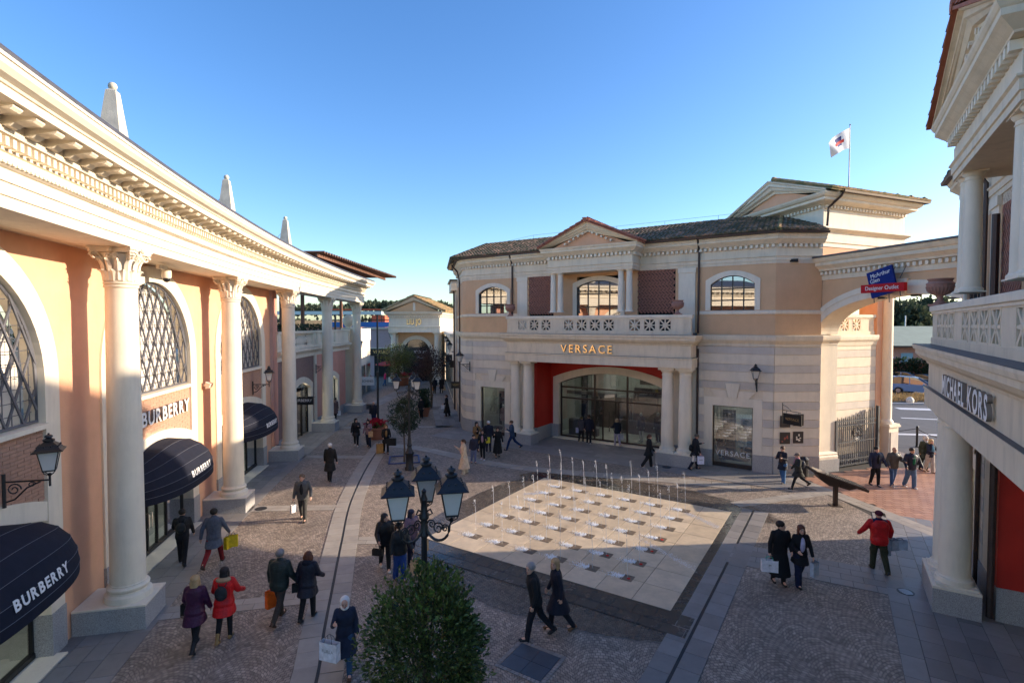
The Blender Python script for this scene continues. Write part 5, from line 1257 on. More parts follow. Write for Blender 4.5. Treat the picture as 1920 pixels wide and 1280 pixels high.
# local: x along AD (towards us), y into the passage
SPR, XS0, XS1, ZSP, RISE = 6.68, 0.55, 8.6, 6.72, 1.72
cx = (XS0+XS1)/2; hx = (XS1-XS0)/2; TH = 1.25
def az(x, e=0.0, rz=0.0): return ZSP + (RISE+rz)*math.sqrt(max(0, 1-((x-cx)/(hx+e))**2))
n = 36; xs = [XS0 + (XS1-XS0)*(0.5-0.5*math.cos(math.pi*i/n)) for i in range(n+1)]
mb = MB()
for i in range(n):
    a, b = xs[i], xs[i+1]; mb.add([(a, 0, az(a)), (b, 0, az(b)), (b, 0, 9.55), (a, 0, 9.55), (a, TH, az(a)), (b, TH, az(b)), (b, TH, 9.55), (a, TH, 9.55)], [(0, 1, 2, 3), (7, 6, 5, 4)])
mb.box(-0.55, XS0, 0.0, TH, ZSP, 9.55); mb.box(XS1, XS1+1.0, 0.0, TH, ZSP, 9.55); mb.build('spandrel_wall', M_PEACH, AR)
mb = MB()
for i in range(n): a, b = xs[i], xs[i+1]; mb.add([(a, 0, az(a)), (b, 0, az(b)), (b, TH, az(b)), (a, TH, az(a))], [(0, 1, 2, 3)])
mb.build('intrados', M_STONE2, AR)
E_ = 0.55; xo = [XS0-E_ + (XS1-XS0+2*E_)*(0.5-0.5*math.cos(math.pi*i/n)) for i in range(n+1)]
for (e0, e1, y0) in ((0.0, 0.30, -0.05), (0.30, 0.55, -0.085)):
    P = []; F = []
    for i in range(n+1):
        f = (0.5-0.5*math.cos(math.pi*i/n)); q = []
        for e in (e0, e1):
            x = XS0-e + (XS1-XS0+2*e)*f; q.append((x, ZSP + (RISE+e)*math.sqrt(max(0, 1-((x-cx)/(hx+e))**2))))
        P += [(q[0][0], y0, q[0][1]), (q[1][0], y0, q[1][1]), (q[1][0], 0.01, q[1][1]), (q[0][0], 0.01, q[0][1])]
    for i in range(n):
        for k in range(4): k2 = (k+1) % 4; F.append((4*i+k, 4*i+4+k, 4*i+4+k2, 4*i+k2))
    MB().add(P, F).build('archivolt', M_STONE2, AR)
MB().prism([(cx-0.22, ZSP+RISE-0.05), (cx+0.22, ZSP+RISE-0.05), (cx+0.33, ZSP+RISE+0.62), (cx-0.33, ZSP+RISE+0.62)], -0.16, 0.0).build('keystone', M_STONE2, AR)
pth = [(-0.45, TH), (-0.45, -0.02), (XS1+1.0, -0.02)]
mb = MB(); pr = [(-0.2, 9.3), (0.03, 9.3), (0.03, 9.5), (0.0, 9.52), (0.0, 9.70), (0.16, 9.72), (0.18, 9.8), (0.28, 9.9), (0.36, 9.96), (0.36, 10.1), (0.42, 10.14), (0.48, 10.24), (0.50, 10.32), (-0.2, 10.32)]
mb.sweep(pth, pr); mb.box(-0.3, XS1+1.0, 0.1, TH-0.02, 9.552, 10.3); mb.build('arch_cornice', M_STONE, AR)
mb = MB(); mb.sweep(pth, [(-1.3 if False else -0.25, 10.322), (0.56, 10.322), (0.56, 10.40), (-0.25, 10.46)]); mb.build('coping', M_LEAD, AR)
pieces('dentil', DEN, dentil_run(pth, 9.535, 0.0), AR, limit=60)
# near pier: shaft, cap, base
def pier(x0, x1, y0, y1, parent):
    MB().box(x0, x1, y0, y1, 0.98, 6.2).build('pier_shaft', M_STONE2, parent)
    c_ = [(x0, y1), (x0, y0), (x1, y0), (x1, y1)]
    mb = MB(); mb.sweep(c_, [(0.0, 6.2), (0.03, 6.2), (0.03, 6.28), (0.08, 6.34), (0.16, 6.44), (0.18, 6.55), (0.18, 6.66), (0.0, 6.68)]); mb.box(x0, x1, y0, y1, 6.2, 6.68); mb.build('pier_cap', M_STONE2, parent)
    mb = MB(); mb.sweep(c_, [(0.0, 0.62), (0.16, 0.62), (0.16, 0.74), (0.10, 0.80), (0.12, 0.86), (0.04, 0.94), (0.0, 0.98)]); mb.box(x0, x1, y0, y1, 0.62, 0.98); mb.build('pier_base', M_STONE2, parent)
    MB().box(x0-0.18, x1+0.18, y0-0.18, y1+0.05, 0, 0.618).build('pier_plinth', M_GRANITE, parent)
pier(-0.5, XS0, -0.02, TH, AR); pier(XS1, XS1+0.9, -0.02, TH, AR)
# striped wall of the passage, little balcony on it, gate folded back against it
PD = Vector((0.922, 0.387)); PO = AA + AD*XS0 - AN*TH*0.98 + Vector((-0.387, 0.922))*0.35
PW = empty('passage_wall', (PO.x, PO.y, 0), math.atan2(PD.y, PD.x), 'sunlit banded stone wall of the passage behind the open gate', 'wall')
LW = 3.45
MB().box(0, LW, 0.0, 0.4, 0.6, 6.2).build('wall', M_STONE, PW); MB().box(0, LW, -0.05, 0.4, 0, 0.598).build('granite_base', M_GRANITE, PW)
z = 0.62; k = 0
while z < 6.0:
    h = 0.50 if k % 2 == 0 else 0.38; zt = min(6.1, z+h); inst('stone_course', CM[(M_CREAMC if k % 2 == 0 else M_GREYST).name], PW, T((LW/2, -0.015, (z+zt)/2)) @ SC(LW-0.01, 0.03, zt-z-0.02)); z = zt; k += 1
mb = MB(); mb.sweep([(0, 0), (LW, 0)], [(0.0, 6.1), (0.04, 6.12), (0.08, 6.3), (0.16, 6.42), (0.18, 6.55), (0.18, 6.66), (0.0, 6.68)]); mb.build('string_course', M_STONE2, PW)
balustrade(PW, 0.0, LW-0.15, [[1.05, 1.95]], 0.02, 6.68)
# end pier with engaged column, carrying the tower
EP = empty('end_pier', (*(PO+PD*LW), 0), math.atan2(PD.y, PD.x), 'tall ochre pier with a round column at the far side of the passage', 'pier')
MB().box(0.0, 0.55, -0.05, 0.9, 0.0, 10.6).build('pier_shaft', M_ORANGE, EP)
mb = MB(); mb.lathe([(0.36, 0), (0.36, 0.08), (0.34, 0.14), (0.30, 0.18), (0.28, 0.24)] + [(0.28-0.03*f, 0.24+7.6*f) for f in (0, .25, .5, .75, 1)] + [(0.36, 8.0), (0.40, 8.15)], 24, T((0.72, -0.12, 2.02))); mb.build('column', M_STONE2, EP, smooth=30)
mb = MB(); mb.box(0.40, 1.16, -0.52, 0.28, 0, 1.85); mb.box(0.32, 1.24, -0.60, 0.36, 1.852, 1.93); mb.box(0.36, 1.20, -0.56, 0.32, 1.932, 2.01); mb.box(0.34, 1.22, -0.58, 0.34, 0.0, 0.3) ; mb.build('pedestal', M_STONE2, EP)
MB().box(0.50, 1.06, -0.56, -0.525, 0.5, 1.6).build('pedestal_panel', M_GREYST, EP)
MB().box(0.3, 1.2, -0.5, 0.9, 10.2, 10.6).build('cap_block', M_STONE2, EP)
# tower over the passage
TWR = empty('roof_tower', (*(AA + AD*0.3 - AN*0.5), 0), math.atan2(PD.y, PD.x), 'cream attic tower with a pediment and tiled roof, flag on top', 'tower')
# local x along PD, y away
tw, td = 6.2, 6.6
g = Vector((-0.20, 0.98)).normalized()
inv = RZ(-TWR.rotation_euler.z)
gl = (inv @ Vector((g.x, g.y, 0))); gl = Vector((gl.x, gl.y))
c0 = Vector((0, 0)); c1 = Vector((tw, 0)); c2 = c1+gl*td; c3 = c0+gl*td
foot = [c0, c1, c2, c3]
mb = MB(); mb.sweep([c3, c0, c1, c2], [(0.0, 10.2), (0.0, 11.0), (-0.3, 11.0), (-0.3, 10.2)]); mb.build('tower_orange_band', M_ORANGE, TWR)
mb = MB(); mb.sweep([c3, c0, c1, c2], [(0.03, 11.0), (0.03, 11.2), (0.08, 11.22), (0.08, 11.45), (0.05, 11.46), (0.05, 11.70), (0.18, 11.78), (0.28, 11.86), (0.28, 11.94), (0.0, 11.98), (0.0, 12.85), (0.0, 12.87), (0.0, 13.02), (0.14, 13.04), (0.2, 13.08), (0.35, 13.12), (0.45, 13.17), (0.45, 13.28), (0.55, 13.33), (0.62, 13.42), (0.65, 13.50), (-0.4, 13.50), (-0.4, 11.0)]); mb.build('tower_walls', M_STONE2, TWR)
pieces('dentil', DEN, dentil_run([c3, c0, c1], 12.865, 0.0), TWR, limit=40)
mb = MB(); mb.sweep([c0+Vector((0.3, 0)), c1, c2], [(0.66, 13.50), (0.84, 13.50), (0.86, 13.60), (0.66, 13.60)]); mb.build('gutter', M_PIPE, TWR)
MB().prism([(0.1, 0.1), (tw-0.1, 0.1), ((c2.x), (c2.y)), (c3.x, c3.y)], 13.3, 13.45, 'z').build('tower_ceiling', M_DARK, TWR)
zE = 13.60; zR = 15.0
gm_ = (c0+c3)/2; e0 = c0+Vector((-0.55, -0.8)); e1 = c1+Vector((0.85, -0.8)); e3 = c3 - Vector((0.55, 0)) + gl*0.5; e2 = c2 + Vector((0.85, 0)) + gl*0.7
r0 = (e0+e3)/2; r1 = (e1+e2)/2 - Vector((2.6, 0))
V3 = lambda v, z: (v.x, v.y, z)
tiles(V3(e0, zE), V3(e1, zE), V3(r1, zR), V3(r0, zR), 'south', M_TILEY, TWR, limit=0)
tiles(V3(e1, zE), V3(e2, zE), V3(r1+gl*0.05, zR), V3(r1, zR), 'east', M_TILEY, TWR)
tiles(V3(e2, zE), V3(e3, zE), V3(r0, zR), V3(r1, zR), 'north', M_TILE, TWR)
ridge_tiles(V3(r0, zR+0.04), V3(r1, zR+0.04), M_TILEY, TWR)
# gable facing the plaza
gd = (c3-c0).normalized(); gn = Vector((-gd.y, gd.x)) if Vector((-gd.y, gd.x)).x < 0 else Vector((gd.y, -gd.x))
gm2 = (c0+c3)/2; P = []; F = []; prof = [(0.05, -0.62), (0.16, -0.62), (0.18, -0.5), (0.34, -0.46), (0.42, -0.3), (0.5, -0.26), (0.5, -0.12), (0.58, -0.06), (0.6, 0.0), (-0.2, 0.0), (-0.2, -0.62)]
hl = td/2+0.75
for (d, z) in ((-hl, zE), (0, zR), (hl, zE)):
    for o, dz in prof: q = gm2 + gd*d + gn*o; P.append((q.x, q.y, max(z+dz*(1.1 if d == 0 else 1), 13.46)))
m_ = len(prof)
for i in range(2):
    for k in range(m_): k2 = (k+1) % m_; F.append((i*m_+k, (i+1)*m_+k, (i+1)*m_+k2, i*m_+k2))
MB().add(P, F).build('raking_cornice', M_STONE2, TWR)
q = [gm2 + gd*d + gn*0.04 for d in (-hl+0.9, hl-0.9, 0)]
MB().add([V3(q[0], 13.46), V3(q[1], 13.46), V3(q[2], zR-0.55)], [(0, 1, 2)]).build('tympanum', M_ORANGE, TWR)
pipe([(0.35, -0.74, 13.5), (0.3, -0.68, 13.35), (0.1, -0.18, 12.85), (0.1, -0.12, 11.95)], 0.06, TWR)
for b_ in (TWR,):
    mb = MB(); mb.box(0.2, 5.0, 0.6, 1.0, 8.2, 10.4); mb.build('bridge_beam', M_STONE2, TWR)
# flagpole and flag
q = G(1587, 340, 15.4); fx = 19.9; fy = 31.1
fp = empty('flagpole', (fx, fy, 14.85), 0, 'thin grey flagpole on the tower roof', 'flagpole')
MB().tube([(0, 0, -0.3), (0, 0, 4.05)], [0.035, 0.02], 6).build('pole', M_LEAD, fp); MB().sphere((0, 0, 4.08), 0.045, 8, 6).build('finial', M_LEAD, fp)
fl = empty('flag', (fx-0.03, fy-0.02, 18.75), R(190), 'white flag with a blue and red emblem blowing to the left', 'flag')
def fpz(u, v):   # u along 0..1 (fly), v 0..1 down
    return (u*(1.8-0.45*v), 0.16*math.sin(u*8+v*2.5)*u + 0.3*u, -v*1.2*(1-u) - u*(1.15+0.72*v) + 0.10*math.sin(u*math.pi) )
def flagpatch(us, vs, off, name, m):
    P = [(lambda p: (p[0], p[1]+off, p[2]))(fpz(u, v)) for v in vs for u in us]; n1 = len(us); F = [(j*n1+i, j*n1+i+1, (j+1)*n1+i+1, (j+1)*n1+i) for j in range(len(vs)-1) for i in range(n1-1)]
    return MB().add(P, F).build(name, m, fl, smooth='all')
M_FLAGW = mat('white_flag_cloth', (0.75, 0.75, 0.78), 0.8, 0.03); M_FB = mat('sign_blue', (0.008, 0.025, 0.17), 0.7, 0.03, spec=0.2); M_FR = mat('sign_red', (0.50, 0.015, 0.02), 0.7, 0.03, spec=0.2)
flagpatch([i/20 for i in range(21)], [i/8 for i in range(9)], 0, 'cloth', M_FLAGW)
for s in (-0.006, 0.006):
    flagpatch([0.38+0.3*i/6 for i in range(7)], [0.2+0.5*i/6 for i in range(7)], s, 'blue_emblem', M_FB); flagpatch([0.28+0.5*i/6 for i in range(7)], [0.42+0.16*i/3 for i in range(4)], s*1.6, 'red_emblem', M_FR)
# hanging outlet sign in the crown of the arch
sp_ = empty('hanging_sign', (*(AA+AD*(cx-0.45)+AN*0.55), 8.85), AR.rotation_euler.z, 'tilted blue square sign McArthur Glen with a red Designer Outlet bar', 'sign')
MB().box(-0.55, 0.55, -0.05, 0.05, -0.55, 0.55, T((0.05, 0, 0.1)) @ RY(R(-14))).build('blue_panel', M_FB, sp_)
MB().box(-0.92, 0.92, -0.09, 0.09, -0.17, 0.17, T((0.10, 0, -0.15))).build('red_panel', M_FR, sp_)
text('McArthur', 0.25, M_WHITE, sp_, T((0.0, -0.062, 0.43)) @ RY(R(-14)), depth=0.008, sx=0.86); text('Glen', 0.25, M_WHITE, sp_, T((-0.22, -0.062, 0.16)) @ RY(R(-14)), depth=0.008, sx=0.9)
text('Designer Outlet', 0.235, M_WHITE, sp_, T((0.10, -0.10, -0.15)), depth=0.008, sx=0.93)
mb = MB()
for x in (-0.35, 0.3, 0.75): mb.tube([(x, 0.05, -0.2), (x, 0.1, -0.75 if x < 0.7 else -0.5)], 0.02, 5); mb.tube([(x, 0.05, 0.2), (x, 0.5, 0.9)], 0.015, 5)
mb.build('hanging_rods', M_LEAD, sp_)
# little spotlights in the intrados
for i, (x, lab) in enumerate(((cx-1.0, 'left flat spotlight under the crown of the arch'), (cx+0.4, 'middle flat spotlight under the crown of the arch'), (cx+1.8, 'right flat spotlight under the crown of the arch'))):
    q = mw(AR) @ Vector((x, 0.25, az(x)-0.05)); t = empty('spotlight', q, AR.rotation_euler.z, lab, 'spotlight', 'spotlights under the arch')
    MB().box(-0.16, 0.16, -0.08, 0.08, -0.05, 0.03).build('body', M_DARKFR, t); MB().box(-0.14, 0.14, -0.06, 0.06, -0.058, -0.051).build('lens', M_LANT, t)
# tower twin behind the near building (its shadow falls across the plaza)
t = empty('roof_tower', (21.5, 12.5, 0), R(-32), 'cream attic tower behind the near portico building', 'tower')
MB().box(0, 7, 0, 7, 10, 15.2).build('tower_walls', M_STONE2, t); MB().prism([(-0.8, 15.2), (7.8, 15.2), (3.5, 17.0)], -0.8, 7.8).build('roof', M_TILE, t)

# gate ------------------------------------------------------------------------------------------
gt = empty('iron_gate', (15.97, 25.58, 0), math.atan2(0.40, 0.917), 'tall grey wrought iron gate leaf standing open against the wall', 'gate')
M_GATE = mat('gate_grey_paint', (0.07, 0.072, 0.08), 0.45, 0.1, 5, metal=0.2)
GW = 3.25
mb = MB(); mb.box(-0.05, 0.07, -0.06, 0.06, 0.03, 2.45); mb.box(GW-0.07, GW+0.07, -0.07, 0.07, 0.03, 3.0)
for z in (0.15, 0.42, 1.30, 2.12, 2.35): mb.box(0.07, GW-0.07, -0.02, 0.02, z, z+0.045)
mb.build('frame', M_GATE, gt)
gb = MB(); gb.box(-0.013, 0.013, -0.013, 0.013, 0, 1); gbm = gb.mesh('bar', M_GATE)
nb = 21
for i in range(nb):
    x = 0.07+(GW-0.14)*(i+0.5)/nb; f = i/(nb-1); top = 2.5 + 0.45*f*f
    inst('bar', gbm, gt, T((x, 0, 0.16)) @ SC(1.2, 1.2, top-0.16))
    MB().lathe([(0.028, 0), (0.0, 0.13)], 4, T((x, 0, top))).build('spear', M_GATE, gt) if i % 2 == 0 else None
mb = MB(); th = [2*math.pi*k/24 for k in range(25)]
for r_ in (0.40, 0.33): mb.tube([(GW*0.5+r_*math.cos(a), -0.03, 1.78+r_*math.sin(a)) for a in th], 0.016, 5)
for k in range(6): a = k*math.pi/3; mb.tube([(GW*0.5+0.17*math.cos(a)+0.12*math.cos(b), -0.03, 1.78+0.17*math.sin(a)+0.12*math.sin(b)) for b in th[::3]], 0.013, 5)
mb.build('round_emblem', M_GATE, gt)
mb = MB()
for k in range(9): x = 0.25+k*(GW-0.4)/8.6; mb.tube([(x+0.11*math.cos(a), -0.02, 0.30+0.10*math.sin(a)) for a in th[::3]], 0.012, 4)
mb.build('ring_scrolls', M_GATE, gt)
# ------------------------------------------------------------ terrace building behind the far columns
TB = empty('terrace_building', (-13.5, 36, 0), 0, 'pink and brick shop building with a balustraded roof terrace behind the far columns', 'building')
def tbuild(mb, name, m, parent=None, **k):
    mb.fn = LP; return mb.build(name, m, parent or TB, world=True, **k)
ITB = mw(TB).inverted()
M_BRWALL = mat('fine_brown_brick', (0.27, 0.17, 0.14), 0.9, 0.15, 8, 0.4, 25)
def tb_wall(s0, s1, z0, z1, m, holes=(), t=1.0, name='wall'):
    """flat wall along the arc with round topped holes (c, hw, zs, rise)"""
    xs = arcrange(s0, s1, 0.5); 
    for c, hw, zs, rs in holes:
        xs += [c-hw, c+hw] + [c-hw+2*hw*i/8 for i in range(1, 8)]
    xs = sorted(set(round(x, 3) for x in xs)); mb = MB()
    for a, b in zip(xs, xs[1:]):
        za, zb = z0, z0
        for c, hw, zs, rs in holes:
            if a >= c-hw-0.01 and b <= c+hw+0.01: za = zs+rs*(1-((a-c)/hw)**2); zb = zs+rs*(1-((b-c)/hw)**2)
        mb.add([(a, t, za), (b, t, zb), (b, t, z1), (a, t, z1)], [(0, 1, 2, 3)])
    return tbuild(mb, name, m)
def tb_open(c, hw, zs, rs, kind, t=1.0):
    e = empty('arched_opening', (0, 0, 0), 0, parent=TB); e.matrix_parent_inverse = ITB
    n = 10; su = 0.38
    out = [(c-hw-su, 0)] + [(c-hw-su+2*(hw+su)*i/n, zs+0.3+(rs+.1)*(1-((-hw-su+2*(hw+su)*i/n)/(hw+su))**2)) for i in range(n+1)] + [(c+hw+su, 0)]
    inn = [(c-hw, 0)] + [(c-hw+2*hw*i/n, zs+rs*(1-((-hw+2*hw*i/n)/hw)**2)) for i in range(n+1)] + [(c+hw, 0)]
    m_ = len(out); P = []; F = []
    for q, y in ((out, t-0.06), (inn, t-0.06), (out, t+0.3), (inn, t+0.3)): P += [(a, y, b) for a, b in q]
    for k in range(m_-1): F += [(k, k+1, m_+k+1, m_+k), (m_+k, m_+k+1, 3*m_+k+1, 3*m_+k), (k+1, k, 2*m_+k, 2*m_+k+1)]
    mb = MB(); mb.add(P, F); tbuild(mb, 'surround', M_STONE2, e)
    mb = MB(); mb.tube([(a, t+0.2, b+0.02) for a, b in inn], 0.05, 4); mb.box(c+hw*0.35-0.04, c+hw*0.35+0.04, t+0.16, t+0.24, 0, zs+rs*0.8); tbuild(mb, 'frame', M_DARKFR, e)
    mb = MB(); mb.add([(a, t+0.24, b) for a, b in inn], [tuple(range(m_))]); tbuild(mb, 'pane', M_GLASS, e)
    mm = mat('warm_wood_panel', (0.50, 0.33, 0.17), 0.6, 0.12, 2) if kind == 'wood' else M_SHOPW
    mb = MB(); mb.add([(a, t+0.9, b) for a, b in inn], [tuple(range(m_))]); tbuild(mb, 'display_back', mm, e)
    mb = MB()
    if kind == 'wood':
        for q, w in ((-0.9, 1.0), (-0.3, 0.7), (0.2, 1.3), (0.7, 0.5)): mb.tube([(c+q*hw*.9, t+0.85, w), (c+q*hw*.9+0.2, t+0.82, w+0.5)], 0.03, 4)
        mb.box(c+hw*0.62, c+hw, t+0.3, t+0.9, 0, zs); mb.box(c-hw, c+hw, t+0.3, t+0.9, 0.0, 0.1)
    else:
        for q, h in ((-0.6, 1.7), (0.1, 2.0), (0.6, 1.4)): mb.box(c+q*hw-0.25, c+q*hw+0.25, t+0.6, t+0.8, 0.2, h)
    tbuild(mb, 'display', M_SHOPB, e)
    mb = MB(); mb.box(c-hw*.5, c+hw*.5, t+0.3, t+0.5, zs-0.05, zs-0.02); tbuild(mb, 'shop_light', M_LIT, e)
tb_wall(-15.2, -8.2, 0, 5.55, M_BRWALL, [(-10.9, 1.75, 3.0, 0.45)], name='brick_wall')
mb = MB(); mb.box(-8.4, -7.9, 0.93, 1.3, 0, 5.55); tbuild(mb, 'wall_strip', M_STONE2)
tb_wall(-7.9, -0.9, 0, 5.55, M_PINK, [(-4.6, 1.55, 2.9, 0.4)], name='pink_wall')
tb_open(-10.9, 1.75, 3.0, 0.45, 'wood'); tb_open(-4.6, 1.55, 2.9, 0.4, 'shop')
for a, b in ((-15.2, -13.1), (-8.75, -6.6), (-2.6, -0.9)):
    mb = MB(); strip(mb, a, b, [(0.94, 0), (0.94, 0.7), (1.2, 0.7), (1.2, 0)], 0.5); tbuild(mb, 'granite_base', M_GRANITE)
mb = MB(); strip(mb, -15.3, 0.2, [(0.92, 5.1), (0.90, 5.3), (0.80, 5.45), (0.72, 5.52), (0.72, 5.66), (1.5, 5.68), (1.5, 5.1)], 0.5); tbuild(mb, 'string_course', M_STONE2)
mb = MB(); strip(mb, -15.3, 0.2, [(0.86, 6.62), (0.84, 6.70), (0.84, 6.78), (1.2, 6.78), (1.2, 6.62)], 0.5); tbuild(mb, 'balustrade_rail', M_STONE2)
mb = MB(); strip(mb, -15.3, 0.2, [(0.90, 5.68), (0.90, 5.86), (1.16, 5.86), (1.16, 5.68)], 0.5); tbuild(mb, 'balustrade_plinth', M_STONE2)
for s in (-15.1, -12.6, -8.4, -7.6, -4.4, -3.4, 0.0):
    mb = MB(); mb.box(s-0.28, s+0.28, 0.88, 1.18, 5.862, 6.62); tbuild(mb, 'balustrade_pier', M_STONE2)
mb = MB(); mb.box(-3.1, -0.3, 0.92, 1.14, 5.862, 6.62); tbuild(mb, 'parapet_panel', M_STONE2)
bl = MB().lathe([(0.05, 0), (0.05, 0.05), (0.03, 0.08), (0.075, 0.25), (0.035, 0.5), (0.03, 0.62), (0.05, 0.66), (0.05, 0.76)], 8).mesh('baluster', M_STONE2, smooth=40)
BL = []
s = -14.7
while s < -3.8:
    if not any(abs(s-q) < 0.36 for q in (-12.6, -8.4, -7.6, -4.4)): BL.append(ITB @ lframe(s, 1.03, 5.86))
    s += 0.2
pieces('baluster', bl, BL, TB, limit=60)
mb = MB(); strip(mb, -15.3, 0.3, [(1.2, 5.2), (1.2, 5.6), (9.5, 5.6), (9.5, 5.2)], 0.8); tbuild(mb, 'terrace_floor', M_STONE)
# end of the building: corner towards the alley
CW = [(LP(-0.9, 1.0)[0], LP(-0.9, 1.0)[1]), (-14.2, 43.6), (-14.6, 46.0), (-15.8, 58.0)]
c2_ = [(-22, 58.6)] + [CW[3], CW[2], CW[1], CW[0]]
def wsweep(path, z0, z1, m, name, parent, d=0.0, th=0.3):
    mb = MB(); mb.sweep(path, [(d, z0), (d, z1), (d-th, z1), (d-th, z0)]); return mb.build(name, m, parent, world=True)
wsweep(CW, 0, 5.5, M_STONE2, 'alley_wall', TB); wsweep(CW, 5.5, 6.75, M_STONE2, 'alley_parapet', TB, 0.08)
for k in range(4):
    a = Vector(CW[2]).lerp(Vector(CW[3]), (k+0.5)/4); d = (Vector(CW[3])-Vector(CW[2])).normalized(); nn = Vector((d.y, -d.x))
    MB().box(-0.9, 0.9, -0.12, 0.05, 0.1, 3.0, T((a.x, a.y, 0)) @ RZ(math.atan2(d.y, d.x))).build('alley_shop_window', M_GLASSD, TB, world=True)
# ball finial on the corner, with its pier
p = LP(0.25, 1.0); t = empty('ball_finial', (p[0]-0.15, p[1]+0.3, 0), 0, 'stone ball on a pier at the corner of the terrace', 'finial')
MB().box(-0.5, 0.5, -0.5, 0.5, 0, 6.9).build('pier', M_STONE2, t); MB().sphere((0, 0, 7.5), 0.52, 20, 12).build('ball', M_STONE2, t, smooth='all'); MB().lathe([(0.3, 6.9), (0.22, 6.98), (0.3, 7.08)], 16).build('neck', M_STONE2, t)
# pergola with a slatted roof
pg = empty('pergola', (-17.5, 45, 5.95), 0, 'brown timber pergola with a slatted flat roof above the terrace', 'pergola')
M_WOOD = mat('brown_timber', (0.19, 0.085, 0.05), 0.7, 0.2, 5, 0.2, 30)
sm = MB().box(-5.0, 5.0, -0.09, 0.09, -0.09, 0.03).mesh('slat', M_WOOD)
for k in range(40):
    y = -9.4 + k*0.47; inst('slat', sm, pg, T((-0.2+0.02*k, y, 6.15)) @ RX(R(-35)))
for x in (-4.4, -1.5, 1.4, 4.3): MB().box(x-0.07, x+0.07, -9.6, 9.4, 5.82, 6.02).build('beam', M_WOOD, pg)
for x, y in ((1.3, -4.6), (1.3, 4.5), (-4.4, -4.6), (-4.4, 4.5)): MB().box(x-0.11, x+0.11, y-0.11, y+0.11, 0, 5.82).build('post', M_WOOD, pg)

# ------------------------------------------------------------ foliage helpers
def leaf_mat(name, c1, c2, rough=0.5, trans=0.25):
    m, nt, bs = new_mat(name); L = nt.links.new; ge = N(nt, 'ShaderNodeNewGeometry')
    mx = N(nt, 'ShaderNodeMix', data_type='RGBA'); L(ge.outputs['Random Per Island'], mx.inputs[0]); mx.inputs[6].default_value = (*c1, 1); mx.inputs[7].default_value = (*c2, 1)
    L(mx.outputs[2], bs.inputs['Base Color']); bs.inputs['Roughness'].default_value = rough
    tr = N(nt, 'ShaderNodeBsdfTranslucent'); L(mx.outputs[2], tr.inputs[0]); ms = N(nt, 'ShaderNodeMixShader'); ms.inputs[0].default_value = trans
    L(bs.outputs[0], ms.inputs[1]); L(tr.outputs[0], ms.inputs[2]); L(ms.outputs[0], nt.nodes['Material Output'].inputs[0]); return m
M_LEAF = leaf_mat('laurel_leaf', (0.016, 0.032, 0.012), (0.13, 0.17, 0.04), 0.35)
M_LEAFD = leaf_mat('dark_evergreen_leaf', (0.012, 0.026, 0.012), (0.045, 0.075, 0.03), 0.5)
M_LEAFG = leaf_mat('fresh_green_leaf', (0.05, 0.10, 0.02), (0.13, 0.2, 0.04), 0.5)
M_LEAFR = leaf_mat('dark_red_leaf', (0.05, 0.022, 0.02), (0.11, 0.055, 0.04), 0.6)
M_LEAFDRY = leaf_mat('dry_grass', (0.28, 0.18, 0.07), (0.42, 0.30, 0.14), 0.8)
M_LEAFFAR = leaf_mat('far_tree_leaf', (0.035, 0.055, 0.03), (0.09, 0.10, 0.05), 0.8)
M_BARK = mat('bark', (0.10, 0.075, 0.055), 0.9, 0.25, 8, 0.5, 30)
M_POINS = leaf_mat('red_flower', (0.5, 0.01, 0.02), (0.35, 0.0, 0.03), 0.6)
def leaves(pts, size, rnd, long=2.2, up=0.3):
    """one folded leaf (two quads) per point: (position, outward direction)"""
    mb = MB()
    for p, d in pts:
        d = (d + Vector((rnd.gauss(0, .5), rnd.gauss(0, .5), rnd.gauss(up, .5)))).normalized(); s = d.cross(Vector((rnd.gauss(0, 1), rnd.gauss(0, 1), rnd.gauss(0, 1)))).normalized(); n = d.cross(s)
        k = size*rnd.uniform(0.6, 1.3); w = k/long
        mb.add([p, p+d*k*0.5+s*w*0.5+n*w*0.15, p+d*k, p+d*k*0.5-s*w*0.5+n*w*0.15], [(0, 1, 2), (0, 2, 3)])
    return mb
def crown_pts(n, rx, rz, rnd, shell=0.55, lumps=None, flat=0.0):
    """points in a lumpy crown"""
    if lumps is None:
        lumps = []
        for k in range(34):
            v = Vector((rnd.gauss(0, 1), rnd.gauss(0, 1), rnd.gauss(0, 1))).normalized(); lumps.append((Vector((v.x*rx*0.72, v.y*rx*0.72, v.z*rz*0.74)), rnd.uniform(0.22, 0.40)*rx))
    out = []
    for k in range(n):
        if rnd.random() < 0.35:
            v = Vector((rnd.gauss(0, 1), rnd.gauss(0, 1), rnd.gauss(0, 1))).normalized(); r = (rnd.random()**0.3)*rnd.uniform(0.85, 0.98); out.append((Vector((v.x*rx*r, v.y*rx*r, v.z*rz*r)), v))
        else:
            c, rr = rnd.choice(lumps); v = Vector((rnd.gauss(0, 1), rnd.gauss(0, 1), rnd.gauss(0, 1))).normalized(); q = c + v*rr*(rnd.random()**0.35); out.append((q, (v+q.normalized()).normalized()))
    return out
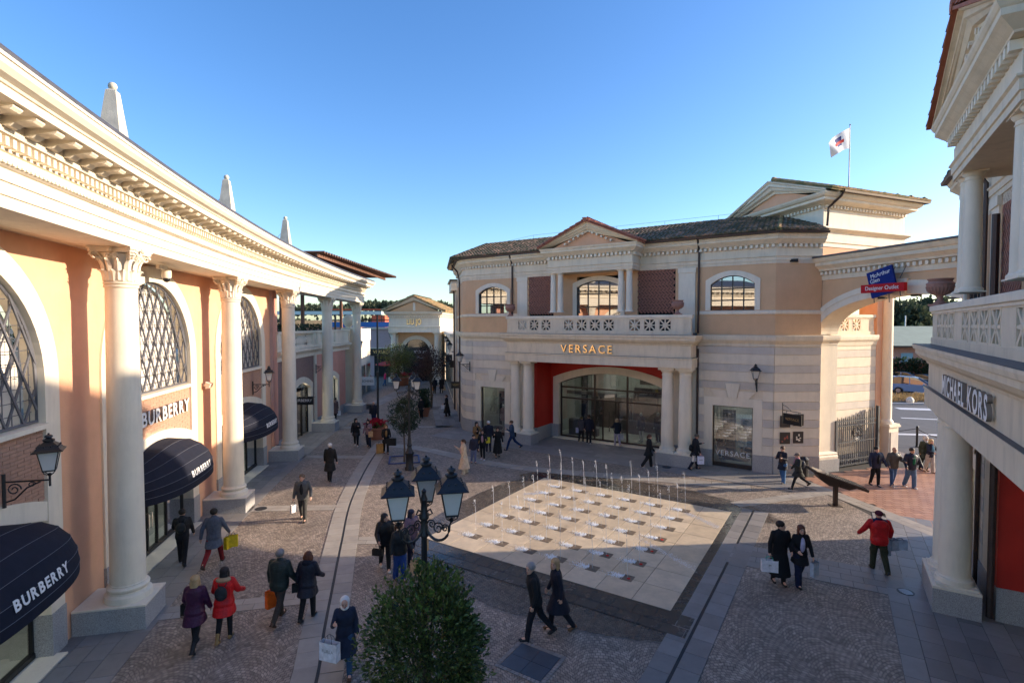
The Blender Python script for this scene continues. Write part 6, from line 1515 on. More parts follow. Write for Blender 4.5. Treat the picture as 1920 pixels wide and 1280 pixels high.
def ball_tree(x, y, ztrunk, rx, rz, n, size, lab, seed, leafm=None, trunk_r=0.06, group=None, cat='tree', name='topiary_tree'):
    rnd = random.Random(seed); t = empty(name, (x, y, 0), 0, lab, cat, group)
    MB().tube([(0, 0, 0), (0.02, 0.01, ztrunk*0.5), (-0.01, 0, ztrunk+0.1), (0.02, 0, ztrunk+rz)], [trunk_r, trunk_r*0.85, trunk_r*0.8, trunk_r*0.3], 8).build('trunk', M_BARK, t)
    mb = MB()
    for k in range(14):
        v = Vector((rnd.gauss(0, 1), rnd.gauss(0, 1), rnd.gauss(0.5, .6))).normalized(); s = Vector((0, 0, ztrunk+rnd.uniform(0, rz))); e = Vector((v.x*rx*0.75, v.y*rx*0.75, ztrunk+rz+v.z*rz*0.7)); mb.tube([s, s.lerp(e, .5)+Vector((0, 0, .05)), e], [0.025, 0.018, 0.008], 5)
    o = mb.build('limbs', M_BARK, t)
    pp = crown_pts(n, rx, rz, rnd); ph = [rnd.uniform(0, 6) for _ in range(4)]
    pp = [(p*(1+0.07*math.sin(3*math.atan2(p.y, p.x)+ph[0]+2*p.z)+0.05*math.sin(7*math.atan2(p.y, p.x)+ph[1]+5*p.z)), d) for p, d in pp]
    mb = leaves(pp, size, rnd); cr = mb.build('crown', leafm or M_LEAF, t, loc=(0, 0, ztrunk+rz*0.96)); 
    return t, cr
t, cr = ball_tree(-1.30, 7.55, 1.35, 0.93, 1.16, 15000, 0.075, 'large round laurel tree in the foreground, cut by the bottom edge', 11, name='laurel_tree')
rn = random.Random(5); mb = MB()
for k in range(60):      # upright young shoots and a few yellowed leaves
    v = Vector((rn.gauss(0, .5), rn.gauss(0, .5), 1)).normalized(); b = Vector((v.x*0.93*0.9, v.y*0.93*0.9, v.z*1.12*0.92)); 
    for j in range(10): mb.add([(lambda P, D, S: P)(b+v*0.02*j, 0, 0)+Vector((0, 0, 0)), b+v*0.02*j+Vector((rn.uniform(-.05, .05), rn.uniform(-.05, .05), rn.uniform(0.0, .05))), b+v*0.02*j+Vector((rn.uniform(-.04, .04), rn.uniform(-.04, .04), .05))], [(0, 1, 2)])
mb.build('young_shoots', M_LEAFG, t, loc=(0, 0, 2.46))
ball_tree(*G(758, 866), 1.45, 0.86, 1.05, 5200, 0.09, 'dark clipped ball tree standing behind the far lamp post', 12, M_LEAFD, 0.05)
# vine sprig on the foreground lamp post is part of the laurel's shoots
def loose_tree(x, y, h, r, n, size, lab, seed, lm, ztr, group=None, dens=9):
    rnd = random.Random(seed); t = empty('tree', (x, y, 0), 0, lab, 'tree', group)
    MB().tube([(0, 0, 0), (0.08, 0, ztr*0.5), (0, 0.05, ztr), (0.1, 0, h*0.8)], [0.13, 0.10, 0.08, 0.02], 8).build('trunk', M_BARK, t)
    mb = MB(); ends = []
    for k in range(dens*3):
        v = Vector((rnd.gauss(0, 1), rnd.gauss(0, 1), rnd.gauss(0.7, .7))).normalized(); s = Vector((0, 0, ztr+rnd.uniform(-0.2, (h-ztr)*0.5))); e = Vector((v.x*r*0.9, v.y*r*0.9, (ztr+h)/2+v.z*(h-ztr)*0.45)); e.z = max(e.z, ztr-0.2)
        mb.tube([s, s.lerp(e, .5)+Vector((0, 0, .12)), e], [0.045, 0.025, 0.01], 4); ends.append(e); ends.append(s.lerp(e, .6))
    mb.build('limbs', M_BARK, t)
    pts = []
    for k in range(n):
        c = rnd.choice(ends); v = Vector((rnd.gauss(0, 1), rnd.gauss(0, 1), rnd.gauss(0, 1))).normalized(); pts.append((c+v*rnd.random()**0.5*r*0.34, v))
    leaves(pts, size, rnd, 1.8).build('crown', lm, t); return t
loose_tree(*G(808, 765), 5.0, 1.75, 4200, 0.13, 'thin dark red leaved tree in a square grating in the alley', 21, M_LEAFR, 2.1)
loose_tree(-12.6, 57.5, 4.7, 2.1, 6500, 0.15, 'bushy green tree farther up the alley, left of the red one', 22, M_LEAF, 1.5)
t = empty('tree_grate', (*G(808, 765), 0.012), 0, 'square metal grating round the alley tree', 'tree grate'); MB().box(-0.7, 0.7, -0.7, 0.7, 0, 0.015).build('plate', M_LEAD, t)
t = empty('tree_grate', (*G(758, 862), 0.014), 0.2, 'blue painted ring of low railing round the clipped ball tree', 'tree grate')
M_BLUE = mat('blue_ring', (0.05, 0.07, 0.2), 0.5, 0.1)
for q in range(4): MB().box(-0.8, 0.8, -0.8, -0.72, 0, 0.05, RZ(q*math.pi/2)).build('edge_bar', M_BLUE, t)

# ------------------------------------------------------------ temple fronted shop in the distance
TP = empty('temple_front_shop', (-15.3, 66, 0), R(-3), 'small temple fronted shop with pediment, tall dark arch and letters LIU JO', 'building')
# local x right, y away; width 6.3
Wt = 6.4
MB().box(0.0, 0.9, 0, 0.9, 0, 5.9).build('corner_pier', M_STONE2, TP)
for x in (0.45, Wt-0.45):
    inst('column', tuscan('column', TP, 0, 0, 0.6, 6.2, 0.36), TP, T((x, -0.5, 0.6))); MB().box(x-0.55, x+0.55, -1.05, 0.1, 0, 0.6).build('column_plinth', M_STONE2, TP)
mb = MB(); n = 14
for i in range(n):
    a0 = math.pi*i/n; a1 = math.pi*(i+1)/n; hw = 1.75; c = Wt/2; zs = 3.6
    xa, xb = c-hw*math.cos(a0), c-hw*math.cos(a1); mb.add([(xa, 0.2, zs+hw*math.sin(a0)), (xb, 0.2, zs+hw*math.sin(a1)), (xb, 0.2, 6.2), (xa, 0.2, 6.2)], [(0, 1, 2, 3)])
mb.box(0.4, Wt/2-1.75, 0.2, 0.5, 0, 6.2); mb.box(Wt/2+1.75, Wt-0.4, 0.2, 0.5, 0, 6.2); mb.build('front_wall', M_PEACH, TP)
P = []; F = []
for hw in (2.2, 1.75):
    for y in (0.12, 0.4): P += [(Wt/2-hw, y, 0)] + [(Wt/2-hw*math.cos(math.pi*i/n), y, 3.6+hw*math.sin(math.pi*i/n)) for i in range(n+1)] + [(Wt/2+hw, y, 0)]
m_ = n+3
for k in range(m_-1): F += [(k, k+1, 2*m_+k+1, 2*m_+k), (2*m_+k, 2*m_+k+1, 3*m_+k+1, 3*m_+k)]
MB().add(P, F).build('arch_surround', M_STONE2, TP)
MB().add([(Wt/2-1.75, 0.38, 0)] + [(Wt/2-1.75*math.cos(math.pi*i/n), 0.38, 3.6+1.75*math.sin(math.pi*i/n)) for i in range(n+1)] + [(Wt/2+1.75, 0.38, 0)], [tuple(range(n+3))]).build('arch_glazing', M_GLASSX, TP)
MB().box(Wt/2-1.9, Wt/2+1.9, 0.6, 0.7, 0, 6).build('dark_inside', M_DARK, TP)
mb = MB(); mb.sweep([(0, 10), (0, -1.0), (Wt, -1.0), (Wt, 12)], [(-0.4, 6.2), (0.05, 6.2), (0.05, 6.8), (0.12, 6.85), (0.12, 6.95), (0.0, 6.97), (0.0, 8.05), (0.1, 8.1), (0.1, 8.3), (0.3, 8.4), (0.45, 8.6), (0.5, 8.75), (-0.4, 8.75)]); mb.build('entablature', M_STONE2, TP)
pieces('dentil', DEN, dentil_run([(0, 6), (0, -1.0), (Wt, -1.0), (Wt, 12)], 8.1, 0.1, 0.3), TP, limit=0)
MB().prism([(0, 8.76), (Wt, 8.76), (Wt/2, 10.1)], -0.9, -0.5).build('tympanum', M_PEACH, TP)
mb = MB(); P = []; F = []
prof = [(-0.95, -0.4), (-1.15, -0.38), (-1.4, -0.15), (-1.5, 0.0), (-0.4, 0.0), (-0.4, -0.4)]
for (x, z) in ((-0.7, 8.75), (Wt/2, 10.55), (Wt+0.7, 8.75)):
    for y, d in prof: P.append((x, y, max(z+d, 8.74)))
for i in range(2):
    for k in range(6): k2 = (k+1) % 6; F.append((i*6+k, (i+1)*6+k, (i+1)*6+k2, i*6+k2))
MB().add(P, F).build('raking_cornice', M_STONE2, TP)
tiles((Wt+0.8, -1.5, 8.8), (Wt+0.8, 12, 8.8), (Wt/2, 8.5, 10.65), (Wt/2, -1.5, 10.65), 'r', M_TILEY, TP, pitch=0.42, row=0.55); tiles((-0.8, 12, 8.8), (-0.8, -1.5, 8.8), (Wt/2, -1.5, 10.65), (Wt/2, 8.5, 10.65), 'l', M_TILEY, TP, pitch=0.6, row=0.9)
MB().box(Wt-0.3, Wt, 0.0, 12, 0, 6.2).build('side_wall', M_STONE2, TP); MB().box(0, 0.3, 0.0, 12, 0, 6.2).build('side_wall', M_STONE2, TP)
MB().box(Wt/2-0.14, Wt/2+0.14, -1.0, -0.92, 8.9, 9.9).build('pediment_strip', M_STONE2, TP)
text('LIU JO', 0.95, M_GOLD, TP, T((Wt/2, -1.06, 7.5)), depth=0.08, sx=0.7, bold=0.01)
t = empty('window_lettering', mw(TP) @ Vector((Wt/2+0.5, 0.3, 3.7)), R(-3), 'blurred white lettering on the dark arched window', 'sign'); text('ICONIC', 0.5, M_WHITE, t, Matrix(), depth=0.01); text('MUSE', 0.4, M_WHITE, t, T((0, 0, -0.7)), depth=0.01)
# pink shop at the end of the alley on the left
PB = empty('pink_shop', (-20.6, 72, 0), 0, 'flat pink shop front with a black lettered fascia and dark doorway', 'building')
M_LPINK = mat('pale_pink_plaster', (0.56, 0.40, 0.40), 0.85, 0.06)
MB().box(0, 5.6, 0.3, 8, 0, 6.75).build('wall', M_LPINK, PB); MB().box(-0.1, 5.6, 0.0, 0.3, 6.55, 6.8).build('coping', M_STONE2, PB); MB().box(0, 5.6, 0.0, 0.29, 3.85, 4.0).build('ledge', M_STONE2, PB)
MB().box(0.5, 5.0, 0.05, 0.28, 2.9, 3.84).build('fascia', M_DARKFR, PB); MB().box(1.5, 4.8, 0.22, 0.28, 0, 2.85).build('doorway', M_DARK, PB)
text('VERSACE', 0.6, M_GOLD, PB, T((2.6, 0.02, 3.4)), depth=0.02)
# right side of the alley
AL = empty('alley_shop_row', (-4.55, 42.6, 0), math.atan2(-24, 3.9), 'white shop row on the right side of the alley, seen edge on', 'building')
# local x towards us; origin at near end
def al(x0, x1, z0, z1, m, name, y0=0.0, y1=0.6): MB().box(x0, x1, y0, y1, z0, z1).build(name, m, AL)
al(-26, -5.2, 0, 6.0, M_STONE2, 'lower_wall'); al(-5.2, -0.8, 0, 10.0, M_STONE, 'tall_wall', 0.0); al(-5.3, -0.7, 10.0, 10.8, M_STONE2, 'tall_cornice', -0.35); al(-5.35, -0.65, 10.8, 10.92, M_PIPE, 'gutter', -0.5)
al(-3.6, -2.2, 7.6, 9.4, M_DARKFR, 'shutter', -0.06, 0.01); al(-26, -5.2, 6.0, 6.35, M_STONE2, 'lower_cornice', -0.3)
for k in range(6): al(-24.5+3.3*k, -22.4+3.3*k, 0.3, 3.2, M_GLASSD, 'shop_window', -0.05, 0.01); al(-24.7+3.3*k, -22.2+3.3*k, 3.2, 3.6, M_DARKFR, 'window_head', -0.12, 0.01)
pipe([(-0.9, -0.15, 10.8), (-0.9, -0.1, 0.1)], 0.07, AL)
# projecting box signs in the alley
def boxsign(x, y, z, w, h, rz, lab, txt='', m=None, rnd=False, arm=0.5, ts=None, tm=None):
    t = empty('projecting_sign', (x, y, z), rz, lab, 'sign')
    if rnd: MB().lathe([(h/2, -0.05), (h/2, 0.05)], 24, RX(math.pi/2)).build('disc', m or M_DARKFR, t)
    else: MB().box(-w/2, w/2, -0.05, 0.05, -h/2, h/2).build('panel', m or M_DARKFR, t)
    MB().box(w/2, w/2+arm, -0.015, 0.015, h/2-0.06, h/2-0.03).build('arm', M_IRON, t)
    if txt: text(txt, ts or h*0.5, tm or M_WHITE, t, T((0, -0.056, 0)), depth=0.005)
    return t
xv, yv = G(859, 745); 
boxsign(-4.05, 40.0, 2.55, 1.25, 0.50, 0, 'black rectangular sign with small gold letters at the alley mouth', 'VERSACE', ts=0.26, tm=M_GOLD, arm=0.3)
boxsign(-4.1, 43.0, 3.5, 0, 0.62, 0, 'round black sign on the right side of the alley', rnd=True, arm=0.2)
boxsign(-5.0, 46.0, 3.7, 0.95, 0.62, 0, 'black square sign with a small emblem, second in the alley', 'K', ts=0.3)
boxsign(-5.9, 50.0, 3.95, 1.0, 0.7, 0, 'black sign farthest up the alley beside the temple front', 'L', ts=0.3)
boxsign(-13.2, 46.8, 2.1, 1.6, 0.75, 0, 'white rectangular sign with dark lettering at the left alley corner', 'MOSCHINO', m=M_WHITE, ts=0.27, tm=M_DARKFR, arm=0.1)
boxsign(LP(-12.2, 0.5)[0], LP(-12.2, 0.5)[1], 2.55, 1.25, 0.5, 0, 'black sign lettered BURBERRY hanging behind the third column', 'BURBERRY', ts=0.24, arm=0.1)
mb_ = empty('projecting_sign', (LP(-12.9, 0.6)[0], LP(-12.9, 0.6)[1], 3.25), 0, 'small black floodlight box above the hanging black sign', 'floodlight'); MB().prism([(-0.3, -0.15), (0.3, 0.0), (0.3, 0.2), (-0.3, 0.1)], -0.15, 0.15).build('box', M_DARKFR, mb_)
t = empty('wall_plaque', (LP(-6.1, 0.95)[0], LP(-6.1, 0.95)[1], 4.9), lframe(-6.1, 0, 0).to_euler().z, 'dark square plaque with an emblem on the pink wall behind the fourth column', 'sign'); MB().box(-0.45, 0.95, -0.05, 0, -0.45, 0.45).build('board', M_BROWN, t); text('OO', 0.5, M_GOLD, t, T((0.25, -0.06, 0)), depth=0.01)
# hanging bracket sign on the angled wall
q = mw(VB) @ Vector((14.9, 1.1, 3.15)); t = empty('projecting_sign', q, math.radians(-62), 'black bracket sign lettered VERSACE above the four posters', 'sign')
MB().box(0.05, 0.95, -0.03, 0.03, -0.62, -0.12).build('panel', M_DARKFR, t); text('VERSACE', 0.17, M_GOLD, t, T((0.5, -0.035, -0.37)), depth=0.004); text('VERSACE', 0.17, M_GOLD, t, T((0.5, 0.035, -0.37)) @ RZ(math.pi), depth=0.004)
mb = MB(); mb.tube([(0, 0, -0.6), (0, 0, 0.35)], 0.02, 6); mb.tube([(0, 0, 0.0), (0.9, 0, 0.0)], 0.014, 5); mb.tube([(0, 0, 0.25), (0.2, 0, 0.2), (0.45, 0, 0.0)], 0.012, 5); mb.tube([(0.2, 0, 0), (0.2, 0, -0.12)], 0.01, 4); mb.tube([(0.8, 0, 0), (0.8, 0, -0.12)], 0.01, 4); mb.build('scroll_bracket', M_IRON, t)

# ------------------------------------------------------------ far town left: houses, canopy, pines
def house(x, y, w, d, h, m, lab, roof=None, wins=3, rz=0.0, rm=None):
    t = empty('house', (x, y, 0), rz, lab, 'house')
    MB().box(-w/2, w/2, -d/2, d/2, 0, h).build('walls', m, t)
    if roof: MB().add([(-w/2-.4, -d/2-.4, h), (w/2+.4, -d/2-.4, h), (w/2+.4, d/2+.4, h), (-w/2-.4, d/2+.4, h), (-w/2+d*.3, 0, h+roof), (w/2-d*.3, 0, h+roof)], [(0, 1, 5, 4), (1, 2, 5), (2, 3, 4, 5), (3, 0, 4)]).build('roof', rm or M_TILEY, t)
    for k in range(wins):
        xx = -w/2 + w*(k+0.5)/wins; MB().box(xx-0.55, xx+0.55, -d/2-0.05, -d/2+0.02, h-2.4, h-0.9).build('window', M_GLASSD, t)
    return t
M_HP = mat('house_pink', (0.5, 0.27, 0.2), 0.9, 0.1); M_HY = mat('house_sand', (0.5, 0.4, 0.28), 0.9, 0.1); M_HR = mat('vermilion_wall', (0.62, 0.12, 0.05), 0.8, 0.05)
house(-52, 132, 16, 9, 6.6, M_HY, 'sand coloured house beyond the terrace, leftmost', 1.6)
house(-40, 120, 12, 9, 6.7, M_HP, 'pink house with hipped tile roof seen between the third and fourth columns', 1.5)
house(-33, 128, 11, 9, 6.3, M_HP, 'pink house with hipped tile roof seen between the last two columns', 1.5, rm=M_TILE)
house(-21, 96, 10, 8, 6.8, M_LPINK, 'pale pink block with a flat roof left of the orange red one', None, 4)
t = house(-22.4, 92, 2.2, 9, 8.7, M_HR, 'bright orange red block beside the temple fronted shop', None, 0)
t = empty('canopy_beam', (-25, 62, 0), 0, 'long pale glass canopy edge behind the colonnade', 'canopy'); MB().box(-11, 9.6, -0.5, 0.5, 8.35, 8.75).build('edge', mat('pale_green_canopy', (0.62, 0.75, 0.72), 0.3, 0.03), t)
for x in (-10, -3, 4, 9): MB().box(x-0.08, x+0.08, -0.1, 0.1, 0, 8.35).build('post', M_DARKFR, t)
t = empty('railing', (-21, 78, 0), 0, 'dark steel railing and red beam over a blue band behind the pink shop', 'railing'); 
for z, m, h in ((6.8, mat('blue_panel', (0.03, 0.16, 0.42), 0.5, 0.05), 0.75), (7.75, M_BROWN, 0.16), (9.3, M_HR, 0.22)): MB().box(-7, 5.6, -0.05, 0.05, z, z+h).build('rail', m, t)
for k in range(8): MB().box(-7+1.7*k-0.05, -7+1.7*k+0.05, -0.04, 0.04, 0, 9.3).build('post', M_BROWN, t)
def pine(x, y, h, r, lab, seed):
    rnd = random.Random(seed); t = empty('umbrella_pine', (x, y, 0), 0, lab, 'tree')
    MB().tube([(0, 0, 0), (0.3, 0, h*0.5), (0, 0, h-1)], [0.5, 0.35, 0.2], 6).build('trunk', M_BARK, t)
    pts = []
    for k in range(2600):
        a = rnd.uniform(0, 2*math.pi); q = r*math.sqrt(rnd.random()); z = h - 1.2 + (rnd.random()**0.7)*2.6*math.sqrt(max(0, 1-(q/r)**2)) + 0.5*math.sin(a*5+q); pts.append((Vector((q*math.cos(a), q*math.sin(a), z)), Vector((0, 0, 1))))
    leaves(pts, 1.0, rnd, 1.5).build('crown', M_LEAFFAR, t); return t
pine(-58, 160, 11.2, 11, 'broad umbrella pine behind the third column', 1); pine(-44, 168, 12.6, 10, 'broad umbrella pine on the skyline between the last two columns', 2); pine(-34, 165, 12.4, 9, 'umbrella pine on the skyline just left of the temple front', 3); pine(-27, 175, 12.8, 8, 'umbrella pine touching the left slope of the temple front', 4)
rnd = random.Random(9); pts = []
for k in range(9000):
    x = rnd.uniform(-150, 5); y = 150+rnd.uniform(0, 60); pts.append((Vector((x, y, 1+rnd.random()*(6.5+1.2*math.sin(x*0.13)+0.8*math.sin(x*.41)))), Vector((0, -.3, 1))))
tag(leaves(pts, 1.8, rnd, 1.5).build('far_woodland', M_LEAFFAR), 'low dark band of trees on the horizon beyond the colonnade', 'woodland', kind='stuff')
# planters on the terrace
for i, (s, lab) in enumerate(((-12.0, 'dark bushes in a planter on the terrace right of the third column'), (-9.9, 'dark bush in a planter left of the fourth column'), (-5.6, 'green bush on the terrace right of the fourth column'))):
    p = LP(s, 1.9, 5.6); t = empty('terrace_planter', p, 0, lab, 'planter'); rn = random.Random(i)
    MB().box(-0.9, 0.9, -0.25, 0.25, 0, 0.6).build('box', M_BROWN, t); leaves([(Vector((rn.uniform(-.9, .9), rn.uniform(-.3, .3), 0.6+rn.random()*0.95)), Vector((0, 0, 1))) for _ in range(900)], 0.16, rn).build('bush', M_LEAFD, t)

# ------------------------------------------------------------ beyond the arch: road, cars, hall, trees
def cp(x, y, z=0): return G(x, y, z)
for i, ((ax_, ay_), (bx_, by_), w) in enumerate((((21.5, 34.5), (34, 33.0), 0.5), ((30, 40), (46, 35), 0.35), ((33, 44.5), (58, 38.5), 1.1))):
    a, b = Vector((ax_, ay_)), Vector((bx_, by_)); d = (b-a).normalized(); nn = Vector((d.y, -d.x))*w/2
    o = MB().add([(*(a-nn), 0.009), (*(a+nn), 0.009), (*(b+nn), 0.009), (*(b-nn), 0.009)], [(0, 1, 2, 3)]).build('road_marking', mat('road_paint', (0.62, 0.62, 0.62), 0.7, 0.15, 3) if i == 0 else bpy.data.materials['road_paint']); tag(o, kind='structure')
o = MB().box(33, 70, 46.5, 47.0, 0, 0.14).build('kerb', M_GRANITE); tag(o, kind='structure'); o = MB().box(33, 70, 47.0, 51.5, 0.0, 0.12).build('verge', M_EARTH); tag(o, kind='structure')
rn = random.Random(4)
pts = [(Vector((rn.uniform(33.5, 44), rn.uniform(47.2, 51), 0.12+rn.random()**2*0.35)), Vector((0, 0, 1))) for _ in range(6000)]
tag(leaves(pts, 0.2, rn, 4.0, 1.2).build('dry_grass', M_LEAFDRY), 'dry golden grasses on the verge in front of the parked cars', 'grass', kind='stuff')
t = empty('boulder', (*G(1706, 757), 0.0), 0, 'round pale boulder on the kerb below the parked cars', 'boulder'); MB().sphere((0, 0, 0.3), (0.33, 0.28, 0.36), 12, 8).build('stone', M_STONE2, t, smooth='all')
M_PLASTIC = mat('black_plastic', (0.02, 0.02, 0.022), 0.5, 0.05); M_TYRE = mat('tyre', (0.02, 0.02, 0.02), 0.85, 0.05); M_RIM = mat('alloy_rim', (0.5, 0.5, 0.52), 0.3, 0.05, metal=0.9); M_CARGL = glass_mat('car_glass', refl=0.10, opacity=1.0)
def car(x, y, rz, paint, lab, h=1.6, L_=4.3, group='cars parked beyond the arch'):
    t = empty('parked_car', (x, y, 0), rz, lab, 'car', group)
    # side outline x forward, z up; body lower, cabin
    low = [(-2.15, .35), (-2.15, .85), (-2.05, 1.0), (-1.0, 1.04), (0.9, 1.02), (1.75, .88), (2.1, .72), (2.15, .35), (1.78, .33), (1.70, .58), (1.35, .72), (1.0, .58), (0.92, .30), (-0.92, .30), (-1.0, .58), (-1.35, .72), (-1.70, .58), (-1.78, .33)]
    k = L_/4.3; mb = MB(); W2 = 0.9
    P = []; F = []; n = len(low)
    for y_, s in ((-W2, 0.96), (-W2*.96, 1), (W2*.96, 1), (W2, 0.96)):
        for a, b in low: P.append((a*k*(s if y_ in (-W2, W2) else 1), y_, b if y_ in (-W2*.96, W2*.96) else 0.36+(b-0.36)*0.97))
    for j in range(3):
        for i in range(n): i2 = (i+1) % n; F.append((j*n+i, j*n+i2, (j+1)*n+i2, (j+1)*n+i))
    F += [tuple(range(n-1, -1, -1)), tuple(3*n+i for i in range(n))]
    mb.add(P, F); mb.build('body', paint, t)
    cab = [(-2.02*k, 1.0), (-1.75*k, h-0.08), (-1.3*k, h), (-0.1*k, h-0.01), (0.25*k, h-0.10), (1.15*k, 1.0)]
    P = [(a, s*(0.84 - 0.20*(b-1.0)), b) for s in (-1, 1) for a, b in cab]; n = len(cab)
    F = [tuple(range(n-1, -1, -1)), tuple(n+i for i in range(n))] + [(i, i+1, n+i+1, n+i) for i in range(n-1)]
    MB().add(P, F).build('cabin_glass', M_CARGL, t)
    P = [(a, s*(0.80-0.20*(b-1.0)), b+0.012) for s in (-1, 1) for a, b in cab[1:5]]
    MB().add(P, [(0, 1, 5, 4), (1, 2, 6, 5), (2, 3, 7, 6)]).build('roof', paint, t)
    for s in (-1, 1):
        mb = MB()
        for (a, b), (c_, d) in ((cab[4], cab[5]), (cab[1], cab[0])): mb.tube([(a, s*(0.845-0.2*(b-1)), b), (c_, s*0.85, d)], 0.035, 4)
        mb.tube([(-0.45*k, s*(0.85-0.2*(h-1)), h-.03), (-0.4*k, s*.86, 1.0)], 0.03, 4); mb.build('pillar', paint, t)
        MB().lathe([(.05, -.1), (.1, -.05), (.1, .05), (.05, .1)], 8, T((0.75*k, s*1.0, 1.08)) @ RX(math.pi/2)).build('mirror', paint, t)
        for xw in (-1.35, 1.35):
            w = MB().lathe([(0.2, -0.1), (0.31, -0.1), (0.33, -0.06), (0.33, 0.06), (0.31, 0.1), (0.2, 0.1)], 20, T((xw*k, s*0.80, 0.33)) @ RX(math.pi/2)).build('wheel', M_TYRE, t)
            MB().lathe([(0.05, 0.0), (0.21, 0.0), (0.21, 0.02)], 12, T((xw*k, s*0.91, 0.33)) @ RX(math.pi/2)).build('rim', M_RIM, w)
        MB().prism([(2.02*k, .66), (1.72*k, .84), (2.0*k, .78), (2.14*k, .68)], s*0.55-0.2, s*0.55+0.25 if s > 0 else s*0.55+0.2).build('headlight', M_LANT, t)
    MB().box(2.10*k, 2.17*k, -0.45, 0.45, 0.45, 0.68).build('grille', M_PLASTIC, t)
    MB().box(2.15*k, 2.18*k, -0.26, 0.26, 0.40, 0.5).build('number_plate', M_WHITE, t)
    return t
M_PS = mat('silver_car_paint', (0.36, 0.41, 0.50), 0.4, 0.02, coat=0.3); M_PB = mat('pale_blue_car_paint', (0.17, 0.28, 0.44), 0.4, 0.02, coat=0.3); M_PD = mat('dark_blue_car_paint', (0.02, 0.03, 0.06), 0.25, 0.02, coat=0.8)
car(*G(1679, 733), R(-38), M_PS, 'silver car with its bonnet towards us, leftmost beyond the arch', 1.62)
car(*G(1716, 738), R(-42), M_PB, 'pale blue people carrier, middle of the parked cars', 1.75)
car(*G(1698, 722), R(-40), M_PS, 'grey car mostly hidden behind the silver one', 1.6)
car(*G(1752, 728), R(-40), M_PD, 'dark blue car beside the right hand portico', 1.55)
car(*G(1650, 728), R(-38), M_PD, 'dark car half hidden by the passage column', 1.55)
# long hall with green grey roof
HL = empty('long_hall', (64, 78, 0), R(-4), 'long low hall with a pale green roof beyond the car park', 'building')
MB().box(-18, 26, 0, 18, 0, 4.2).build('walls', M_HP, HL); MB().add([(-19, -1.5, 4.0), (27, -1.5, 4.0), (27, 9, 6.9), (-19, 9, 6.9), (27, 19, 4.0), (-19, 19, 4.0)], [(0, 1, 2, 3), (3, 2, 4, 5), (1, 4, 2), (0, 3, 5)]).build('roof', mat('pale_green_roof', (0.33, 0.36, 0.26), 0.8, 0.1, 0.6), HL)
MB().box(-19, 27, -1.55, -1.45, 3.8, 4.05).build('eaves', M_BROWN, HL)
for x, w, h, m in ((-5.5, 1.7, 2.6, mat('teal_door', (0.25, 0.42, 0.48), 0.5, 0.05)), (-9.5, 3.0, 2.0, mat('lilac_poster', (0.40, 0.34, 0.62), 0.6, 0.25, 1.5)), (2, 4, 2.2, M_DARKFR), (-13, 1.6, 2.4, M_DARKFR)): MB().box(x, x+w, -0.06, 0.01, 0.3, h+0.3).build('door', m, HL)
t = empty('ivy_wall', (50, 62, 0), R(-4), 'brick garden wall overgrown with ivy behind the parked cars', 'wall'); MB().box(-8, 20, 0, 0.4, 0, 2.6).build('brick_wall', mat('far_brick', (0.35, 0.13, 0.08), 0.9, 0.2, 1.0), t); rn = random.Random(8)
leaves([(Vector((rn.uniform(-7, 7.2), rn.uniform(-.5, .3), rn.random()*3.1)), Vector((0, -1, .3))) for _ in range(5200)], 0.33, rn, 1.5).build('ivy', M_LEAFD, t)
rn = random.Random(77)
for i, (x, y, h, r, lab) in enumerate(((112, 150, 13.5, 10, 'big rounded tree on the hill beyond the hall, left'), (124, 156, 15, 11, 'tallest rounded tree on the hill beyond the hall'), (138, 160, 12.5, 10, 'dark spreading tree right of the tallest'), (150, 158, 14, 9, 'dark tree at the right edge of the arch view'), (160, 165, 13, 10, 'rounded tree hidden partly by the near parapet'))):
    t = empty('far_tree', (x, y, 0), 0, lab, 'tree'); MB().tube([(0, 0, 0), (0, 0, h*0.6)], [0.6, 0.3], 6).build('trunk', M_BARK, t)
    leaves(crown_pts(2600, r*0.8, h*0.5, rn), 1.5, rn, 1.4).build('crown', M_LEAFFAR, t, loc=(0, 0, h*0.52))
rnd = random.Random(10); pts = []
for k in range(9000):
    x = rnd.uniform(60, 330); y = 130+rnd.uniform(0, 50); pts.append((Vector((x, y, 0.5+rnd.random()*(5+1.6*math.sin(x*0.2)))), Vector((0, -.3, 1))))
tag(leaves(pts, 1.6, rnd, 1.5).build('far_hedge_trees', M_LEAFFAR), 'low mixed trees in front of the hill beyond the hall', 'woodland', kind='stuff')
for x, y, lab in ((104, 138, 'thin white lamp mast in front of the far trees'), (118, 140, 'second thin lamp mast farther right')):
    t = empty('lamp_mast', (x, y, 0), 0, lab, 'lamp mast'); MB().tube([(0, 0, 0), (0, 0, 9.5)], 0.13, 6).build('mast', M_WHITE, t)
# bollard posts with rope
pts_ = [G(1719, 838), (24.5, 28.6), (19.9, 31.5)]
for i, (x, y) in enumerate(pts_):
    t = empty('bollard', (x, y, 0), 0, ['dark bollard with a rope beyond the group of men', 'dark bollard behind the right portico', 'dark bollard behind the far pier'][i], 'bollard', 'rope bollards beyond the arch'); MB().lathe([(0.09, 0), (0.09, 0.05), (0.06, 0.08), (0.055, 1.15), (0.075, 1.18), (0.04, 1.26)], 10).build('post', M_DARKFR, t)
mb = MB()
for (a, b) in ((0, 1), (0, 2)):
    A, B = Vector((*pts_[a], 1.1)), Vector((*pts_[b], 1.1)); mb.tube([A.lerp(B, i/10) - Vector((0, 0, 0.3*math.sin(math.pi*i/10))) for i in range(11)], 0.018, 5)
o = mb.build('rope', M_BROWN); tag(o, 'brown rope strung between the dark bollards beyond the arch', 'rope')
